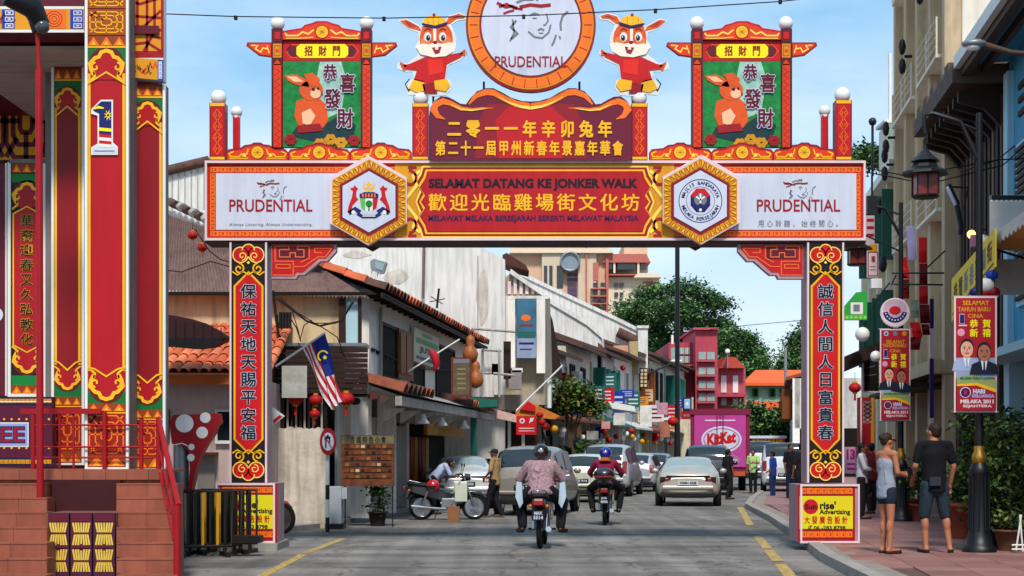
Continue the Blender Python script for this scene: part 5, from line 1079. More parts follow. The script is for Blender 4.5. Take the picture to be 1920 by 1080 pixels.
# street faces of the far row: storeys, windows, pent roofs
EXT = [(0, 10, '#d8d4cc', 5.4), (10, 17, '#cfc6b4', 6.0), (17, 25, '#d6d2ce', 6.2), (25, 33, '#dcd8d0', 6.6), (33, 41, '#d2caa8', 7.0), (41, 50, '#d8d2c8', 7.4), (50, 60, '#c9c4bc', 7.4), (60, 72, '#d8c8c0', 7.8)]
labs = ['grey-white shopfront with a teal-posted ground floor', 'cream shophouse behind the flowering shrub', 'white shophouse with dark window bays behind the shrub', 'white shophouse front with a latticed window and white awning', 'pale yellow shophouse front with a latticed black sign', 'white shophouse front with a small red awning roof', 'grey shophouse front left of the tall black lamp post', 'pink-white last shophouse front beside the red building']
for i, (v0, v1, c, zt) in enumerate(EXT):
    t = thing('row_shophouse', labs[i], 'shophouse', tuple(FL2 @ Vector((0, v0, 0))), group=None); wm = mat('row wall %d' % i, c, .85, noise=.12, scale=.8, streak=.3, bump=.1)
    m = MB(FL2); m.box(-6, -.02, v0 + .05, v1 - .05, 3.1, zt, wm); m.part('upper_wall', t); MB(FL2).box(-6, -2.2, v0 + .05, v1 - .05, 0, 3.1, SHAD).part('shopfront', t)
    for q in range(int((v1 - v0) / 3.6) + 1): vv = v0 + .05 + q * (v1 - v0 - .5) / max(1, int((v1 - v0) / 3.6)); MB(FL2).box(-.5, -.02, vv, vv + .42, 0, 3.1, wm).part('pillar', t)
    m = MB(FL2); m.ext([(-.2, v0, 3.15), (1.1, v0, 2.75), (1.1, v0, 2.85), (-.2, v0, 3.35)], (0, v1 - v0, 0), (TILED, TILEK, TEAL, WP2)[i % 4]); m.part('pent_roof', t)
    m = MB(FL2); m.ext([(-3, v0 - .1, zt + 1.2), (.7, v0 - .1, zt - .1), (.7, v0 - .1, zt + .05), (-3, v0 - .1, zt + 1.4)], (0, v1 - v0 + .2, 0), TILEK); m.part('roof', t)
    nw_ = max(1, int((v1 - v0) / 3))
    for q in range(nw_): a = v0 + .9 + q * (v1 - v0 - 1.0) / nw_; window(t, FL2, 0, a, a + 1.2, 3.9, zt - .7, 1, (WHITE, DBROWN, TEAL, WHITE)[i % 4], (GLASS, SHAD)[i % 2], 2, (SHUT, None, TEAL, None)[i % 4], open_=60)
    MB(FL2).box(.05, .3, v0 + 1, v0 + 2.2, 2.2, 2.75, (RED, MUST, BLUE, WHITE, GREEN, RED, WHITE, RED)[i]).part('shop_sign', t)
    for q in range(3): MB(FL2).box(-2.15, -1.9, v0 + 1 + q * 2.2, v0 + 2.4 + q * 2.2, .3, 2.3, mat('far goods %d' % ((i + q) % 5), ('#7a2a20', '#a8843c', '#44607c', '#8a8478', '#5c3a50')[(i + q) % 5], .7, noise=.6, scale=3)).part('window_display', t)
    rg = random.Random(50 + i)
    for q in range(3):                                   # boards standing out over the pavement, facing along the street
        vv = v0 + (q + .5) * (v1 - v0) / 3; z = rg.uniform(2.7, 4.6); uu = rg.uniform(.15, .5); w_ = rg.uniform(.5, .95); h_ = rg.uniform(.4, 1.0); mt = rg.choice((RED, WHITE, MUST, PINKW, SIGNW, TEAL, BLUE, CREAM))
        so_ = MB(FL2).box(uu, uu + w_, vv, vv + .1, z, z + h_, mt).part('projecting_sign', t); p = Pr(lambda a, b, l, uu=uu, w_=w_, h_=h_, vv=vv, z=z: (uu + w_ * a, vv - .004 - .003 * l, z + h_ * (1 - b)), FL2)
        for r_ in range(3): p.stroke([(.15, .25 + r_ * .25), (.85, .25 + r_ * .25)], .09, rg.choice((BLACK, DRED, NAVY)) if mt not in (RED, TEAL, BLUE) else SIGNW, 0)
        p.part('print', so_); MB(FL2).tube([(0, vv + .05, z + h_ * .8), (uu + .05, vv + .05, z + h_ * .8)], .02, BLKM, 5).part('bracket', t)
    for q in range(2):
        vv = v0 + 1.2 + q * (v1 - v0) * .5; z = rg.uniform(3.5, 4.6); ac = MB(FL2).box(0, .38, vv, vv + .8, z, z + .55, mat('air conditioner white', '#c8c6c0', .5, noise=.1)).part('air_conditioner', t); MB(FL2).lathe([(.02, 0), (.2, 0), (.2, .02), (.02, .02)], GREYM, 14, T=Matrix.Translation((.385, vv + .4, z + .27)) @ Matrix.Rotation(rad(90), 4, 'Y')).part('fan_grille', ac)
    MB(FL2).tube([(.06, v1 - .35, .1), (.06, v1 - .35, zt - .3)], .05, MESHG, 6).part('downpipe', t)
    for q in range(4): vv = v0 + .8 + q * (v1 - v0) / 4; MB(FL2).ball((rg.uniform(.5, 1.1), vv, rg.uniform(2.1, 2.5)), (.16, .16, .14), rg.choice((LRED, LRED, MUST, GLOBE)), 8).part('hanging_lantern', t)
# fittings of the corner house
for v, z in ((49.0, 3.25),): ac = MB(FS).box(UW, UW + .4, v, v + .85, z, z + .55, mat('air conditioner white', '#c8c6c0', .5, noise=.1)).part('air_conditioner', ch)
MB(FS).tube([(UW + .06, 35.0, 3.0), (UW + .06, 35.0, 4.75)], .045, MESHG, 6).part('downpipe', ch)
for k in range(9): MB(FS).box(UW, UW + .03, 34.2 + k * .55, 34.5 + k * .55, 3.72 - .02 * k, 3.78 - .02 * k, BC).part('cable_clip', ch)
MB(FS).tube([(UW + .04, 34.1, 3.78), (UW + .05, 37, 3.68), (UW + .05, 39, 3.6), (UW + .06, 46, 3.9), (UW + .05, 50, 3.7)], .016, BC, 5).part('cable', ch)
# weathering patches of bare render on the tall gable
for k, (x, y, w_, h_) in enumerate(((742, 520, 26, 18), (905, 560, 14, 60), (668, 478, 30, 8))):
    rg = random.Random(k); pts = [(x + w_ * math.cos(a * .6283) * rg.uniform(.6, 1), y + h_ * math.sin(a * .6283) * rg.uniform(.6, 1)) for a in range(10)]
    m = MB(); m.ext([P(a, b, 51.985) for a, b in pts], (0, .01, 0), mat('bare render', '#c4bab0', .9, noise=.25, scale=2, streak=.3)); m.part('plaster_patch', tw)
# ------------------------------------------------------------------ right side of the street (u = 6 facade line)
TAN = mat('tan stucco', '#c4ac8c', .8, noise=.1, streak=.25, bump=.1); TAN2 = mat('cream stucco', '#e6dccc', .8, noise=.08, streak=.15); CRM = mat('cream wall right', '#e2d6b8', .8, noise=.12, streak=.25)
SKYB = mat('sky blue plaster', '#4596ba', .75, noise=.08, streak=.15); SKYB2 = mat('pale blue trim', '#a4cad8', .7, noise=.05); ROOFB = mat('brown fascia', '#4c3830', .7, noise=.2)
def R(u0, u1, v0, v1, z0, z1, mt, m=None): return (m or MB(FS)).box(u0, u1, v0, v1, z0, z1, mt)
def tr(px, u=6.0): return t_at(px, u)
def zr(py, px, u=6.0): t = tr(px, u); Y = (FS @ Vector((u, t, 0))).y; return PZ(py, Y)
# blue shophouse
bs = thing('blue_shophouse', 'sky blue shophouse with louvred windows and deep brown eaves at the right edge', 'shophouse', tuple(FS @ Vector((6, 26, 0))))
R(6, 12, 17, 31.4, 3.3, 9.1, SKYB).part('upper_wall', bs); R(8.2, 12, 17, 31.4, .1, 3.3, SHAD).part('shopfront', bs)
for v in (31.0, 27.4, 23.6, 20.0): R(5.9, 6.45, v - .1, v + .4, .1, 3.3, SKYB2).part('ground_pillar', bs); R(5.88, 6, v - .05, v + .35, 3.3, 8.7, SKYB2).part('pilaster', bs)
for v in (20.8, 24.4, 28.3):
    f = R(5.95, 6, v, v + 2.2, 4.2, 7.2, SKYB2).part('window', bs)
    for k in range(22): MB(FS).box(5.9, 5.95, v + .1, v + 2.1, 4.3 + k * .13, 4.37 + k * .13, DBROWN).part('louvre', f)
for v in (21, 24.6, 28.6):
    for k in range(3): R(5.96, 6.0, v + .2, v + 1.8, 7.7 + k * .25, 7.8 + k * .25, DBROWN).part('vent_slot', bs)
m = MB(FS); m.ext([(5.1, 17, 8.95), (6, 17, 9.0), (8, 17, 9.9), (8, 17, 10.1), (5.1, 17, 9.1)], (0, 14.5, 0), SKYB); m.part('eave', bs)
R(4.98, 5.1, 17, 31.5, 8.88, 9.12, WHITE).part('gutter', bs); R(5.12, 5.3, 17, 31.5, 8.75, 8.94, ROOFB).part('eave_board', bs); R(5.5, 5.6, 17, 31.5, 8.8, 8.96, ROOFB).part('eave_batten', bs)
R(5.3, 6, 17, 31.4, 3.2, 3.35, SKYB2).part('string_course', bs)
# brown timber shophouse with stepped tile eave
br = thing('brown_shophouse', 'narrow dark brown timber shophouse with a stepped tiled eave on heavy brackets', 'shophouse', tuple(FS @ Vector((6, 34, 0))))
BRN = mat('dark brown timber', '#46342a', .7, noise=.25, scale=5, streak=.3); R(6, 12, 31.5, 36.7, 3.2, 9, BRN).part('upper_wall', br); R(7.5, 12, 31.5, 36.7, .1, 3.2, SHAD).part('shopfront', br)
for k in range(12): v = 31.6 + k * .43; R(5.9, 6, v, v + .2, 3.2, 8.4, (BRN, DBROWN, mat('worn timber', '#6b5140', .7, noise=.2, streak=.3))[k % 3]).part('board', br)
for k in range(9): v = 31.7 + k * .58; m = MB(FS); m.ext([(6, v, 8.6), (5.1, v, 8.5), (5.1, v, 8.3), (5.6, v, 8.15), (6, v, 7.7)], (0, .16, 0), DBROWN); m.part('bracket', br)
for k in range(11): v = 31.5 + k * .49; z = 8.62; R(4.95, 8, v, v + .47, z, z + .35 + .16 * (k % 2), mat('grey brown tile', '#5c4c44', .8, noise=.3, scale=4)).part('roof_tile', br)
for v in (31.6, 36.3): R(5.85, 6.3, v, v + .4, .1, 3.2, BRN).part('ground_pillar', br)
bl = thing('bare_bulb', 'small glowing yellow bulb on the dark brown timber front', 'lamp', tuple(FS @ Vector((5.6, 33.2, 5.9)))); MB(FS).box(5.6, 5.9, 33.18, 33.22, 6.0, 6.03, BLKM).part('arm', bl); MB(FS).ball((5.6, 33.2, 5.93), .09, mat('warm bulb', '#ffc86a', .4, noise=0, emit=2.0), 10).part('bulb', bl)
# tan hotel block with tall pilasters
th_ = thing('tan_building', 'tall tan and cream building with close-set pilasters and iron balconies on the right', 'building', tuple(FS @ Vector((6, 41, 0))))
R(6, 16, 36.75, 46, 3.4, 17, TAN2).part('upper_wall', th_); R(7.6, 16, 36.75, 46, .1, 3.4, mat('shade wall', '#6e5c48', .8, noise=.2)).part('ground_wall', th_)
for k in range(9):
    v = 36.8 + k * 1.1; R(5.62 if k % 2 == 0 else 5.8, 6, v, v + .42, .1 if k % 2 == 0 else 3.4, 17, TAN if k % 2 == 0 else TAN2).part('pilaster', th_)
for z in (4.2, 7.6, 11.2, 14.6):
    for k in range(4): v = 37.9 + k * 2.2; window(th_, FS, 6, v - .5, v + .45, z, z + 2.1, -1, WHITE, GLASS, 2)
for z in (7.1, 10.6, 14.0):
    for a, b in ((37.3, 40.6), (41.6, 45.4)):
        bo = R(5.5, 5.98, a, b, z - .08, z, TAN2).part('balcony', th_)
        m = MB(FS)
        for k in range(4): m.box(5.5, 5.52, a, b, z + .2 + k * .2, z + .22 + k * .2, TAN2)
        for q in (a, (a + b) / 2, b - .04): m.box(5.5, 5.54, q, q + .04, z, z + .85, TAN2)
        m.part('balustrade', bo, kind='stuff')
for v, z in ((45.5, 10.3), (42.0, 11.7), (38.8, 12.6), (45.8, 9.6)): m = MB(FS); m.tube([(5.6, v, z), (5.4, v, z)], .04, BLKM, 6); m.ball((5.35, v, z + .25), (.1, .1, .22), BLKM, 8); m.ball((5.35, v, z - .25), (.1, .1, .22), BLKM, 8); m.part('wall_lamp', th_)
R(5.3, 6, 36.75, 46, 3.3, 3.6, TAN).part('string_course', th_)
MB(FS).box(4.9, 6, 37.4, 45.8, 3.02, 3.12, DBROWN).part('shop_canopy', th_)
# cream ornate building and the one behind it
cr_ = thing('cream_building', 'ornate cream building with green shuttered windows behind the right gateway column', 'building', tuple(FS @ Vector((6, 52, 0))))
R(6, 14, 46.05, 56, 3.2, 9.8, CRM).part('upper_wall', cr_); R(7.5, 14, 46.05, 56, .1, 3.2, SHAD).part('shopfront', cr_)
m = MB(FS); m.ext([(5.9, 46.05, 9.8), (5.9, 48, 9.8), (5.9, 48.6, 10.8), (5.9, 50, 11.6), (5.9, 51.4, 10.8), (5.9, 52, 9.8), (5.9, 56, 9.8), (5.9, 56, 10.4), (5.9, 46.05, 10.4)][0:7], (.3, 0, 0), CRM); m.part('gable', cr_)
for v in (46.1, 48.6, 51.1, 53.6, 55.6): R(5.75, 6, v, v + .4, .1, 9.8, CRM).part('pilaster', cr_)
for v in (46.9, 49.4, 51.9): 
    for z in (4.3, 7.2): window(cr_, FS, 6, v + .1, v + 1.2, z, z + 1.9, -1, WHITE, GLASS, 2, mat('green shutter', '#2c5c4c', .6, noise=.15), open_=75)
R(5.5, 6, 46.05, 56, 9.55, 9.8, WHITE).part('cornice', cr_)
for v, z in ((47.5, 8.7), (46.6, 6.9)): m = MB(FS); m.ball((5.4, v, z), (.12, .12, .25), BLKM, 8); m.part('wall_lamp', cr_)
sp = thing('corner_turret', 'slim cream turret with a tall mast above the cream building', 'turret', P(1668, 290, 58)); MB().box(PX(1660, 58), PX(1676, 58), 58, 59, 9, PZ(238, 58), WP2).part('shaft', sp); MB().box(PX(1656, 58), PX(1680, 58), 57.8, 59.2, PZ(232, 58), PZ(226, 58), WP2).part('cap', sp); MB().tube([P(1669, 228, 58.4), P(1669, 100, 58.4)], .07, WHITE, 6).part('mast', sp)
an2 = thing('lightning_mast', 'thin black rooftop mast left of the turret', 'mast', P(1636, 320, 60)); MB().tube([P(1636, 330, 60), P(1636, 228, 60)], .05, BLKM, 6).part('mast', an2); MB().ball(P(1636, 228, 60), .16, BLKM, 8).part('knob', an2)
R2 = frame(17.6, 100, .16)
fr_ = thing('far_shophouse', 'pale blue and white far shophouse seen between gateway column and trees', 'shophouse', tuple(R2 @ Vector((0, 0, 0))))
R2 = frame(17.6, 100, .16)
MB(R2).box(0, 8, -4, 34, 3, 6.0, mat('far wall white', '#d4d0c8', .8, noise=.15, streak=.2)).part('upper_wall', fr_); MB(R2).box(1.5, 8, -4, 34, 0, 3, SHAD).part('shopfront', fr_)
for k in range(9): MB(R2).box(-.12, .3, -4 + k * 4.2, -3.5 + k * 4.2, .1, 6.0, SKYB2 if k % 2 else WP).part('pilaster', fr_)
m = MB(R2); m.ext([(-.5, -4, 5.9), (3, -4, 6.8), (3, -4, 7.0), (-.5, -4, 6.1)], (0, 38, 0), TILED); m.part('roof', fr_)
for k in range(8): window(fr_, R2, 0, -3 + k * 4.2, -1.6 + k * 4.2, 3.6, 5.4, -1, WHITE, GLASS, 2, SHUT, open_=70)
# lamp posts
def lamp_post(label, bx, by_px, Y, htop, arm_px, lan, dark=1.0):
    z0 = .105; X = PX(bx, Y); t = thing('street_lamp', label, 'street lamp', (X, Y, z0), group='cast iron lamp posts on the right pavement'); m = MB(); r = .8
    m.lathe([(.24, 0), (.24, .07), (.19, .1), (.17, .22), (.145, .28), (.135, 1.1), (.15, 1.13), (.12, 1.2), (.09, 1.26)], BLKM, 16, (X, Y, z0)); m.part('base', t)
    m = MB()
    for k in range(10): a = 2 * math.pi * k / 10; m.tube([(X + .15 * math.cos(a), Y + .15 * math.sin(a), z0 + .3), (X + .138 * math.cos(a), Y + .138 * math.sin(a), z0 + 1.08)], .014, BLKM, 5)
    m.part('fluting', t, kind='stuff')
    MB().lathe([(.085, 1.26), (.105, 1.3), (.105, 1.36), (.075, 1.42), (.075, 1.5)], mat('brass', '#b88a3a', .35, .8, noise=.1), 14, (X, Y, z0)).part('collar', t)
    MB().lathe([(.062, 1.5), (.055, 2.6), (.045, htop - z0)], BLKM, 12, (X, Y, z0)).part('shaft', t); ax = PX(arm_px, Y); sg = -1
    MB().tube([(X, Y, htop - .7), (X + (ax - X) * .35, Y, htop - .12), (ax + .1, Y, htop), (ax - .02, Y, htop - .03), (ax, Y, htop - .3)], .035, BLKM, 8).part('arm', t)
    MB().tube([(X, Y, htop - .25), (X + (ax - X) * .5, Y, htop - .1)], .02, BLKM, 6).part('arm_brace', t)
    c = Vector((ax, Y, lan)); w = .17
    m = MB(); m.tube([(ax, Y, htop - .3), c + Vector((0, 0, .5))], .012, BLKM, 5); m.part('hanger', t)
    lo = MB(); lo.lathe([(.335, .13), (.32, .17), (.20, .23), (.16, .30), (.21, .32), (.10, .42), (.03, .50), (.02, .56)], BLKM, 8, c, smooth=False); ho = lo.part('lantern_roof', t); MB().lathe([(.18, -.20), (.2, -.18), (.2, -.16)], BLKM, 8, c, smooth=False).part('lantern_base', t)
    k = MB(); k.box(c.x - .145, c.x + .145, Y - .145, Y + .145, lan - .17, lan + .17, mat('lantern amber glass', '#7c2014', .3, noise=.25, scale=8)); k.part('lantern_glass', t)
    k = MB()
    for a, b in ((-1, -1), (1, -1), (1, 1), (-1, 1), (0, -1)): k.box(c.x + a * .148 - .012, c.x + a * .148 + .012, Y + b * .148 - .012, Y + b * .148 + .012, lan - .16, lan + .18, BLKM)
    k.part('lantern_bars', t, kind='stuff'); return t
lamp_post('nearest black lamp post with brass collar and lantern arm, in front of the bushy plants', 1836, 1033, 22.7, PZ(212, 22.7), 1735, PZ(345, 22.7))
lamp_post('black lamp post further back behind the woman in the grey vest', 1689, 975, 33, PZ(380, 33) , 1606, PZ(480, 33))
# election style banners on the posts (flat prints)
def face(p, x, y, w, h, l, skin, hair, suit, shirt, tie):
    p.poly([(x - w * .95, y + h * 1.35), (x - w * .8, y + h * .75), (x - w * .3, y + h * .55), (x + w * .3, y + h * .55), (x + w * .8, y + h * .75), (x + w * .95, y + h * 1.35)], suit, l)
    p.poly([(x - w * .22, y + h * .52), (x + w * .22, y + h * .52), (x + w * .1, y + h * 1.1), (x - w * .1, y + h * 1.1)], shirt, l + 1); p.poly([(x - w * .05, y + h * .6), (x + w * .05, y + h * .6), (x + w * .07, y + h * 1.1), (x - w * .07, y + h * 1.1)], tie, l + 2)
    p.circ(x, y - h * .06, w * .46, hair, l + 2, 18, h * .55); p.circ(x, y + h * .06, w * .41, skin, l + 3, 18, h * .5)
    for s in (-1, 1): p.circ(x + s * w * .17, y, w * .055, BLACK, l + 4, 8, h * .035); p.stroke([(x + s * w * .08, y - h * .09), (x + s * w * .26, y - h * .1)], h * .035, hair, l + 4)
    p.stroke([(x, y), (x + w * .04, y + h * .14), (x - w * .04, y + h * .15)], w * .04, mat('skin shade', '#9c5f48', .6, noise=0), l + 4); p.stroke([(x - w * .15, y + h * .26), (x, y + h * .29), (x + w * .15, y + h * .26)], h * .05, DRED, l + 4)
SK1, SK2 = mat('print skin', '#d89c82', .6, noise=.08), mat('print skin dark', '#a86a50', .6, noise=.08)
def banner(label, x0, y0, x1, y1, Y, kind):
    t = thing('street_banner', label, 'banner', P((x0 + x1) / 2, y1, Y), group='festive greeting banners hung on the lamp posts'); MB().box(PX(x0, Y), PX(x1, Y), Y, Y + .012, PZ(y1, Y), PZ(y0, Y), PINKW).part('cloth', t)
    for y in (y0, y1): MB().tube([P(x0 - 3, y, Y + .03), P(x1 + 3, y, Y + .03)], .014, GREYM, 6).part('rod', t)
    MB().tube([P((x0 + x1) / 2, y0 + 4, Y + .03), P((x0 + x1) / 2 + 6, y0 + 4, Y + .12)], .014, BLKM, 6).part('clamp', t)
    A = lambda a: x0 + (x1 - x0) * a; B = lambda b: y0 + (y1 - y0) * b; p = Pr(camplane(Y, base=.003)); RP = mat('banner red', '#a01424', .55, noise=.1, scale=4)
    p.rect(A(.04), B(.012), A(.96), B(.988), RP, 0); s = (x1 - x0) / 78.
    if kind: 
        for k, c in enumerate((BLUE, ASH, MUST)): p.circ(A(.2 + k * .3), B(.05), 6 * s, SIGNW if k == 0 else c, 1, 12); p.circ(A(.2 + k * .3), B(.05), 3.5 * s, c, 2, 10)
    o = .07 if kind else 0
    p.text('SELAMAT', A(.2), B(.035 + o * 1.2), A(.82), B(.075 + o * 1.2), MUST, 1, .03); p.text('TAHUN BARU', A(.08), B(.09 + o), A(.85), B(.13 + o), MUST, 1, .03); p.text('CINA', A(.32), B(.15 + o), A(.68), B(.185 + o), MUST, 1, .03)
    p.text('1', A(.12), B(.15 + o), A(.24), B(.235 + o), SIGNW, 1, .09); p.text('1', A(.13), B(.155 + o), A(.235), B(.23 + o), NAVY, 2, .03); p.rect(A(.1), B(.245 + o), A(.3), B(.255 + o), SIGNW, 1)
    for ch, a, b in (('恭', .36, .2), ('賀', .66, .2), ('新', .36, .28), ('禧', .66, .28)): p.text(ch, A(a), B(b + o), A(a + .2), B(b + .07 + o), YEL, 1, .03)
    p.circ(A(.16), B(.31 + o), 7 * s, mat('rosette pink', '#d890a8', .6, noise=.1), 1, 12)
    p.rect(A(.04), B(.53 + o), A(.96), B(.70), mat('banner sky', '#8c9cb8', .6, noise=.15, scale=3), 1)
    sh = mat('shirt blue print', '#98a4c8', .6, noise=.08); su = mat('suit print', '#14182c', .6, noise=.05)
    face(p, A(.29), B(.45 + o * .6), 28 * s, 30 * s, 2, SK1, BLACK, sh if not kind else su, WHITE, sh if not kind else NAVY); face(p, A(.69), B(.48 + o * .5), 28 * s, 30 * s, 8, SK2, BLACK, su, WHITE, NAVY)
    p.poly([(A(.04), B(.70)), (A(.4), B(.68)), (A(.96), B(.72)), (A(.96), B(.80)), (A(.5), B(.745)), (A(.04), B(.76))], mat('banner band green', '#8c9c5a', .6, noise=.15, scale=3), 14); p.poly([(A(.04), B(.76)), (A(.5), B(.745)), (A(.96), B(.80)), (A(.96), B(.83)), (A(.5), B(.77)), (A(.04), B(.775))], GOLD, 15)
    p.text('MUSIM PERAYAAN', A(.12), B(.695), A(.84), B(.72), TEAL, 15, .03); p.poly([(A(.04), B(.776)), (A(.5), B(.77)), (A(.96), B(.83)), (A(.96), B(.985)), (A(.04), B(.985))], RP, 15)
    p.circ(A(.24), B(.83), 10 * s, SIGNW, 16, 16); p.circ(A(.24), B(.83), 8.4 * s, NAVY, 17, 16); p.text('1', A(.21), B(.81), A(.27), B(.85), RED, 18, .06)
    p.text('HARI', A(.42), B(.80), A(.7), B(.84), SIGNW, 16, .06); p.text('KELUARGA', A(.4), B(.845), A(.92), B(.875), mat('lilac print', '#a49cd8', .6, noise=0), 16, .06); p.text('MELAKA 2011', A(.12), B(.89), A(.9), B(.925), PINKW, 16, .06); p.text('SEJAHTERA', A(.18), B(.935), A(.86), B(.965), PINKW, 16, .04)
    p.part('banner_print', t); return t
banner('large red new year banner with two portraits on the nearest lamp post', 1789, 556, 1869, 773, 22.5, 0)
banner('smaller red new year banner with two portraits on the second lamp post', 1650, 617, 1707, 789, 32.7, 1)
# round rosette sign
rs = thing('round_sign', 'round pink and white sign with a blue lettered arc above the smaller banner', 'sign', P(1678, 614, 32.7)); C0 = P(1678, 586, 32.7)
MB().ext([(C0.x + .3 * math.cos(k * .2244), 32.68, C0.z + .3 * math.sin(k * .2244)) for k in range(28)], (0, .05, 0), PINKW).part('disc', rs)
p = Pr(camplane(32.68)); p.circ(1678, 586, 26, PINKW, 0, 24); p.circ(1678, 578, 22, mat('disc lilac', '#b89cb0', .6, noise=.15, scale=8), 1, 20, 17); p.ring(1678, 582, 14, 23, NAVY, 2, 18, 10, 170); p.circ(1678, 582, 11, RED, 3, 14, 8)
for k in range(9): a = rad(20 + 17.5 * k); p.circ(1678 + 18.5 * math.cos(a), 582 + 18.5 * math.sin(a), 1.6, SIGNW, 3, 6)
p.part('sign_print', rs); MB().tube([P(1672, 610, 32.75), P(1672, 622, 32.75)], .02, BLKM, 5).part('stem', rs)
# hanging cloths, rods, signs
rod = thing('cloth_rod', 'black iron rods reaching from the second lamp post with hanging cloths', 'rod', P(1685, 520, 33)); 
for a, b in (((1672, 512), (1770, 512)), ((1676, 533), (1768, 534)), ((1680, 515), (1672, 534)), ((1620, 440), (1690, 472)), ((1735, 505), (1772, 470)), ((1640, 566), (1668, 530))): MB().tube([P(*a, 33), P(*b, 33)], .018, BLKM, 6).part('rod', rod)
def ribbon(name, label, segs, Y, group='festive cloths on the iron rods'):
    t = thing(name, label, 'cloth', P(segs[0][0], segs[-1][2], Y), group=group)
    for (xa, ya, yb, w, mt, sk) in segs:
        m = MB(); n = 6; vs_ = []
        for i in range(n + 1): f = i / n; y = ya + (yb - ya) * f; o = sk * f; vs_ += [P(xa + o, y, Y + .08 * math.sin(f * 6)), P(xa + w + o, y, Y - .08 * math.sin(f * 6)) ]
        m.add(vs_, [[2 * i, 2 * i + 1, 2 * i + 3, 2 * i + 2] for i in range(n)], mt, True); m.add([v + Vector((0, .02, 0)) for v in vs_], [[2 * i, 2 * i + 1, 2 * i + 3, 2 * i + 2] for i in range(n)], mt, True); m.part('cloth', t)
BR = mat('bright red cloth', '#d01820', .6, noise=.1); BR2 = mat('dark red cloth', '#6c1018', .65, noise=.12); LIL = mat('lilac cloth', '#9a94c0', .6, noise=.3, scale=2)
ribbon('hanging_cloth', 'twisted white and violet cloth, leftmost above the iron rods', [(1699, 424, 488, 16, LIL, 4)], 33.2)
ribbon('hanging_cloth', 'narrow red cloth crossing the iron rod on the left', [(1688, 482, 522, 12, BR, 6), (1692, 524, 560, 13, BR2, 0)], 33.1)
ribbon('hanging_cloth', 'tall bright and dark red cloth hanging right of the others', [(1723, 445, 493, 15, BR, 0), (1724, 494, 535, 15, BR2, 0), (1724, 536, 570, 16, BR, 0), (1724, 571, 606, 18, BR2, 2)], 33.3)
ribbon('hanging_cloth', 'bunched red cloth hanging lowest beside the smaller banner', [(1706, 604, 632, 18, BR, 6), (1708, 632, 656, 20, BR2, -4), (1728, 608, 628, 14, BR2, 2)], 33.0)
ribbon('hanging_cloth', 'pale green striped cloth between the red ones', [(1708, 562, 596, 14, mat('grey green cloth', '#7c8c80', .6, noise=.3, scale=6), 2)], 33.15)
pb = thing('purple_column', 'slim purple and white striped pole running down the tan pilaster', 'pole', P(1746, 930, 33.4))
for k in range(6): MB().box(PX(1744, 33.4), PX(1751, 33.4), 33.4, 33.46, PZ(560 + (k + 1) * 56, 33.4), PZ(560 + k * 56, 33.4), (mat('purple paint', '#3c1868', .5, noise=.1), PINKW, MATS['purple paint'])[k % 3]).part('band', pb)
gs = thing('green_sign', 'green house-shaped sign with a small white picture beside the gateway column', 'sign', P(1605, 600, 40)); MB().ext([P(a, b, 40) for a, b in ((1583, 600), (1583, 575), (1606, 548), (1626, 546), (1626, 600))], (0, .12, 0), mat('sign green', '#2c9a3c', .5, noise=.1)).part('board', gs)
p = Pr(camplane(40)); p.rect(1595, 567, 1618, 589, WHITE, 0); p.rect(1600, 571, 1612, 584, ASH, 1); p.rect(1584, 591, 1625, 599, LGREEN, 0)
for k in range(5): p.circ(1588 + k * 8.5, 595, 1.6, YEL, 1, 6)
p.part('sign_print', gs)
def board(name, label, cat, r, Y, mt, art=None, dep=.06, group=None):
    m = MB().box(PX(r[0], Y), PX(r[2], Y), Y, Y + dep, PZ(r[3], Y), PZ(r[1], Y), mt); o = m.solo(name, label, cat, group)
    if art: p = Pr(camplane(Y)); art(p); p.part('print', o)
    return o
def a1(p): p.rect(1628, 458, 1645, 474, MUST, 0); p.frame(1627, 472, 1646, 518, 1.6, DRED, 1); p.htext('福', 1632, 1642, 480, 492, DRED, 1, .04); p.stroke([(1631, 500), (1642, 500)], 1.4, DRED, 1); p.stroke([(1631, 506), (1642, 506)], 1.4, DRED, 1)
board('hanging_sign', 'narrow pink and white sign with a gold top above the green sign', 'sign', (1626, 457, 1647, 520), 42, PINKW, a1)
def a2(p): p.rect(1626, 376, 1638, 388, RED, 0); p.rect(1625, 394, 1637, 400, RED, 0)
board('striped_sign', 'pale sign with red bars behind the edge of the gateway beam', 'sign', (1624, 404, 1640, 462), 43, PINKW, lambda p: [p.rect(1625, 410 + k * 14, 1639, 416 + k * 14, RED, 0) for k in range(3)])
board('black_speaker', 'black box loudspeaker hung on a pole beside the gateway beam', 'loudspeaker', (1626, 367, 1645, 401), 30, BLKM, dep=.2)
MB().tube([P(1635, 367, 30.1), P(1635, 328, 30.1)], .02, BLKM, 6).solo('hanging_rod', 'thin black rod above the box loudspeaker', 'rod')
board('white_box', 'small white box mounted on the wall under the pink sign', 'box', (1634, 522, 1654, 540), 38, WHITE, dep=.2)
board('menu_blackboard', 'white-framed blackboard under the dark awning behind the gateway column', 'blackboard', (1617, 672, 1650, 736), 36, WHITE, lambda p: (p.rect(1620, 675, 1648, 733, SHAD, 0), p.stroke([(1624, 690), (1640, 686)], 1.2, ASH, 1), p.stroke([(1624, 704), (1644, 702)], 1.2, ASH, 1)))
m = MB(); m.ext([P(a, b, 35) for a, b in ((1584, 668), (1650, 640), (1650, 664), (1584, 692))], (0, 1.2, -.1), DBROWN); m.solo('dark_awning', 'dark sloping awning just right of the gateway column', 'awning')
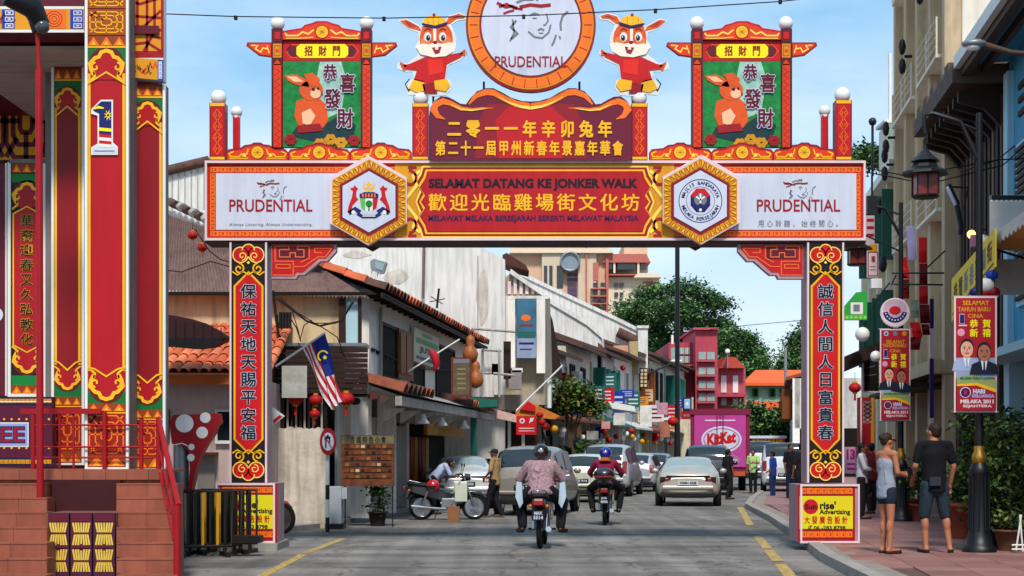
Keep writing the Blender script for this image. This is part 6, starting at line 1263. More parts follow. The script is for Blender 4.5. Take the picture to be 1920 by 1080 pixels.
for i, (x, y, r_) in enumerate(((1617, 627, .16), (1642, 668, .12))):
    o = MB().ball(P(x, y, 34.5), r_, GLOBE, 14).solo('globe_light', ['white globe light above the dark awning', 'small white globe light at the right end of the dark awning'][i], 'globe light', 'white globes by the dark awning'); MB().tube([P(x, y - 9, 34.5), P(x, y - 18, 34.6)], .015, BLKM, 5).part('stem', o)
lantern('paper_lantern', 'red paper lantern beside the blackboard', 1603, 727, 35, .14)
board('red_column', 'red shop column with a gold edge under the dark awning', 'column', (1612, 745, 1640, 940), 37.5, DRED, lambda p: (p.rect(1633, 746, 1639, 938, MUST, 0), p.rect(1613, 746, 1616, 938, PINKW, 0)), .3)
board('checked_cloth', 'red and white checked cloth hanging below the blackboard', 'cloth', (1619, 752, 1634, 794), 36.5, WHITE, lambda p: [p.stroke([(1619, 755 + k * 8), (1634, 763 + k * 8)], 2.2, RED, 0) for k in range(5)] + [p.stroke([(1634, 755 + k * 8), (1619, 763 + k * 8)], 2.2, RED, 1) for k in range(5)], .02)
board('neon_sign', 'pink and white lit shop sign at the foot of the gateway column', 'sign', (1584, 838, 1606, 888), 38, mat('pink sign', '#d8a8c4', .5, noise=.3, scale=5), lambda p: (p.text('13', 1587, 842, 1603, 862, mat('magenta', '#b8207c', .5, noise=0), 0, .05), p.rect(1588, 868, 1603, 872, MATS['magenta'], 0), p.rect(1588, 877, 1603, 881, MATS['magenta'], 0)))
m = MB(FS); 
for k in range(5): MB(FS).box(5.9, 6.3, 37.8 + k * 1.9, 39.3 + k * 1.9, .12, 1.4 + .4 * (k % 3), mat('street goods %d' % k, ('#7c2430', '#46506a', '#8a6a3c', '#5a2c4c', '#3c5c44')[k], .7, noise=.5, scale=7)).solo('goods_rack', 'rack of small %s goods on the right walkway under the tan building' % ('dark red', 'blue-grey', 'tan', 'purple', 'green')[k], 'rack', 'goods racks on the right walkway')
# awning at the right edge with the yellow banner
aw = thing('orange_awning', 'white-topped awning with an orange-brown underside at the right edge', 'awning', tuple(FS @ Vector((5, 24, 4.5))))
m = MB(FS); m.ext([(4.6, 22.2, 4.80), (6, 22.2, 4.84), (6, 22.2, 5.25), (4.6, 22.2, 4.88)], (0, 3.9, 0), mat('awning canvas white', '#cfcac4', .7, noise=.12)); m.part('canopy', aw)
m = MB(FS); m.ext([(4.62, 22.25, 4.74), (6, 22.25, 4.62), (6, 22.25, 4.7), (4.62, 22.25, 4.79)], (0, 3.8, 0), mat('awning orange brown', '#dc8c3c', .7, noise=.15)); m.part('lining', aw)
m = MB(FS)
for k in range(13): m.ext([(4.6, 22.2 + k * .3, 4.86), (4.6, 22.5 + k * .3, 4.86), (4.6, 22.5 + k * .3, 4.72), (4.6, 22.35 + k * .3, 4.66), (4.6, 22.2 + k * .3, 4.72)], (-.012, 0, 0), MATS['awning canvas white'])
m.part('valance', aw, kind='stuff')
for v in (22.4, 25.9): MB(FS).tube([(4.65, v, 4.74), (6, v, 4.3)], .02, BLKM, 6).part('strut', aw)
MB(FS).box(4.7, 5.9, 26.12, 26.2, 4.95, 5.6, MATS['awning canvas white']).part('rolled_flap', aw); MB(FS).ball((4.58, 26.1, 4.86), .12, PINKW, 10).part('end_knob', aw)
yb = thing('yellow_banner', 'long yellow banner with printed characters slanting below the orange awning', 'banner', tuple(FS @ Vector((4.5, 26.4, 3.9))))
U = 4.5; ta, tb_ = t_at(1784, U), t_at(1866, U); Ya, Yb = (FS @ Vector((U, ta, 0))).y, (FS @ Vector((U, tb_, 0))).y
za0, za1, zb0, zb1 = PZ(604, Ya), PZ(524, Ya), PZ(500, Yb), PZ(428, Yb)
yfn = lambda a, b, l: FS @ Vector((U - .003 * l, tb_ + (ta - tb_) * (1 - a), (za1 + (zb1 - za1) * a) * (1 - b) + (za0 + (zb0 - za0) * a) * b))
m = MB(); q = [yfn(0, 0, 0), yfn(1, 0, 0), yfn(1, 1, 0), yfn(0, 1, 0)]; m.ext(q, (.02, 0, 0), mat('banner yellow', '#f0cc24', .6, noise=.12, scale=4)); m.part('cloth', yb)
p = Pr(yfn); 
for i, ch in enumerate('恭賀新春雞場街'): p.text(ch, .06 + i * .13, .2, .16 + i * .13, .72, (BROWN, BROWN, ASH, ASH, BROWN, ASH, BROWN)[i], 1, .03)
p.stroke([(.03, .86), (.97, .86)], .05, BROWN, 1); p.part('lettering', yb)
board('pink_flower', 'pink blossom ornament above the yellow banner', 'ornament', (1822, 440, 1844, 462), 27, mat('blossom pink', '#c87898', .6, noise=.3, scale=9), None, .1)
dr = thing('festive_cluster', 'cluster of blue, white and red festive ornaments under the yellow banner', 'ornament', P(1850, 545, 24.2))
for x, y, r_, mt in ((1860, 516, .1, BLUE), (1848, 535, .14, WHITE), (1846, 548, .09, RED), (1828, 548, .09, NAVY), (1864, 548, .1, DRED), (1838, 556, .07, RED)): MB().ball(P(x, y, 24.2), (r_, r_ * .6, r_ * .8), mt, 10).part('ornament', dr)
wb = board('canvas_flap', 'pale canvas flap hanging at the right edge beyond the banners', 'canvas', (1868, 486, 1935, 552), 25, mat('canvas grey', '#a8a29c', .8, noise=.15)); 
ib = thing('iron_wall_bracket', 'black iron wall bracket with a slanted panel light beside the brown shophouse', 'bracket', P(1795, 390, 30)); MB().tube([P(1775, 350, 30), P(1792, 385, 30)], .035, SIGNW, 6).part('panel_light', ib); MB().tube([P(1778, 346, 30.05), P(1796, 384, 30.05)], .05, BLKM, 6).part('housing', ib); MB().tube([P(1794, 384, 30), P(1802, 425, 30), P(1800, 440, 30)], .05, BLKM, 6).part('arm', ib); MB().tube([P(1775, 350, 30.1), P(1815, 352, 30.6), P(1806, 392, 30.6)], .02, BLKM, 5).part('arm', ib)
sl = thing('wall_street_light', 'cobra-head street light reaching in under the blue eaves from the right', 'street light', P(1940, 100, 21)); MB().tube([P(1960, 104, 21), P(1895, 98, 21), P(1850, 86, 21), P(1826, 78, 21)], [.03, .035, .05, .05], ROOFB, 8).part('arm', sl); m = MB(); m.ball(P(1826, 82, 21), (.17, .12, .06), GREYM, 12); m.part('head', sl); MB().ball(P(1824, 88, 21), (.1, .09, .05), GLOBE, 10).part('lens', sl)
lr = thing('light_rail', 'black rail with a row of small white bulbs on the blue wall', 'light rail', P(1870, 372, 25)); MB().box(PX(1856, 25), PX(1960, 25), 24.9, 25, PZ(376, 25), PZ(368, 25), BLKM).part('rail', lr)
for k in range(8): MB().ball(P(1860 + k * 9, 377, 24.93), .028, GLOBE, 6).part('bulb', lr)
# plants and pots
LD = [mat('bamboo dark', '#22341a', .55, noise=.4, scale=3), mat('bamboo mid', '#33501e', .55, noise=.35, scale=3), mat('bamboo olive', '#566a2c', .55, noise=.35, scale=3), mat('bamboo pale', '#7a8444', .6, noise=.35, scale=3)]
def bigplant(label, px, Y, h, w, n, seed, pm, pr=.24, ph=.4):
    return pot_plant('bushy_plant', label, 'potted plant', (PX(px, Y), Y, .105), pr, ph, pm, [(0, 0, h * .45, w, w * .7, h * .3), (w * .3, .1, h * .7, w * .8, w * .6, h * .25), (-w * .3, 0, h * .3, w * .7, w * .6, h * .2), (0, 0, h * .85, w * .6, w * .5, h * .15)], n, .085, LD, seed, 'bushy plants in pots along the right pavement')
bigplant('tallest dark bushy plant directly behind the nearest lamp post', 1868, 23.6, 2.0, .38, 2300, 11, POTK)
bigplant('dark bushy plant at the far right edge of the pavement', 1914, 23.9, 2.1, .40, 2300, 12, POTK)
bigplant('thin leafy plant left of the nearest lamp post', 1822, 26.5, 2.3, .22, 1300, 13, POTK)
pot_plant('spiky_plant', 'upright spiky plant in a tall terracotta pot left of the lamp post', 'potted plant', (PX(1807, 26.2), 26.2, .105), .27, .58, POTT, [(0, 0, .95, .16, .16, .4), (.08, 0, 1.2, .12, .12, .3), (-.1, 0, .85, .14, .12, .3)], 420, .11, LD, 14)
for i, (x, y_, r_) in enumerate(((1862, 24.6, .17), (1893, 23.0, .22))): pot_plant('low_planter', ['small brown planter with a dark rim behind the lamp post base', 'larger brown planter at the right edge near the lamp post'][i], 'planter', (PX(x, y_), y_, .105), r_, .3, mat('planter brown', '#6e4c34', .75, noise=.3, scale=8), [(0, 0, .42, .2, .2, .14)], 260, .06, LD, 20 + i)
pot_plant('far_potted_shrub', 'green shrub in a pot beyond the standing man', 'potted plant', (PX(1722, 33), 33, .105), .2, .35, POTT, [(0, 0, .75, .25, .25, .35), (.1, 0, 1.0, .2, .2, .3)], 700, .08, LF, 23)
pot_plant('far_potted_shrub', 'dark shrub in a low pot between the two standing people', 'potted plant', (PX(1705, 35), 35, .105), .22, .4, POTT, [(0, 0, .75, .3, .3, .3)], 500, .08, LD, 24)
wc = thing('folding_stand', 'small white folding stand on the pavement at the right edge', 'stand', (PX(1912, 23), 22.6, .105)); 
for a, b in (((1905, 1032), (1915, 965)), ((1918, 1034), (1912, 965)), ((1897, 1030), (1925, 1030)), ((1897, 1022), (1925, 1022))): MB().tube([P(*a, 22.4), P(*b, 22.4)], .014, WHITE, 6).part('tube', wc)
# ------------------------------------------------------------------ the far end: hotel, red building, orange roof, trees
HP = mat('hotel peach', '#d2ac92', .8, noise=.06, streak=.1); HB_ = mat('hotel beige', '#cbb9a0', .8, noise=.06, streak=.1); HR = mat('hotel roof red', '#b4665c', .8, noise=.12); HW = mat('hotel cream', '#dcccb4', .8, noise=.06)
ho = thing('hotel_tower', 'stepped peach and beige hotel with a round porthole rising behind the white parapets', 'hotel', (PX(1100, 210), 210, 0)); HY_ = 210
def hb(x0, y0, x1, y1, mt, Y=HY_, dep=14, name='wall', par=None): return MB().box(PX(x0, Y), PX(x1, Y), Y, Y + dep, PZ(y1, Y), PZ(y0, Y), mt).part(name, par or ho)
hb(958, 462, 1140, 862, HP, HY_, 20); hb(1016, 468, 1056, 640, HB_, HY_ - 1, 2, 'bay'); hb(1084, 470, 1118, 640, HB_, HY_ - .8, 2, 'bay'); hb(1110, 480, 1215, 862, HW, HY_ + 3, 20); hb(1130, 520, 1236, 862, HW, HY_ + 1, 14); hb(955, 466, 1150, 474, HW, HY_ - 1.4, 3, 'cornice'); hb(1170, 455, 1214, 480, HP, HY_ + 8, 10)
m = MB(); m.ext([P(a, b, HY_ - .6) for a, b in ((1130, 492), (1138, 476), (1212, 476), (1220, 492))], (0, 10, 0), HR); m.part('roof', ho); m = MB(); m.ext([P(a, b, HY_ - 1) for a, b in ((1188, 520), (1196, 512), (1236, 512), (1240, 520))], (0, 10, 0), HW); m.part('roof', ho)
pc = P(1069, 490, HY_ - 1.5); MB().lathe([(1.35, 0), (1.35, .6), (1.05, .6), (1.05, .1), (.01, .1)], GREYM, 28, T=Matrix.Translation(pc + Vector((0, .6, 0))) @ Matrix.Rotation(rad(90), 4, 'X')).part('porthole', ho); MB().lathe([(1.1, .2), (1.1, .3)], mat('porthole glass', '#7c8896', .3, noise=.1), 28, T=Matrix.Translation(pc + Vector((0, .6, 0))) @ Matrix.Rotation(rad(90), 4, 'X')).part('porthole_glass', ho)
for x in (1020, 1030, 1044, 1050): hb(x, 498, x + 6, 540, GLASS, HY_ - 1.1, .2, 'window')
for k in range(6): hb(1064, 512 + k * 9, 1082, 518 + k * 9, mat('plum pane', '#5a4464', .4, noise=.1), HY_ - .2, .2, 'window')
for k in range(4):
    for x in (1112, 1126): hb(x, 530 + k * 14, x + 9, 538 + k * 14, GLASS, HY_ - .9, .3, 'window')
    hb(1108, 540 + k * 14, 1138, 542 + k * 14, HR, HY_ - 2, 1.2, 'balcony')
hb(1112, 492, 1122, 526, HR, HY_ - .9, .2, 'window'); hb(1098, 458, 1101, 600, HR, HY_ - 1.2, .4, 'pipe'); hb(1136, 485, 1141, 600, HR, HY_ - 1.2, 1.5, 'pier')
for a, b in ((1141, 1148), (1158, 1192), (1202, 1212)): hb(a, 494, b, 505, GLASS, HY_ - .3, 1, 'window')
for a in (1152, 1197): hb(a - 2, 490, a + 2, 512, HW, HY_ - .4, 2, 'column')
hb(1134, 514, 1214, 516, HR, HY_ - .4, 2, 'ledge')
for y in (530, 548, 566): 
    for a in (1152, 1162): hb(a, y, a + 7, y + 8, GLASS, HY_ + .7, .5, 'window')
hb(1206, 528, 1224, 536, HR, HY_ + .8, .4, 'window')
# red building
RB = mat('crimson wall', '#b04454', .75, noise=.1, scale=.6, streak=.2); RB2 = mat('rose wall', '#b0505c', .75, noise=.1); WG = mat('window band', '#8ea4a0', .3, noise=.15)
rb = thing('red_building', 'crimson office building with a square stair tower and grey-green windows', 'building', (PX(1340, 122), 122, 0))
def rbx(x0, y0, x1, y1, mt, Y=122, dep=10, name='wall', par=None): return MB().box(PX(x0, Y), PX(x1, Y), Y, Y + dep, PZ(y1, Y), PZ(y0, Y), mt).part(name, par or rb)
rbx(1304, 618, 1345, 860, RB, 120, 9, 'tower'); rbx(1254, 642, 1304, 860, RB, 122, 12); rbx(1345, 690, 1398, 860, RB2, 122, 10); rbx(1300, 614, 1348, 618, RB2, 119.6, 9.8, 'parapet')
for y in (660, 688, 714, 738): f = rbx(1310, y, 1340, y + 14, WG, 119.9, .2, 'window'); rbx(1324, y, 1326, y + 14, RB, 119.8, .1, 'mullion', f); rbx(1308, y + 15, 1342, y + 18, RB2, 119.5, .5, 'ledge')
for x in (1274, 1284): 
    for y in (652, 668): f = rbx(x, y, x + 9, y + 12, WG, 121.9, .2, 'window'); rbx(x + 4, y, x + 5, y + 12, WHITE, 121.8, .1, 'mullion', f)
rbx(1258, 652, 1266, 690, WG, 121.9, .2, 'window'); rbx(1270, 684, 1304, 686, RB2, 121.4, .6, 'ledge')
for x in (1352, 1374): rbx(x, 704, x + 10, 736, WHITE, 121.9, .2, 'window'); rbx(x, 746, x + 10, 760, WHITE, 121.9, .2, 'window')
rbx(1345, 738, 1400, 744, RB, 120.6, 1.5, 'balcony')
m = MB(); m.ext([P(a, b, 121) for a, b in ((1350, 690), (1362, 668), (1380, 670), (1398, 690))], (0, 6, 0), mat('rose roof', '#b4483c', .8, noise=.2)); m.part('roof', rb)
rbx(1363, 664, 1365, 690, GREYM, 120, .6, 'finial'); MB().ball(P(1364, 659, 120), .2, GLOBE, 10).part('globe', rb)
rbx(1259, 628, 1263, 645, WHITE, 119, .4, 'white_post')
# white house with blue sign below the red one
MB().box(PX(1250, 108), PX(1300, 108), 108, 112, 0, PZ(745, 108), mat('small cream house', '#cfc4a8', .8, noise=.2, streak=.3)).solo('cream_annex', 'small cream house squeezed between the lamp post and the red building', 'house')
bsn = board('blue_sign', 'upright sign with a pale blue picture left of the magenta truck', 'sign', (1280, 745, 1297, 772), 70, DBROWN, lambda p: (p.rect(1283, 748, 1294, 766, mat('pale blue', '#8cb4dc', .5, noise=.2, scale=4), 0), p.circ(1288, 757, 3, WHITE, 1, 8)))
board('ticket_sign', 'small dark red sign under the pale blue picture sign', 'sign', (1278, 772, 1296, 786), 70, DRED, lambda p: (p.circ(1284, 779, 2.5, ASH, 0, 8), p.circ(1290, 779, 2.5, ASH, 0, 8)))
# orange-roofed building with the mint wall
ob = thing('orange_roof_building', 'mint-green walled building under a wide bright orange roof', 'building', (PX(1450, 135), 135, 0)); OR_ = mat('bright orange roof', '#e0602c', .75, noise=.1, scale=.5); MINT = mat('mint wall', '#9cc8ac', .8, noise=.08)
MB().box(PX(1396, 135), PX(1486, 135), 135, 142, 0, PZ(722, 135), MINT).part('wall', ob)
m = MB(); m.ext([(PX(1392, 134), 134, PZ(723, 134)), (PX(1510, 134), 134, PZ(723, 134)), (PX(1510, 150), 142, PZ(690, 134)), (PX(1392, 150), 142, PZ(690, 134))], (0, 0, .25), OR_); m.part('roof', ob)
m = MB(); m.ext([P(1402, 752, 131), P(1510, 752, 131), P(1510, 860, 128), P(1402, 860, 128)], (0, .3, 0), mat('lower orange roof', '#cc5028', .75, noise=.15, scale=.5)); m.part('lower_roof', ob)
for x in (1410, 1442, 1462): f = MB().box(PX(x, 135), PX(x + 12, 135), 134.8, 135, PZ(744, 135), PZ(728, 135), GREEN).part('window', ob); MB().box(PX(x + 3, 135), PX(x + 9, 135), 134.7, 134.8, PZ(743, 135), PZ(730, 135), SHAD).part('pane', f)
MB().box(PX(1470, 130), PX(1474, 130), 129.6, 130, 0, PZ(655, 130), GREYM).part('pylon', ob)
m = MB(); 
gt = thing('far_gateway', 'small red and orange festive gateway far down the street', 'gateway', (PX(1440, 100), 100, 0)); MB().box(PX(1404, 100), PX(1475, 100), 100, 100.4, PZ(831, 100), PZ(822, 100), ORED).part('beam', gt); MB().box(PX(1404, 99.8), PX(1475, 99.8), 99.8, 100, PZ(822, 100), PZ(817, 100), SIGNW).part('beam_top', gt)
for x in (1405, 1472): MB().box(PX(x, 100), PX(x + 3, 100), 100, 100.3, 0, PZ(822, 100), DRED).part('post', gt)
p = Pr(camplane(100)); p.htext('新春大吉恭喜發財', 1410, 1468, 823, 830, YEL, 0, .03); p.part('lettering', gt)
# tall black lamp post mid street
tl = thing('tall_lamp_post', 'very tall black lamp post rising behind the parked cars to the gateway beam', 'lamp post', (PX(1270, 62), 62, 0)); z1 = PZ(452, 62)
MB().lathe([(.16, 0), (.14, 1.2), (.095, 3), (.09, z1)], BLKM, 12, (PX(1270, 62), 62, 0)).part('shaft', tl); MB().lathe([(.2, 0), (.2, .3), (.15, .5)], BLKM, 12, (PX(1270, 62), 62, 0)).part('base', tl); 
MB().tube([(PX(1270, 62), 62, z1 - .1), (PX(1275, 62), 62, z1 + .6), (PX(1300, 62), 62, z1 + 1.2)], .06, BLKM, 8).part('arm', tl)
sa = thing('side_street_light', 'thin slanting street light arm with a pale head over the white shophouses', 'street light', P(1216, 700, 74)); MB().tube([P(1216, 700, 74), P(1240, 690, 74), P(1262, 680, 74)], .05, BLKM, 6).part('arm', sa); MB().ball(P(1268, 677, 74), (.3, .15, .08), GLOBE, 8).part('head', sa); MB().tube([P(1216, 700, 74), P(1216, 712, 74.3)], .05, BLKM, 6).part('mount', sa)
MB().box(PX(1199, 88), PX(1214, 88), 87.9, 88, PZ(728, 88), PZ(690, 88), BLKM).solo('lattice_sign', 'black lattice frame on the pale yellow shophouse', 'sign frame')
for i in range(3):
    for j in range(5): pass
q = Pr(camplane(87.9))
for i in range(2):
    for j in range(5): q.rect(1201 + i * 7, 692 + j * 7, 1206 + i * 7, 697 + j * 7, CREAM, 0)
q.part('lattice_pane', bpy.data.objects['lattice_sign'], kind='stuff')
# wires over the street
wr = thing('overhead_cable', 'thin cable with small dark clips crossing the sky above the roundel', 'cable', P(960, 20, 24.2)); pts = [P(x, y, 24.2) for x, y in ((-60, 14), (160, 20), (310, 26), (440, 31), (720, 34), (995, 29), (1230, 18), (1460, 3), (1600, -12))]; MB().tube(pts, .009, BC, 5).part('cable', wr)
for x, y in ((442, 32), (720, 34), (982, 30), (1229, 19), (1463, 2)): MB().box(PX(x - 3, 24.2), PX(x + 3, 24.2), 24.17, 24.23, PZ(y + 5, 24.2), PZ(y - 2, 24.2), BC).part('clip', wr)
for i, (pts, Y, lab) in enumerate(([[(1330, 618), (1400, 610), (1510, 600)], 60, 'pale wire crossing the sky between the trees and the right column'], [[(1600, 310), (1700, 330), (1870, 300), (1930, 250)], 30, 'upper wire sagging in front of the tan building'], [[(1600, 318), (1740, 345), (1880, 310), (1935, 262)], 29, 'lower wire sagging in front of the tan building'], [[(1800, 322), (1870, 300), (1935, 296)], 27, 'short wire running to the blue wall'], [[(300, 505), (340, 510), (395, 490), (430, 500)], 31, 'wire across the rusty corrugated roof'], [[(366, 430), (392, 470), (412, 486), (432, 492)], 29.8, 'dark cable dropping past the two small lanterns'])):
    MB().tube([P(a, b, Y) for a, b in pts], .012, BC, 5).solo('wire', lab, 'wire')
# trees
def tree(name, label, px, Y, blobs, n, size, seed, mts, trunk=.6, group='trees at the far end of the street'):
    X = PX(px, Y); t = thing(name, label, 'tree', (X, Y, 0), group=group); bl = [(PX(x, Y) - X, dy, PZ(y, Y), rx * Y / F, rx * Y / F * .8, ry * Y / F * .9) for x, y, dy, rx, ry in blobs]; cz = sum(b[2] for b in bl) / len(bl)
    m = MB(Matrix.Translation((X, Y, 0))); m.tube([(0, 0, 0), (.3, 0, cz * .3), (0, 0, cz * .6)], [trunk, trunk * .8, trunk * .6], mat('bark', '#4a3c30', .9, noise=.3), 8); m.part('trunk', t); m = MB(Matrix.Translation((X, Y, 0)))
    for b in bl: m.tube([(0, 0, cz * .5), (b[0] * .5, b[1] * .5, (cz * .5 + b[2]) / 2 + .5), (b[0], b[1], b[2])], [trunk * .5, trunk * .3, trunk * .1], MATS['bark'], 6)
    m.part('limb', t, kind='stuff'); foliage('crown', t, bl, n, size, mts, seed, 24, Matrix.Translation((X, Y, 0)), .6); return t
FT = [mat('far leaf dark', '#2c4a28', .6, noise=.4, scale=.25), mat('far leaf', '#40663a', .6, noise=.35, scale=.25), mat('far leaf light', '#66884a', .6, noise=.3, scale=.25)]
tree('rain_tree', 'broad spreading tree with sky showing through behind the red building', 1268, 160, [(1192, 580, 0, 34, 22), (1232, 552, 2, 34, 22), (1280, 545, -2, 36, 18), (1320, 562, 0, 34, 16), (1350, 566, 2, 26, 16), (1262, 592, -3, 46, 24), (1318, 600, 2, 44, 16), (1215, 618, 0, 40, 26), (1300, 640, 0, 46, 18), (1170, 600, 2, 26, 22), (1240, 650, 0, 40, 30), (1345, 640, 3, 26, 20), (1362, 604, 2, 18, 20), (1366, 632, 2, 16, 18)], 30000, .28, 31, FT, .9)
tree('round_tree', 'darker rounded tree right of the red tower', 1392, 150, [(1385, 645, 0, 30, 26), (1368, 640, 0, 22, 22), (1412, 668, 2, 26, 26), (1372, 668, 0, 22, 24), (1400, 690, 0, 34, 24), (1425, 690, 0, 14, 20)], 20000, .27, 32, FT, .6)
tree('edge_tree', 'dark tree at the right against the gateway column', 1505, 150, [(1500, 650, 0, 22, 30), (1492, 680, 0, 30, 20), (1515, 630, 0, 16, 26), (1475, 688, 0, 16, 10)], 10000, .27, 33, FT, .6)
tree('street_tree', 'small dark green tree between the truck and the mint building', 1430, 110, [(1410, 775, 0, 18, 22), (1440, 792, 0, 30, 20), (1470, 790, 0, 20, 22), (1420, 810, 0, 26, 16), (1465, 815, 0, 20, 16)], 12000, .24, 34, FT, .3)
tree('skyline_tree', 'low dark treetops above the gateway beam beside the turret', 1630, 90, [(1612, 296, 0, 14, 10), (1636, 292, 0, 16, 10), (1655, 300, 0, 14, 12)], 2600, .25, 35, FT, .3, None)
tree('flowering_shrub', 'green shrub with yellowing leaves growing in front of the white shophouses', 1068, 60, [(1052, 730, 0, 24, 16), (1078, 742, 0, 28, 20), (1100, 760, 0, 24, 14), (1060, 762, 0, 20, 16), (1110, 775, 0, 14, 10)], 5200, .15, 36, [LF[1], LF[2], LF[0], mat('leaf rust', '#7a5a28', .6, noise=.3)], .1, None)
tree('pale_shrub', 'grey-green wispy shrub left of the flowering shrub', 1018, 58, [(1015, 720, 0, 18, 18), (1008, 742, 0, 16, 14)], 1200, .14, 37, [mat('leaf silver', '#7c9484', .6, noise=.25), LF[1]], .06, None)
tree('low_bush', 'low bright bush behind the parked cars under the white wall', 1080, 64, [(1072, 850, 0, 16, 10), (1090, 842, 0, 12, 12)], 900, .14, 38, [LF[2], LF[1]], .05, None)
# clutter on the left row
m = MB(); 
def awn(name, label, pts, Y, dep, mt, extra=None):
    m = MB(); m.ext([P(a, b, Y) for a, b in pts], (0, dep, 0), mt); return m.solo(name, label, 'awning')
awn('green_awning', 'dark teal awning above the goods shop', [(883, 745), (932, 750), (932, 762), (883, 765)], 46, .8, TEAL); 
gp2 = MB().box(PX(882, 46), PX(894, 46), 46, 46.3, 0, PZ(762, 46), TEAL).solo('teal_post', 'teal painted wooden post under the teal awning', 'post')
awn('pink_awning', 'pale pink striped awning right of the teal post', [(925, 766), (968, 778), (968, 792), (930, 784)], 47, .7, mat('awning pink', '#c8a49c', .7, noise=.2, scale=8))
awn('temple_awning', 'red and orange pointed canopy above the red round-logo sign', [(966, 772), (990, 752), (1050, 780), (1040, 786), (1000, 782), (968, 782)], 50, .8, mat('canopy orange', '#c4702c', .7, noise=.25, scale=4))
m = MB(); m.ext([P(a, b, 49.9) for a, b in ((975, 768), (990, 752), (1004, 762), (1004, 772))], (0, .1, 0), RED); m.solo('red_gablet', 'small red triangular panel on top of the pointed canopy', 'panel')
board('red_shop_sign', 'square red sign with two pale round marks under the pointed canopy', 'sign', (968, 780, 1006, 815), 49, RED, lambda p: (p.circ(979, 789, 5, SIGNW, 0, 12), p.circ(979, 789, 2.6, RED, 1, 8), p.poly([(992, 795), (994, 784), (1001, 783), (999, 790), (995, 791)], SIGNW, 0), p.stroke([(973, 803), (1002, 803)], 1.6, PINKW, 0), p.stroke([(973, 808), (1002, 808)], 1.2, PINKW, 0)))
for i, (x, y) in enumerate(((1012, 778), (1016, 792), (1024, 800), (1168, 690), (1184, 808), (1262, 790))): lantern('paper_lantern', ['upper red lantern right of the red sign', 'middle red lantern right of the red sign', 'lower red lantern right of the red sign', 'small red lantern on the peach bay', 'red lantern by the tan doorway', 'bright red lantern left of the tall lamp post'][i], x, y, (49, 49, 49, 80, 70, 62)[i], (.12, .12, .12, .16, .14, .22)[i], 'red lanterns along the far left row', False)
board('framed_sign', 'tall framed brown and grey sign hung beside the gourds', 'sign', (846, 670, 884, 744), 43, mat('frame red brown', '#6e2c20', .6, noise=.2), lambda p: (p.rect(850, 682, 880, 740, mat('sign moss', '#5c5444', .7, noise=.35, scale=6), 0), p.rect(850, 673, 880, 681, ASH, 0), [p.stroke([(857, 692 + k * 9), (873, 692 + k * 9)], 3, mat('dull gold', '#8a7a48', .6, noise=0), 1) for k in range(5)]), .12)
gd = thing('hanging_gourds', 'two large orange-brown bottle gourds hung one above the other beside the framed sign', 'gourds', P(882, 725, 43.5)); GD = mat('gourd orange', '#9c5c34', .45, noise=.2, scale=5)
for y, k in ((652, 1), (700, 1.1)): c = P(882 if y < 680 else 892, y, 43.6); m = MB(); m.lathe([(.01, -.42), (.17, -.34), (.22, -.18), (.16, -.02), (.09, .06), (.13, .17), (.1, .29), (.02, .36)], GD, 14, c); m.part('gourd', gd)
for y in (675,): MB().tube([P(878, 622, 43.6), P(878, 640, 43.6)], .012, BC, 4).part('cord', gd)
bk = thing('roof_terrace_frame', 'grey rail frame with boxes on the low terrace between the houses', 'frame', P(920, 745, 50)); 
for a, b in (((884, 616), (966, 622)), ((889, 616), (889, 640)), ((936, 655), (936, 745)), ((905, 655), (905, 700)), ((905, 656), (940, 658)), ((925, 700), (965, 704))): MB().tube([P(*a, 50), P(*b, 50)], .04, MESHG, 6).part('rail', bk)
for r_, mt in (((896, 700, 926, 744), WP2), ((908, 682, 940, 702), WP2), ((922, 682, 938, 700), WHITE), ((954, 694, 978, 730), mat('machine grey', '#8c8484', .6, noise=.2)), ((960, 690, 980, 698), WHITE), ((944, 640, 958, 710), DBROWN)): MB().box(PX(r_[0], 50.5), PX(r_[2], 50.5), 50.5, 51, PZ(r_[3], 50.5), PZ(r_[1], 50.5), mt).part('box', bk)
MB().box(PX(884, 51.5), PX(1010, 51.5), 51.5, 55.5, 2.9, PZ(740, 51.5), mat('terrace wall', '#a89c94', .85, noise=.15, streak=.25)).part('terrace_wall', bk)
for k in range(4): MB().box(PX(900 + k * 26, 52.5), PX(906 + k * 26, 52.5), 52.5, 52.9, .1, 2.9, WP).part('pillar', bk)
MB().box(PX(890, 54), PX(1010, 54), 54, 54.3, .1, 2.9, mat('shop depth', '#3c2a22', .8, noise=.5, scale=2)).part('shopfront', bk)
whiteaw = awn('white_canopy', 'white sloping canvas canopy over the tan doorways', [(1140, 752), (1190, 762), (1192, 772), (1148, 766)], 72, 2, WHITE)
ws = thing('slanted_pole_pair', 'two thin pale flag poles crossing above the pointed canopy', 'pole', P(1030, 760, 48)); MB().tube([P(968, 770, 48), P(1055, 685, 48)], .03, WHITE, 5).part('pole', ws); MB().tube([P(1030, 712, 48.2), P(1030, 765, 48.2)], .07, WHITE, 6).part('pole', ws)
for i, (x, y, w, h, Y, c) in enumerate(((1150, 775, 22, 22, 66, '#c8c4bc'), (1128, 790, 16, 14, 64, '#c88c84'), (1200, 760, 22, 40, 78, '#d8d4cc'), (1232, 755, 20, 22, 82, '#b88494'), (1100, 808, 22, 16, 60, '#98948c'), (1238, 790, 18, 30, 84, '#a0604c'), (1182, 842, 12, 14, 76, '#2c6c74'))):
    board('wall_sign', ['pale grey sign under the white canopy', 'small pink sign beside the shrub', 'large blank white sign at the tan doorways', 'dusty pink sign among blossom', 'grey sign under the flowering shrub', 'rust red sign near the lamp post', 'small teal box at pavement level'][i], 'sign', (x, y, x + w, y + h), Y, mat('wall sign %d' % i, c, .7, noise=.35, scale=3), None, .15)
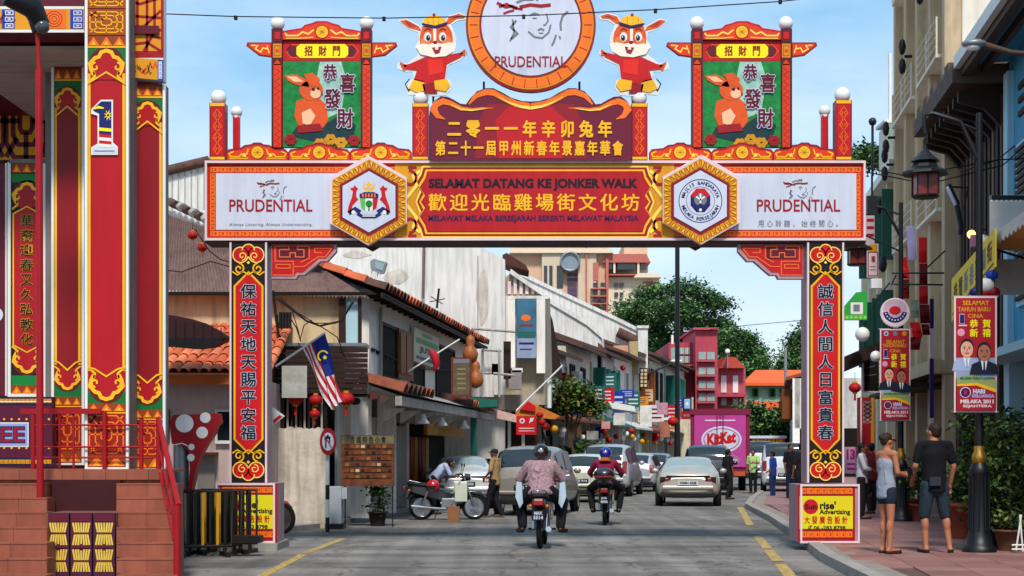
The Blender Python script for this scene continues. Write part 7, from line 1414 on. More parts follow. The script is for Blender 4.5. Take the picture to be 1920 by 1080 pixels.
# spotted red bracket and post near the stage, barricades
mu = thing('spotted_bracket', 'red curved mushroom-like display leg with white spots beside the stage steps', 'display', (PX(365, 24.5), 24.5, 0)); out_ = [(318, 790), (325, 778), (410, 775), (413, 792), (407, 798), (402, 812), (388, 832), (375, 856), (366, 885), (358, 925), (352, 925), (356, 880), (354, 848), (344, 836), (322, 832)]
m = MB(); m.ext([P(a, b, 24.5) for a, b in out_], (0, .25, 0), DRED); m.part('board', mu); p = Pr(camplane(24.5))
for x, y, r_ in ((346, 794, 17), (385, 783, 10), (379, 811, 11), (359, 838, 6), (358, 858, 7)): p = Pr(camplane(24.5)); p.circ(x, y, r_, WHITE, 0, 20); p.part('spot', mu)
p = Pr(camplane(24.5)); p.stroke([(328, 834), (342, 831), (352, 836)], 2, WHITE, 0); p.part('squiggle', mu); MB().tube([(PX(340, 24.7), 24.7, 0), P(340, 834, 24.7)], .12, GREYM, 12).part('post', mu)
MB().box(PX(345, 24.7), PX(362, 24.7), 24.6, 24.9, 0, PZ(925, 24.7), CONC).part('foot', mu)
YB = mat('barrier yellow', '#c8901c', .5, noise=.1); BP = mat('barrier black', '#181614', .5, noise=.15)
def barricade(label, px, Y, ang, yel):
    t = thing('barricade', label, 'barricade', (PX(px, Y), Y, 0), ang, 'stacked metal barricades in front of the left column'); T_ = WM[t.name]; w, h = .85, .95
    m = MB(T_); m.tube([(-w / 2, 0, .15), (-w / 2, 0, h), (w / 2, 0, h), (w / 2, 0, .15), (-w / 2, 0, .15)], .025, BP, 8); m.part('frame', t)
    for k in range(7): x = -w / 2 + w * (k + 1) / 8; MB(T_).box(x - .019, x + .019, -.02, .02, .17, h - .02, YB if k in yel else BP).part('bar', t)
    for s in (-1, 1): MB(T_).box(s * w * .38 - .03, s * w * .38 + .03, -.3, .3, 0, .06, BP).part('foot', t); MB(T_).box(s * w * .38 - .025, s * w * .38 + .025, -.02, .02, .05, .2, BP).part('leg', t)
barricade('front barricade of the stack, leaning nearest the stage steps', 380, 23.2, .35, (3, 5)); barricade('middle barricade with two yellow bars', 398, 23.6, .1, (2, 4)); barricade('rear barricade standing closest to the yellow advert box', 430, 24.1, -.15, (1,)); barricade('black barricade laid across behind the others', 412, 23.9, .5, ())
MB().box(PX(440, 23.4), PX(492, 23.4), 23.2, 23.5, .2, .3, BP).solo('fallen_bar', 'black bar lying across the barricade feet', 'bar')
# ------------------------------------------------------------------ vehicles (local axes: x right, y forward, z up; the rear bumper is at y = 0)
TAILR = mat('tail lamp red', '#8c1018', .25, noise=.05, coat=.5); TAILW = mat('lamp clear', '#c8ccd0', .2, noise=.02, coat=.5); TRIMK = mat('bumper black', '#1a1a1c', .6, noise=.1); PLATE = mat('plate', '#0e0e10', .5, noise=0)
SGL = mat('side glass', '#20282c', .3, noise=0)
def paint(name, col): return mat('paint ' + name, col, .38, .35, noise=.10, coat=.5, scale=3)
KINDS = {  # stations: y, z bottom, z belt, z top, half width low, half width belt, half width top
 'sedan': [(0, .42, .74, .80, .62, .66, .50), (.06, .30, .88, .98, .80, .80, .62), (.35, .24, .95, 1.05, .86, .84, .66), (.75, .22, .97, 1.08, .88, .86, .66), (1.25, .22, .97, 1.38, .88, .87, .58), (1.7, .22, .96, 1.43, .88, .87, .60), (2.6, .22, .94, 1.42, .88, .87, .60), (3.3, .22, .92, 1.06, .88, .86, .64), (3.5, .22, .90, .98, .88, .85, .66), (4.2, .26, .78, .84, .85, .80, .6), (4.4, .34, .66, .7, .7, .66, .5)],
 'hatch': [(0, .42, .86, .92, .62, .66, .52), (.05, .30, .92, 1.08, .79, .78, .60), (.14, .24, .95, 1.22, .84, .82, .58), (.45, .22, .96, 1.46, .86, .84, .60), (1.2, .22, .96, 1.52, .86, .85, .62), (2.2, .22, .94, 1.50, .86, .85, .60), (2.95, .22, .92, 1.06, .86, .84, .64), (3.6, .26, .8, .86, .82, .78, .6), (3.8, .34, .66, .7, .7, .66, .5)],
 'mpv': [(0, .46, .90, .96, .66, .70, .58), (.05, .34, 1.0, 1.16, .84, .82, .66), (.12, .28, 1.04, 1.40, .88, .86, .66), (.35, .26, 1.06, 1.70, .90, .88, .67), (1.2, .26, 1.06, 1.78, .90, .89, .70), (2.7, .26, 1.04, 1.74, .90, .89, .68), (3.6, .26, 1.0, 1.18, .90, .88, .70), (4.3, .3, .88, .96, .86, .82, .62), (4.5, .4, .72, .78, .74, .7, .5)],
 'van': [(0, .5, .95, 1.0, .72, .76, .66), (.05, .36, 1.1, 1.3, .86, .85, .74), (.15, .3, 1.14, 1.86, .88, .87, .76), (.5, .3, 1.16, 1.98, .88, .88, .78), (3.2, .3, 1.14, 1.98, .88, .88, .78), (3.9, .3, 1.1, 1.3, .88, .86, .76), (4.4, .34, .98, 1.04, .84, .8, .66)]}
def section(st):
    y, zb, zl, zt, wl, wb, wt = st; h = [(0, zb), (wl * .86, zb), (wl, zb + .12), (wl * 1.01, (zb + zl) / 2), (wb, zl), (wt + .03, zt - .05), (wt - .08, zt), (0, zt + .025)]
    return [Vector((x, y, z)) for x, z in h] + [Vector((-x, y, z)) for x, z in h[-2:0:-1]]
def car(name, label, cat, kind, loc, ang, body, scale=(1, 1, 1), lamps='red', group=None, black_plate=True, plate='MAB 2817', front=False):
    t = thing(name, label, cat, loc, ang, group); T = WM[t.name] @ Matrix.Diagonal((*scale, 1)); S = KINDS[kind]; secs = [section(s) for s in S]; n = len(secs[0])
    if front: T = T @ Matrix.Rotation(math.pi, 4, 'Z') @ Matrix.Translation((0, -S[-1][0], 0))
    m = MB(T); vs_ = [v for s in secs for v in s]
    m.add(vs_, [[i * n + j, i * n + (j + 1) % n, (i + 1) * n + (j + 1) % n, (i + 1) * n + j] for i in range(len(secs) - 1) for j in range(n)], body, True)
    m.add(secs[0], [list(range(n))[::-1]], body); m.add(secs[-1], [list(range(n))], body); bo = m.part('body', t); bo.modifiers.new('sub', 'SUBSURF').levels = 1; bo.modifiers['sub'].render_levels = 1
    def samp(a, b):
        i = max(0, min(len(secs) - 2, int(a))); f = a - i; b %= n; j = int(b); g = b - j
        return (secs[i][j].lerp(secs[i][(j + 1) % n], g)).lerp(secs[i + 1][j].lerp(secs[i + 1][(j + 1) % n], g), f)
    def patch(a0, a1, b0, b1, mt, nm, par, off=.012, na=4, nb=6):
        P_ = [[samp(a0 + (a1 - a0) * i / na, b0 + (b1 - b0) * j / nb) for j in range(nb + 1)] for i in range(na + 1)]; m = MB(T); V = []
        c = Vector((0, 2, .8))
        for i in range(na + 1):
            for j in range(nb + 1):
                du = P_[min(i + 1, na)][j] - P_[max(i - 1, 0)][j]; dv = P_[i][min(j + 1, nb)] - P_[i][max(j - 1, 0)]; q = du.cross(dv); q = q.normalized() if q.length > 1e-7 else Vector((0, -1, 0))
                if q.dot(P_[i][j] - c) < 0: q = -q
                V.append(P_[i][j] + q * off)
        m.add(V, [[i * (nb + 1) + j, i * (nb + 1) + j + 1, (i + 1) * (nb + 1) + j + 1, (i + 1) * (nb + 1) + j] for i in range(na) for j in range(nb)], mt, True); return m.part(nm, par)
    K = kind; r0, r1 = {'sedan': (3.1, 3.85), 'hatch': (1.25, 2.8), 'mpv': (1.3, 2.85), 'van': (1.25, 2.6)}[K]; w0, w1 = {'sedan': (6.1, 6.9), 'hatch': (5.1, 5.9), 'mpv': (5.1, 5.9), 'van': (4.1, 4.9)}[K]
    patch(r0, r1, 5.55, 8.45, GLASSL if K == 'sedan' else GLASS, 'rear_window', t); patch(w0, w1, 5.5, 8.5, GLASSL, 'windscreen', t)
    s0, s1 = {'sedan': (4.05, 6.4), 'hatch': (3.05, 5.3), 'mpv': (2.9, 5.3), 'van': (2.9, 4.3)}[K]; sm = (s0 + s1) / 2
    for b0, b1 in ((4.15, 4.9), (9.1, 9.85)):
        patch(s0, sm - .06, b0, b1, SGL, 'side_window', t); patch(sm + .06, s1, b0, b1, SGL, 'side_window', t)
    W_ = S[1][5]; zl = S[1][2]; zb = S[1][1]
    def lamp(x, z, w, h, mt, nm='tail_light'): return MB(T).box(x - w / 2, x + w / 2, -.02 if abs(x) < W_ - .2 else .0, .16, z - h / 2, z + h / 2, mt).part(nm, t, bevel=.015)
    if K in ('mpv', 'van', 'hatch'):
        for s in (-1, 1): lamp(s * (W_ - .09), zl - .02, .15, .42 if K != 'hatch' else .3, TAILR); lamp(s * (W_ - .09), zl - .27, .13, .1, TAILW, 'reversing_light')
        MB(T).box(-.62, .62, -.05, .1, zb + .16, zb + .19, TRIMK).part('bumper_strip', t)
    else:
        for s in (-1, 1): lamp(s * (W_ - .19), zl - .1, .30, .15, TAILR if lamps == 'red' else TRIMK); lamp(s * (W_ - .22), zl - .1, .10, .09, TAILR if lamps != 'red' else TAILW, 'lamp_lens')
        MB(T).box(-.6, .6, -.03, .1, zl + .0, zl + .012, TRIMK).part('boot_gap', t)
    MB(T).box(-.75, .75, -.015, .12, zb - .02, zb + .1, TRIMK).part('lower_bumper', t, bevel=.02); MB(T).box(-.70, .70, -.05, .1, zb + .20, zb + .30, body).part('bumper', t, bevel=.03)
    pz = zl - .2 if kind == 'sedan' and not front else zb + .38; pl = MB(T).box(-.27, .27, -.07, -.02, pz - .06, pz + .06, PLATE if black_plate else TAILW).part('number_plate', t); p = Pr(lambda a, b, l: (a * .5 - .25, -.074 - .002 * l, pz + .045 - .09 * b), T); p.text(plate, .04, .05, .96, .95, SIGNW if black_plate else BLACK, 1, .03); p.part('lettering', pl)
    L_ = S[-1][0]; rr = .31
    for y in (.75, L_ - .8):
        for s in (-1, 1):
            c = T @ Vector((s * .80, y, rr)); R_ = T.to_3x3().to_4x4(); R_.translation = c; R_ = R_ @ Matrix.Rotation(rad(90), 4, 'Y')
            m = MB(); m.lathe([(rr * .6, -.10), (rr * .93, -.105), (rr, -.07), (rr, .07), (rr * .93, .105), (rr * .6, .10)], RUBBER, 20, T=R_); wo = m.part('wheel', t)
            m = MB(); m.lathe([(.03, -.112), (rr * .6, -.104), (rr * .6, .104), (.03, .112)], CHROME, 12, T=R_, smooth=False); m.part('rim', wo)
            m = MB(); m.lathe([(rr * 1.08, -.09), (rr * 1.16, -.02), (rr * 1.16, .06), (rr * 1.08, .06)], TRIMK, 20, T=R_); m.part('wheel_arch', t)
    for s in (-1, 1): MB(T).ball((s * .98, L_ * .64, 1.0 if kind != 'mpv' else 1.12), (.11, .06, .08), body, 8).part('mirror', t)
    return t
SIL, SIL2, GOLDP, WHP, DKP = paint('silver', '#b4b6b8'), paint('pale silver', '#dadcde'), paint('champagne', '#8e8880'), paint('pearl white', '#d4d6c6'), paint('dark', '#20262c')
def gxy(px, Y): return (PX(px, Y), Y, 0)
car('parked_car', 'silver saloon parked nose-in at the left beside the parked motorcycle', 'car', 'sedan', gxy(872, 43), .06, SIL2, (1.0, 1, 1.0), plate='MAL 5036')
car('parked_mpv', 'champagne people carrier parked behind the man in the tan shirt', 'car', 'mpv', gxy(984, 38.2), -.17, GOLDP, (.94, .92, .95), plate='WLB 7402')
car('parked_hatchback', 'small pearl white hatchback parked between the champagne and silver people carriers', 'car', 'hatch', gxy(1088, 48.5), -.18, WHP, (.93, .9, .98), plate='MCE 914')
car('parked_mpv', 'silver people carrier with dark glass behind the rider in the blue helmet', 'car', 'mpv', gxy(1131, 55), -.19, SIL, (1.0, 1.1, 1.03), plate='JHE 3381')
car('parked_car', 'silver car half hidden behind the silver people carrier', 'car', 'hatch', gxy(1186, 62), -.2, SIL, (1.05, 1, 1), plate='MBF 220')
car('parked_car', 'grey car, last of the parked row before the moving saloon', 'car', 'hatch', gxy(1222, 70), -.2, paint('grey', '#787c80'), (1.05, 1, 1), plate='MBA 1102')
car('moving_saloon', 'beige-silver saloon with dark tail lamps driving away mid street', 'car', 'sedan', gxy(1290, 45), -.12, paint('warm silver', '#b8b0a4'), (1.03, 1, .98), 'dark', plate='WMN 4508', black_plate=False)
car('dark_mpv', 'dark people carrier just ahead of the beige-silver saloon', 'car', 'mpv', gxy(1326, 57), -.14, DKP, (1.0, 1, 1.02), plate='MCA 77')
car('parked_van', 'white van parked at the right kerb behind the people talking', 'van', 'van', gxy(1473, 58.5), -.16, paint('van white', '#d8dade'), (1.0, 1, .96), plate='MP 3128')
car('oncoming_van', 'white van half hidden behind the magenta truck on its right', 'van', 'van', gxy(1421, 74), -.17, paint('van white', '#d8dade'), (.95, 1, 1.05), plate='MT 40')
# magenta box truck
TY = 64.0; tk = thing('box_truck', 'magenta box truck with a large oval logo on its rear doors', 'truck', (PX(1350, TY), TY, 0), -.13); TT = WM[tk.name]; MAG = mat('magenta panel', '#b4408c', .45, noise=.06); MAGD = mat('dark magenta frame', '#7c1c3c', .5, noise=.08)
MB(TT).box(-1.18, 1.18, .06, 5.2, .75, 3.25, MAGD).part('cargo_box', tk)
for s in (-1, 1): d = MB(TT).box(min(.02 * s, 1.02 * s), max(.02 * s, 1.02 * s), 0, .06, .95, 3.05, MAG).part('rear_door', tk); MB(TT).tube([(s * .12, -.03, .95), (s * .12, -.03, 3.05)], .02, MAGD, 6).part('lock_bar', d)
MB(TT).box(-1.2, 1.2, -.02, .1, 3.05, 3.28, MAGD).part('top_frame', tk); MB(TT).box(-1.1, 1.1, .0, .2, .55, .78, TRIMK).part('rear_bumper', tk)
MB(TT).box(.0, 1.0, -.03, .02, .6, .78, mat('amber strip', '#b8542c', .4, noise=.2, scale=6)).part('light_strip', tk)
p = Pr(lambda a, b, l: (a, -.004 - .003 * l, b), TT); p.circ(.06, 2.05, .80, SIGNW, 0, 32, .54); p.circ(.06, 2.05, .72, MAG, 1, 32, .46); p.circ(.06, 2.05, .68, SIGNW, 2, 32, .42)
vs_, fs = glyphs('KitKat', .06); a1_ = max(v[0] for v in vs_); h_ = max(v[1] for v in vs_)
p.add([p.fn(-.52 + v[0] / a1_ * 1.16, 1.84 + v[1] / h_ * .44 + v[0] / a1_ * .12, 3) for v in vs_], fs, RED)
p.stroke([(-.6, 2.82), (.6, 2.82)], .05, PINKW, 1); p.stroke([(.0, 1.24), (.7, 1.24)], .04, PINKW, 1)
p.poly([(.2, 1.35), (.5, 1.5), (.8, 1.3), (.7, 1.0), (.3, .98)], mat('choc print', '#a46c9c', .5, noise=.5, scale=9), 0); p.part('logo_print', tk)
for s in (-1, 1):
    for y in (1.1, 4.6):
        R_ = TT @ Matrix.Translation((s * .9, y, .42)) @ Matrix.Rotation(rad(90), 4, 'Y'); MB().lathe([(.2, -.13), (.4, -.13), (.42, -.1), (.42, .1), (.4, .13), (.2, .13)], RUBBER, 18, T=R_).part('wheel', tk)
MB(TT).box(-1.05, 1.05, 5.2, 7.0, .5, 2.4, MAGD).part('cab', tk); MB(TT).box(-.4, .4, .3, 5, .5, .75, TRIMK).part('chassis', tk)
pl = MB(TT).box(-.25, .25, -.03, 0, .62, .74, PLATE).part('number_plate', tk)
# motorcycles
def wheel(par, c, r, w, T, rim=CHROME):
    R_ = T @ Matrix.Translation(c) @ Matrix.Rotation(rad(90), 4, 'Y'); m = MB(); N, K_ = 28, 8
    V = [((r - w / 2 + w / 2 * math.cos(2 * math.pi * k / K_)) * math.cos(2 * math.pi * i / N), (r - w / 2 + w / 2 * math.cos(2 * math.pi * k / K_)) * math.sin(2 * math.pi * i / N), w / 2 * math.sin(2 * math.pi * k / K_)) for i in range(N) for k in range(K_)]
    m.add(V, [[i * K_ + k, ((i + 1) % N) * K_ + k, ((i + 1) % N) * K_ + (k + 1) % K_, i * K_ + (k + 1) % K_] for i in range(N) for k in range(K_)], RUBBER, True, R_); wo = m.part('wheel', par)
    m = MB(); m.lathe([(r - w * 1.1, -w * .25), (r - w * .8, -w * .3), (r - w * .8, w * .3), (r - w * 1.1, w * .25), (r - w * 1.1, -w * .25)], rim, 28, T=R_); m.lathe([(.035, -w * .5), (.035, w * .5)], rim, 10, T=R_); m.part('rim', wo)
    m = MB()
    for k in range(14): a = 2 * math.pi * k / 14; m.tube([(.03 * math.cos(a + .3), .03 * math.sin(a + .3), (-1) ** k * .02), ((r - w) * math.cos(a), (r - w) * math.sin(a), 0)], .004, rim, 4, T=R_, cap=False)
    m.part('spoke', wo, kind='stuff'); return wo
def moto(name, label, loc, ang, body, box=False, plate='MAC 6203', tall=1.0, helmet=False):
    t = thing(name, label, 'motorcycle', loc, ang); T = WM[t.name] @ Matrix.Diagonal((tall, tall, tall, 1)); r = .29
    wheel(t, (0, .3, r), r, .085, T); wheel(t, (0, 1.52, r), r, .075, T)
    m = MB(T); m.tube([(0, .0, .46), (0, .05, .56), (0, .22, .63), (0, .42, .62)], [.05, .06, .065, .06], TRIMK, 8); m.part('rear_mudguard', t); m = MB(T); m.tube([(0, 1.28, .58), (0, 1.45, .64), (0, 1.65, .6), (0, 1.78, .5)], [.05, .055, .055, .04], body, 8); m.part('front_mudguard', t)
    m = MB(T); V = []
    for y, w_, z0, z1 in ((-.08, .09, .72, .80), (.1, .12, .62, .80), (.5, .13, .5, .76), (.85, .10, .42, .66), (1.0, .08, .42, .62)): V += [(-w_, y, z0), (w_, y, z0), (w_ * .9, y, z1), (-w_ * .9, y, z1)]
    m.add(V, [[i * 4 + j, i * 4 + (j + 1) % 4, i * 4 + 4 + (j + 1) % 4, i * 4 + 4 + j] for i in range(4) for j in range(4)] + [[3, 2, 1, 0], [16, 17, 18, 19]], body, False); bo = m.part('side_fairing', t, bevel=.02)
    m = MB(T); m.ext([(0 - .13, -.02, .80), (-.13, .3, .78), (-.12, .62, .76), (-.10, .82, .72), (-.10, .80, .80), (-.14, .45, .85), (-.14, .1, .87), (-.12, -.04, .86)], (.27, 0, 0), mat('seat black', '#18181a', .6, noise=.1)); m.part('seat', t, bevel=.03)
    m = MB(T); m.box(-.12, .12, .75, 1.1, .28, .5, GREYM); m.tube([(0, .75, .35), (0, 1.05, .45)], .1, GREYM, 10); m.part('engine', t, bevel=.02)
    m = MB(T); m.ext([(-.04, 1.12, .42), (-.04, 1.36, .98), (-.04, 1.28, 1.02), (-.04, 1.0, .55)], (.08, 0, 0), body); m.part('leg_shield', t)
    for s in (-1, 1):
        MB(T).box(s * .14 - .015, s * .14 + .015, 1.05, 1.34, .42, .88, WHP).part('leg_guard', t, bevel=.01); MB(T).tube([(s * .07, 1.52, r), (s * .07, 1.36, .72), (s * .05, 1.28, .98)], .025, CHROME, 8).part('fork', t); MB(T).tube([(s * .10, .3, r + .02), (s * .11, .42, .66)], .028, CHROME, 8).part('shock_absorber', t)
        MB(T).tube([(0, 1.26, 1.0), (s * .18, 1.22, 1.06), (s * .34, 1.12, 1.03)], .016, BLKM, 6).part('handlebar', t); MB(T).tube([(s * .16, 1.22, 1.06), (s * .22, 1.26, 1.22)], .008, BLKM, 5).part('mirror_stalk', t); MB(T).ball((s * .25, 1.26, 1.26), (.07, .02, .045), BLKM, 8).part('mirror', t)
        MB(T).box(s * .08 - (.0 if s > 0 else .14), s * .08 + (.14 if s > 0 else 0), .86, .92, .27, .30, RUBBER).part('footrest', t); MB(T).ball((s * .13, .0, .68), (.03, .04, .03), mat('indicator amber', '#c8641c', .3, noise=0), 8).part('indicator', t)
    m = MB(T); m.tube([(.13, 1.0, .26), (.15, .7, .26), (.15, .05, .32)], [.02, .035, .045], CHROME, 10); m.part('exhaust', t)
    m = MB(T); m.tube([(0, 1.3, .98), (0, 1.42, .98)], [.09, .08], body, 12); m.part('headlight_cowl', t); MB(T).ball((0, 1.43, .98), (.07, .02, .07), TAILW, 10).part('headlight', t)
    MB(T).box(-.075, .075, -.13, -.04, .69, .78, TAILR).part('tail_light', t, bevel=.015); pl = MB(T).box(-.10, .10, -.115, -.10, .46, .62, PLATE).part('number_plate', t); p = Pr(lambda a, b, l: (-.09 + .18 * a, -.117 - .002 * l, .61 - .14 * b), T); p.text(plate[:3], .15, .08, .85, .45, SIGNW, 0, .03); p.text(plate[4:], .08, .55, .92, .95, SIGNW, 0, .03); p.part('lettering', pl)
    m = MB(T); m.tube([(-.12, .5, .8), (-.12, .05, .9), (-.1, -.12, .92), (.1, -.12, .92), (.12, .05, .9), (.12, .5, .8)], .014, CHROME, 6); m.part('grab_rail', t)
    if name.startswith('parked'): MB(T).tube([(-.1, .7, .25), (-.2, .62, .03)], .012, BLKM, 5).part('side_stand', t)
    if box: m = MB(T); m.ball((0, -.12, 1.06), (.22, .2, .15), mat('top box black', '#1c1c22', .35, noise=.05, coat=.4), 16); m.part('top_box', t); MB(T).box(-.18, .18, -.325, -.26, 1.01, 1.04, TAILR).part('box_reflector', t); MB(T).box(-.1, .1, -.1, .1, .86, .95, BLKM).part('box_bracket', t)
    return t
moto('ridden_motorcycle', 'small motorcycle with dark red panels ridden by the person in the pink patterned shirt', gxy(1010, 24.9), -.08, mat('moto maroon', '#3c1620', .35, noise=.06, coat=.4), plate='MAX 5514', tall=1.0)
moto('ridden_motorcycle', 'small black motorcycle with a round top box ridden by the person in magenta', gxy(1133, 33.0), -.10, mat('moto black', '#1c1c22', .35, noise=.05, coat=.4), True, plate='JGR 4096', tall=1.0)
moto('parked_motorcycle', 'black and silver moped parked side-on at the left kerb', (PX(766, 36), 36.0, 0), rad(-82), mat('moto black', '#1c1c22'), plate='MAD 8170', tall=.98)
o = MB().ball(P(812, 911, 35.9), .15, mat('red helmet', '#b41820', .25, noise=.03, coat=.6), 16).solo('red_helmet', 'red helmet hung over the saddle of the parked moped', 'helmet'); MB().box(PX(800, 35.7), PX(817, 35.7), 35.7, 35.76, PZ(917, 35.7), PZ(911, 35.7), BLACK).part('rim', o)
cbx = thing('cardboard_box', 'brown cardboard box leaning against the front wheel of the parked moped', 'box', (PX(852, 35), 35, 0)); MB().box(PX(840, 35), PX(862, 35), 34.8, 35.05, 0, .34, mat('cardboard', '#8a5c40', .85, noise=.12)).part('carton', cbx); MB().tube([(PX(846, 35), 34.9, .34), (PX(851, 35), 34.9, .46), (PX(857, 35), 34.9, .34)], .008, BC, 5).part('handle', cbx)
mw = thing('half_hidden_moped', 'front wheel and red mudguard of a moped hidden behind the left advert box', 'motorcycle', (PX(532, 27.6), 27.6, .1)); wheel(mw, (0, 0, .28), .28, .08, Matrix.Translation((PX(528, 27.6), 27.6, .1)) @ Matrix.Rotation(rad(65), 4, 'Z')); m = MB(); m.tube([P(512, 962, 27.6), P(520, 942, 27.6), P(536, 944, 27.6), P(545, 955, 27.6)], .05, mat('red mudguard', '#a02030', .4, noise=.05), 8); m.part('mudguard', mw); MB().tube([P(512, 930, 27.7), P(528, 972, 27.7)], .025, CHROME, 8).part('fork', mw)
# ------------------------------------------------------------------ people
SKA, SKB, SKT = mat('skin tan', '#a86c50', .6, noise=.06, spec=.3), mat('skin brown', '#7c4c38', .6, noise=.06, spec=.3), mat('skin light', '#c08a6c', .6, noise=.05, spec=.3)
HRB, HRK = mat('hair brown', '#2c1a12', .7, noise=.3, scale=30), mat('hair black', '#0e0b0a', .6, noise=.3, scale=30)
def cap_(m, a, b, ra, rb, mt, n=10):
    a, b = Vector(a), Vector(b); m.tube([a, a.lerp(b, .5), b], [ra, (ra + rb) / 2 * 1.02, rb], mt, n); m.ball(a, ra, mt, n); m.ball(b, rb, mt, n)
def ell(m, c, r, mt, n=14, R_=None):
    T = Matrix.Translation(c) @ (R_ if R_ is not None else Matrix.Identity(4)); m.ball((0, 0, 0), r, mt, n, T=T)
def person(label, loc, ang, J, skin, hair, top, bottom, shoes, h=1.7, hi=True, hairfn=None, sleeve=.5, leg=1.0, female=False, tank=False, group=None, torso=(.17, .11), belt=None, build=1.0, helmet=None, facing=0.):
    """J: joint positions in metres for a 1.7 m figure; x right, y forward, z up"""
    t = thing('person', label, 'person', loc, ang, group); T = WM[t.name] @ Matrix.Diagonal((h / 1.7, h / 1.7, h / 1.7, 1)); g = {k: Vector(v) for k, v in J.items()}; B = build
    sh = (g['shL'] + g['shR']) / 2; hp = (g['hipL'] + g['hipR']) / 2; ax = (sh - hp).normalized(); sx = (g['shR'] - g['shL']).normalized()
    m = MB(T)
    # torso
    fr = Matrix((sx, ax.cross(sx), ax)).transposed().to_4x4()
    def trunk(m, prof, mt, k=14):
        for i in range(k + 1):
            f = prof[0][0] + (prof[-1][0] - prof[0][0]) * i / k
            for (f0, w0, d0), (f1, w1, d1) in zip(prof, prof[1:]):
                if f0 <= f <= f1 + 1e-6: q = (f - f0) / (f1 - f0); q = q * q * (3 - 2 * q); w, d = w0 + (w1 - w0) * q, d0 + (d1 - d0) * q; break
            ell(m, hp.lerp(sh, f), (w * B, d * B, .075), mt, 16, fr)
    trunk(m, ((-.05, .15, .11), (.2, .155, .115), (.45, .13 if female else .145, .10), (.75, .165, .112), (.98, .15, .085)), skin)
    for s in 'LR':
        cap_(m, sh.lerp(g['sh' + s], .3), g['sh' + s], .07, .06 * B, skin); cap_(m, g['sh' + s], g['el' + s], .052 * B, .040 * B, skin); cap_(m, g['el' + s], g['wr' + s], .040 * B, .026, skin)
        cap_(m, g['hip' + s], g['kn' + s], .088 * B, .056 * B, skin); cap_(m, g['kn' + s], g['an' + s], .055 * B, .036, skin)
        cf = g['kn' + s].lerp(g['an' + s], .28); ell(m, cf + Vector((0, -.015, 0)), (.052 * B, .055 * B, .11), skin)
        ft = g.get('to' + s, g['an' + s] + Vector((0, .17, -.05))); hl = g['an' + s] + Vector((0, -.03, -.045)); cap_(m, hl, ft, .036, .030, skin, 8); cap_(m, g['an' + s], hl, .034, .036, skin, 8)
        d = g.get('ha' + s); wr = g['wr' + s]; d = (d - wr).normalized() if d is not None else (wr - g['el' + s]).normalized(); side = d.cross(Vector((0, 1, 0))); side = side.normalized() if side.length > .2 else d.cross(Vector((0, 0, 1))).normalized(); nn = d.cross(side)
        palm = wr + d * .05; ell(m, palm, (.038, .045, .022), skin, 10, Matrix((side, d, nn)).transposed().to_4x4())
        for i, (o, ln) in enumerate(((-.028, .062), (-.010, .074), (.010, .070), (.028, .056))):
            a = wr + d * .085 + side * o; b = a + d * ln * .5 + nn * .006; c = b + d * ln * .4 + nn * .022; cap_(m, a, b, .0095, .0088, skin, 6); cap_(m, b, c, .0088, .0075, skin, 6)
        a = wr + d * .03 + side * .034 * (1 if s == 'L' else -1); cap_(m, a, a + d * .035 + side * .028 * (1 if s == 'L' else -1) + nn * .012, .012, .009, skin, 6)
    nk = g.get('neck', sh + Vector((0, .01, .07))); hd = g['head']; cap_(m, sh + (nk - sh) * .2, nk.lerp(hd, .5), .06, .052, skin)
    Rh = Matrix.Rotation(facing, 4, 'Z'); H_ = lambda x, y, z: hd + (Rh @ Vector((x, y, z)))
    ell(m, H_(0, 0, .02), (.076, .095, .105), skin, 16, Rh); ell(m, H_(0, .03, -.055), (.055, .062, .06), skin, 12, Rh); ell(m, H_(0, .098, -.005), (.014, .02, .024), skin, 8, Rh)
    for s in (-1, 1): ell(m, H_(s * .078, -.005, .0), (.012, .022, .032), skin, 8, Rh)
    remesh(m, 'body', t, .0095 if hi else .016, 3)
    # face
    m = MB(T)
    for s in (-1, 1): ell(m, H_(s * .03, .088, .022), (.013, .008, .008), WHITE, 8, Rh); ell(m, H_(s * .03, .095, .022), (.006, .004, .006), BLACK, 6, Rh)
    m.part('eyes', t, kind='stuff'); m = MB(T); ell(m, H_(0, .088, -.052), (.022, .008, .007), mat('lips', '#8c4038', .5, noise=0), 8, Rh); m.part('mouth', t)
    # clothes
    m = MB(T)
    trunk(m, ((-.12, .178, .138), (.2, .17, .132), (.5, .148 if female else .166, .118), (.78, .178, .126), (1.0 if not tank else .86, .162 if not tank else .125, .092)), top, 18)
    rgc = random.Random(hash(label) % 97 if False else len(label))
    for i in range(7): a = rgc.uniform(0, 6.28); f = rgc.uniform(.0, .7); b = f + rgc.uniform(.12, .3); da = rgc.uniform(-.5, .5); pt = lambda ff, aa: hp.lerp(sh, ff) + (fr.to_3x3() @ Vector((.168 * B * math.cos(aa), .128 * B * math.sin(aa), 0))); cap_(m, pt(f, a), pt(b, a + da), .017, .008, top, 6)
    if not tank:
        for s in 'LR':
            cap_(m, sh.lerp(g['sh' + s], .3), g['sh' + s], .074, .064 * B, top); e = g['sh' + s].lerp(g['el' + s], min(1, sleeve * 2)); cap_(m, g['sh' + s], e, .064 * B, .060 * B, top)
            if sleeve > .5: cap_(m, g['el' + s], g['el' + s].lerp(g['wr' + s], (sleeve - .5) * 2), .06 * B, .042 * B, top)
    else:
        for s in 'LR': cap_(m, hp.lerp(sh, .8), sh.lerp(g['sh' + s], .45) + ax * .045, .05, .028, top)
    remesh(m, 'shirt', t, .012, 4)
    m = MB(T)
    trunk(m, ((-.14, .17, .128), (.1, .168, .124)), bottom, 4)
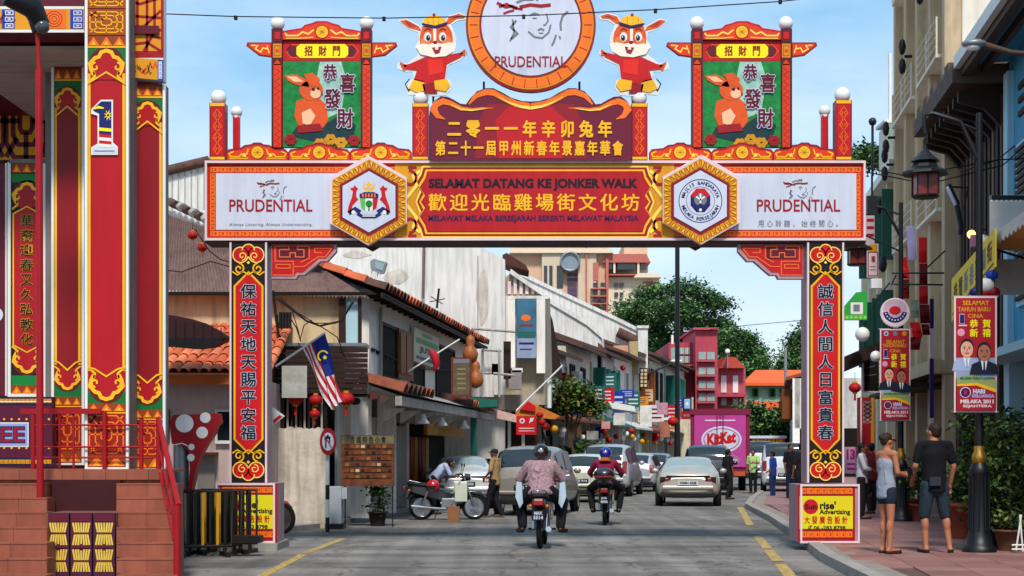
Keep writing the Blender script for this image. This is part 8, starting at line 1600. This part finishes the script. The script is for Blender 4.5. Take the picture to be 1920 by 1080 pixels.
    for s in 'LR':
        cap_(m, g['hip' + s], g['hip' + s].lerp(g['kn' + s], min(1, leg * 2)), .108 * B, (.108 - .03 * min(1, leg * 2)) * B, bottom)
        if leg > .5: cap_(m, g['kn' + s], g['kn' + s].lerp(g['an' + s], (leg - .5) * 2), .078 * B, .062 * B, bottom)
    remesh(m, 'shorts' if leg < .75 else 'trousers', t, .015, 3)
    for s in 'LR':
        ft = g.get('to' + s, g['an' + s] + Vector((0, .17, -.05))); hl = g['an' + s] + Vector((0, -.035, -.05)); m = MB(T); cap_(m, hl + Vector((0, 0, -.022)), ft + Vector((0, .01, -.02)), .042, .042, shoes, 8)
        V = m.v; W_ = WM[t.name]; 
        remesh(m, 'shoe', t, .012, 2)
    if helmet:
        m = MB(T); ell(m, H_(0, -.01, .03), (.125, .145, .135), helmet, 20, Rh); hm = m.part('helmet', t); m = MB(T); ell(m, H_(0, .05, .01), (.118, .10, .06), BLACK, 14, Rh); m.part('visor', hm); m = MB(T); m.ball(H_(0, -.135, .05), (.05, .03, .035), mat('helmet pale mark', '#8c90a0', .4, noise=0), 10); m.part('helmet_badge', hm)
    else:
        m = MB(T); (hairfn or (lambda m: (ell(m, H_(0, -.022, .045), (.086, .098, .095), hair, 14, Rh), ell(m, H_(0, -.05, .0), (.076, .06, .07), hair, 12, Rh))))(m) if not hairfn else hairfn(m, H_, Rh); remesh(m, 'hair', t, .012, 1)
    return t, T, g, H_
# standing poses
ST = dict(shL=(-.185, 0, 1.42), shR=(.185, 0, 1.42), elL=(-.23, -.02, 1.14), elR=(.23, -.02, 1.14), wrL=(-.24, .04, .90), wrR=(.24, .04, .90), hipL=(-.085, 0, .90), hipR=(.085, 0, .90), knL=(-.09, .02, .50), knR=(.09, .02, .50), anL=(-.09, -.01, .09), anR=(.09, -.01, .09), head=(0, .02, 1.585))
def pose(**k): d = dict(ST); d.update(k); return d
ZP = .105
# woman in grey vest, turned three quarters away to the right
def bun(m, H_, Rh): ell(m, H_(0, -.02, .045), (.083, .098, .088), HRB, 14, Rh); ell(m, H_(0, -.105, .06), (.045, .045, .045), HRB, 12, Rh); ell(m, H_(0, -.06, .0), (.07, .045, .055), HRB, 12, Rh)
VEST = mat('grey marl vest', '#8c94a4', .8, noise=.15, scale=14, streak=.1); DENIM = mat('denim', '#1c2638', .8, noise=.3, scale=18)
t, T, g, H_ = person('woman in a grey vest and denim shorts standing with her hair tied up', (PX(1662, 22.3), 22.3, ZP), rad(-62), pose(shL=(-.165, 0, 1.41), shR=(.165, 0, 1.41), elL=(-.20, .04, 1.15), elR=(.21, .02, 1.15), wrL=(-.11, .27, 1.12), wrR=(.12, .26, 1.10), haL=(-.02, .36, 1.13), haR=(.03, .36, 1.11), hipL=(-.085, 0, .88), hipR=(.085, 0, .88), knL=(-.08, .03, .49), knR=(.09, .0, .49), anL=(-.10, .03, .09), anR=(.10, -.03, .09)),
    SKA, HRB, VEST, DENIM, mat('flip flop', '#2c1c18', .7, noise=.1), 1.67, True, bun, leg=.16, female=True, tank=True, build=.90, facing=rad(-8))
m = MB(T); m.tube([H_(-.08, -.02, .03), H_(-.06, .08, .03), H_(.06, .08, .03), H_(.08, -.02, .03)], .008, BLACK, 6); 
for s in (-1, 1): m.ball(H_(s * .034, .1, .02), (.028, .01, .02), BLACK, 8)
m.part('sunglasses', t)
ob_ = MB(T); ob_.box(-.04, .06, .36, .44, 1.10, 1.19, BLACK); ob_.box(-.02, .04, .44, .47, 1.12, 1.17, GREYM); co = ob_.solo('camera', 'small dark camera held in front by the woman in the grey vest', 'camera')
# man in black t-shirt, seen from behind
BT = mat('black tee', '#0d0e14', .9, noise=.15, scale=8); PLAID = mat('plaid shorts', '#22323c', .85, noise=.55, scale=12)
t, T, g, H_ = person('man in a black T-shirt and dark plaid shorts standing with his back turned', (PX(1752, 22.5), 22.5, ZP), rad(8), pose(shL=(-.20, 0, 1.44), shR=(.20, 0, 1.44), elL=(-.26, .02, 1.16), elR=(.27, .0, 1.15), wrL=(-.22, .20, 1.00), wrR=(.26, .08, .93), hipL=(-.09, 0, .90), hipR=(.09, 0, .90), knL=(-.13, .03, .50), knR=(.15, .0, .50), anL=(-.12, .0, .09), anR=(.19, -.05, .09), toL=(-.13, .18, .04), toR=(.27, .08, .04), head=(.0, .03, 1.61)),
    SKA, HRB, BT, PLAID, mat('sandal', '#1c1412', .8, noise=.1), 1.78, True, None, sleeve=.36, leg=.52, build=1.0, facing=rad(25))
m = MB(T); m.box(-.13, .02, -.17, -.12, .90, 1.02, mat('grey pouch', '#2c2c38', .8, noise=.15)); m.part('pouch', t)
# riders
RD = dict(shL=(-.19, .14, 1.30), shR=(.19, .14, 1.30), elL=(-.33, .28, 1.10), elR=(.33, .28, 1.10), wrL=(-.32, .55, 1.04), wrR=(.32, .55, 1.04), hipL=(-.10, .02, .90), hipR=(.10, .02, .90), knL=(-.27, .42, .74), knR=(.27, .42, .74), anL=(-.20, .34, .36), anR=(.20, .34, .36), toL=(-.24, .46, .31), toR=(.24, .46, .31), head=(0, .20, 1.47), neck=(0, .17, 1.36))
PINKS = mat('pink patterned shirt', '#9c7c84', .85, noise=.55, scale=38); TRK = mat('black trousers', '#15141a', .85, noise=.2, scale=6)
def rider(label, px, Y, ang, top, helm, h, **k):
    loc = Vector((PX(px, Y), Y, 0)); off = Matrix.Rotation(ang, 4, 'Z') @ Vector((0, .42, 0)); J = {a: b for a, b in RD.items()}; J.update(k.pop('J', {})); return person(label, tuple(loc + off), ang, J, SKB, HRK, top, TRK, mat('black shoe', '#121212', .6, noise=.1), h, True, helmet=helm, **k)
t, T, g, H_ = rider('motorcyclist in a pink patterned shirt and black helmet riding away in the near lane', 1010, 24.9, -.08, PINKS, mat('black helmet', '#1c1814', .2, noise=.03, coat=.7), 1.72, sleeve=.95, build=1.22, J=dict(elL=(-.34, .24, 1.08), elR=(.34, .24, 1.08), anL=(-.30, .30, .34), anR=(.30, .30, .34), knL=(-.33, .38, .72), knR=(.33, .38, .72), toL=(-.38, .40, .28), toR=(.38, .40, .28)))
sheet = mat('pale blue cloth', '#a4b8c8', .7, noise=.08)
for i, s in enumerate((-1, 1)):
    m = MB(T); m.ext([(s * .30, .10, 1.02), (s * .38, .12, 1.04), (s * .40, .10, .80), (s * .33, .08, .62), (s * .28, .10, .70)], (0, .10, 0), sheet); m.solo('bag', ['pale blue bag hanging at the left side of the near motorcyclist', 'pale blue and white bag hanging at the right side of the near motorcyclist'][i], 'bag')
t, T, g, H_ = rider('motorcyclist in a magenta top and blue helmet riding away further down the street', 1133, 33.0, -.10, mat('magenta top', '#7c1438', .8, noise=.15, scale=8), mat('blue helmet', '#141c8c', .2, noise=.03, coat=.7), 1.70, sleeve=1.0, build=1.08, J=dict(knL=(-.33, .40, .76), knR=(.33, .40, .76), anL=(-.28, .32, .36), anR=(.28, .32, .36)))
m = MB(T); m.tube([g['shL'] * .5 + g['shR'] * .5 + Vector((0, -.06, .10)), g['shL'] * .5 + g['shR'] * .5 + Vector((0, -.08, .02))], [.09, .13], mat('orange scarf', '#a8501c', .8, noise=.2, scale=10), 12); m.part('scarf', t)
# man in tan shirt and cap at the parked cars
def cap_hair(m, H_, Rh): ell(m, H_(0, -.01, .05), (.09, .1, .08), mat('navy cap', '#141a30', .7, noise=.1), 14, Rh); ell(m, H_(0, .11, .04), (.06, .06, .012), MATS['navy cap'], 10, Rh)
person('man in a tan shirt and dark cap standing beside the silver saloon', (PX(928, 37.4), 37.4, 0), rad(70), pose(elL=(-.27, .02, 1.15), wrL=(-.20, .18, 1.0), elR=(.26, .0, 1.15), wrR=(.2, .2, 1.02), knL=(-.10, .12, .50), anL=(-.10, .20, .09), anR=(.1, -.14, .09)), SKB, HRK, mat('tan patterned shirt', '#9c8058', .85, noise=.3, scale=16), TRK, mat('grey shoe', '#4c443c', .7), 1.60, False, cap_hair, sleeve=.45, build=1.0)
person('person in a pale blue shirt bending over behind the parked moped', (PX(812, 39.5), 39.5, .0), rad(-80), pose(shL=(-.18, .30, 1.22), shR=(.18, .30, 1.22), elL=(-.2, .42, .98), elR=(.2, .42, .98), wrL=(-.15, .6, .95), wrR=(.15, .6, .95), head=(0, .46, 1.28), neck=(0, .36, 1.27)), SKB, HRK, mat('pale blue shirt', '#a8b4d4', .85, noise=.1, scale=8), TRK, MATS['black shoe'], 1.66, False, None, sleeve=.45)
# people further along the right pavement and kerb
person('woman in a white top with long black hair under the dark awning', (PX(1616, 34), 34, ZP), rad(-110), pose(elR=(.2, .1, 1.15), wrR=(.1, .28, 1.1)), SKB, HRK, mat('white top', '#b8b4bc', .85, noise=.1), TRK, MATS['black shoe'], 1.60, False, lambda m, H_, Rh: (ell(m, H_(0, -.02, .04), (.088, .1, .095), HRK, 14, Rh), ell(m, H_(0, -.06, -.12), (.07, .05, .16), HRK, 12, Rh)), sleeve=.8, female=True)
person('person in red and black walking just behind the woman in the white top', (PX(1634, 37), 37, ZP), rad(10), pose(anL=(-.09, -.12, .09), anR=(.09, .1, .09)), SKB, HRK, mat('dark red shirt', '#5c1620', .85, noise=.2, scale=6), TRK, MATS['black shoe'], 1.62, False, None, sleeve=.45)
person('person in a blue shirt and jeans standing by the white van', (PX(1449, 53), 53, 0), rad(60), pose(wrR=(.15, .2, 1.0)), SKB, HRK, mat('royal blue shirt', '#1c3c94', .85, noise=.12, scale=5), mat('jeans', '#1c2c5c', .85, noise=.15, scale=6), MATS['black shoe'], 1.56, False, None, sleeve=.45)
person('man in a black T-shirt facing the person in blue by the white van', (PX(1482, 50), 50, .1), rad(-150), pose(elL=(-.3, .1, 1.2), wrL=(-.24, .3, 1.25)), SKB, HRK, mat('black shirt', '#18141a', .85, noise=.2, scale=6), mat('dark jeans', '#161c38', .85, noise=.15, scale=6), MATS['black shoe'], 1.68, False, None, sleeve=.45)
person('person in black half hidden behind the right gateway column', (PX(1503, 42), 42, .1), rad(20), pose(), SKB, HRK, mat('black shirt', '#18141a'), TRK, MATS['black shoe'], 1.66, False, None, sleeve=.45)
person('person in a dark top walking between the saloon and the magenta truck', (PX(1365, 52), 52, 0), rad(-60), pose(anL=(-.09, .14, .09), anR=(.09, -.12, .09)), SKB, HRK, mat('black shirt', '#18141a'), TRK, MATS['black shoe'], 1.62, False, None, sleeve=.45)
person('person in pale green carrying something beyond the magenta truck', (PX(1412, 60), 60, 0), rad(160), pose(elL=(-.25, .15, 1.2), wrL=(-.1, .3, 1.2)), SKB, HRK, mat('pale green shirt', '#a4c078', .85, noise=.15, scale=5), TRK, MATS['black shoe'], 1.62, False, None, sleeve=.45)
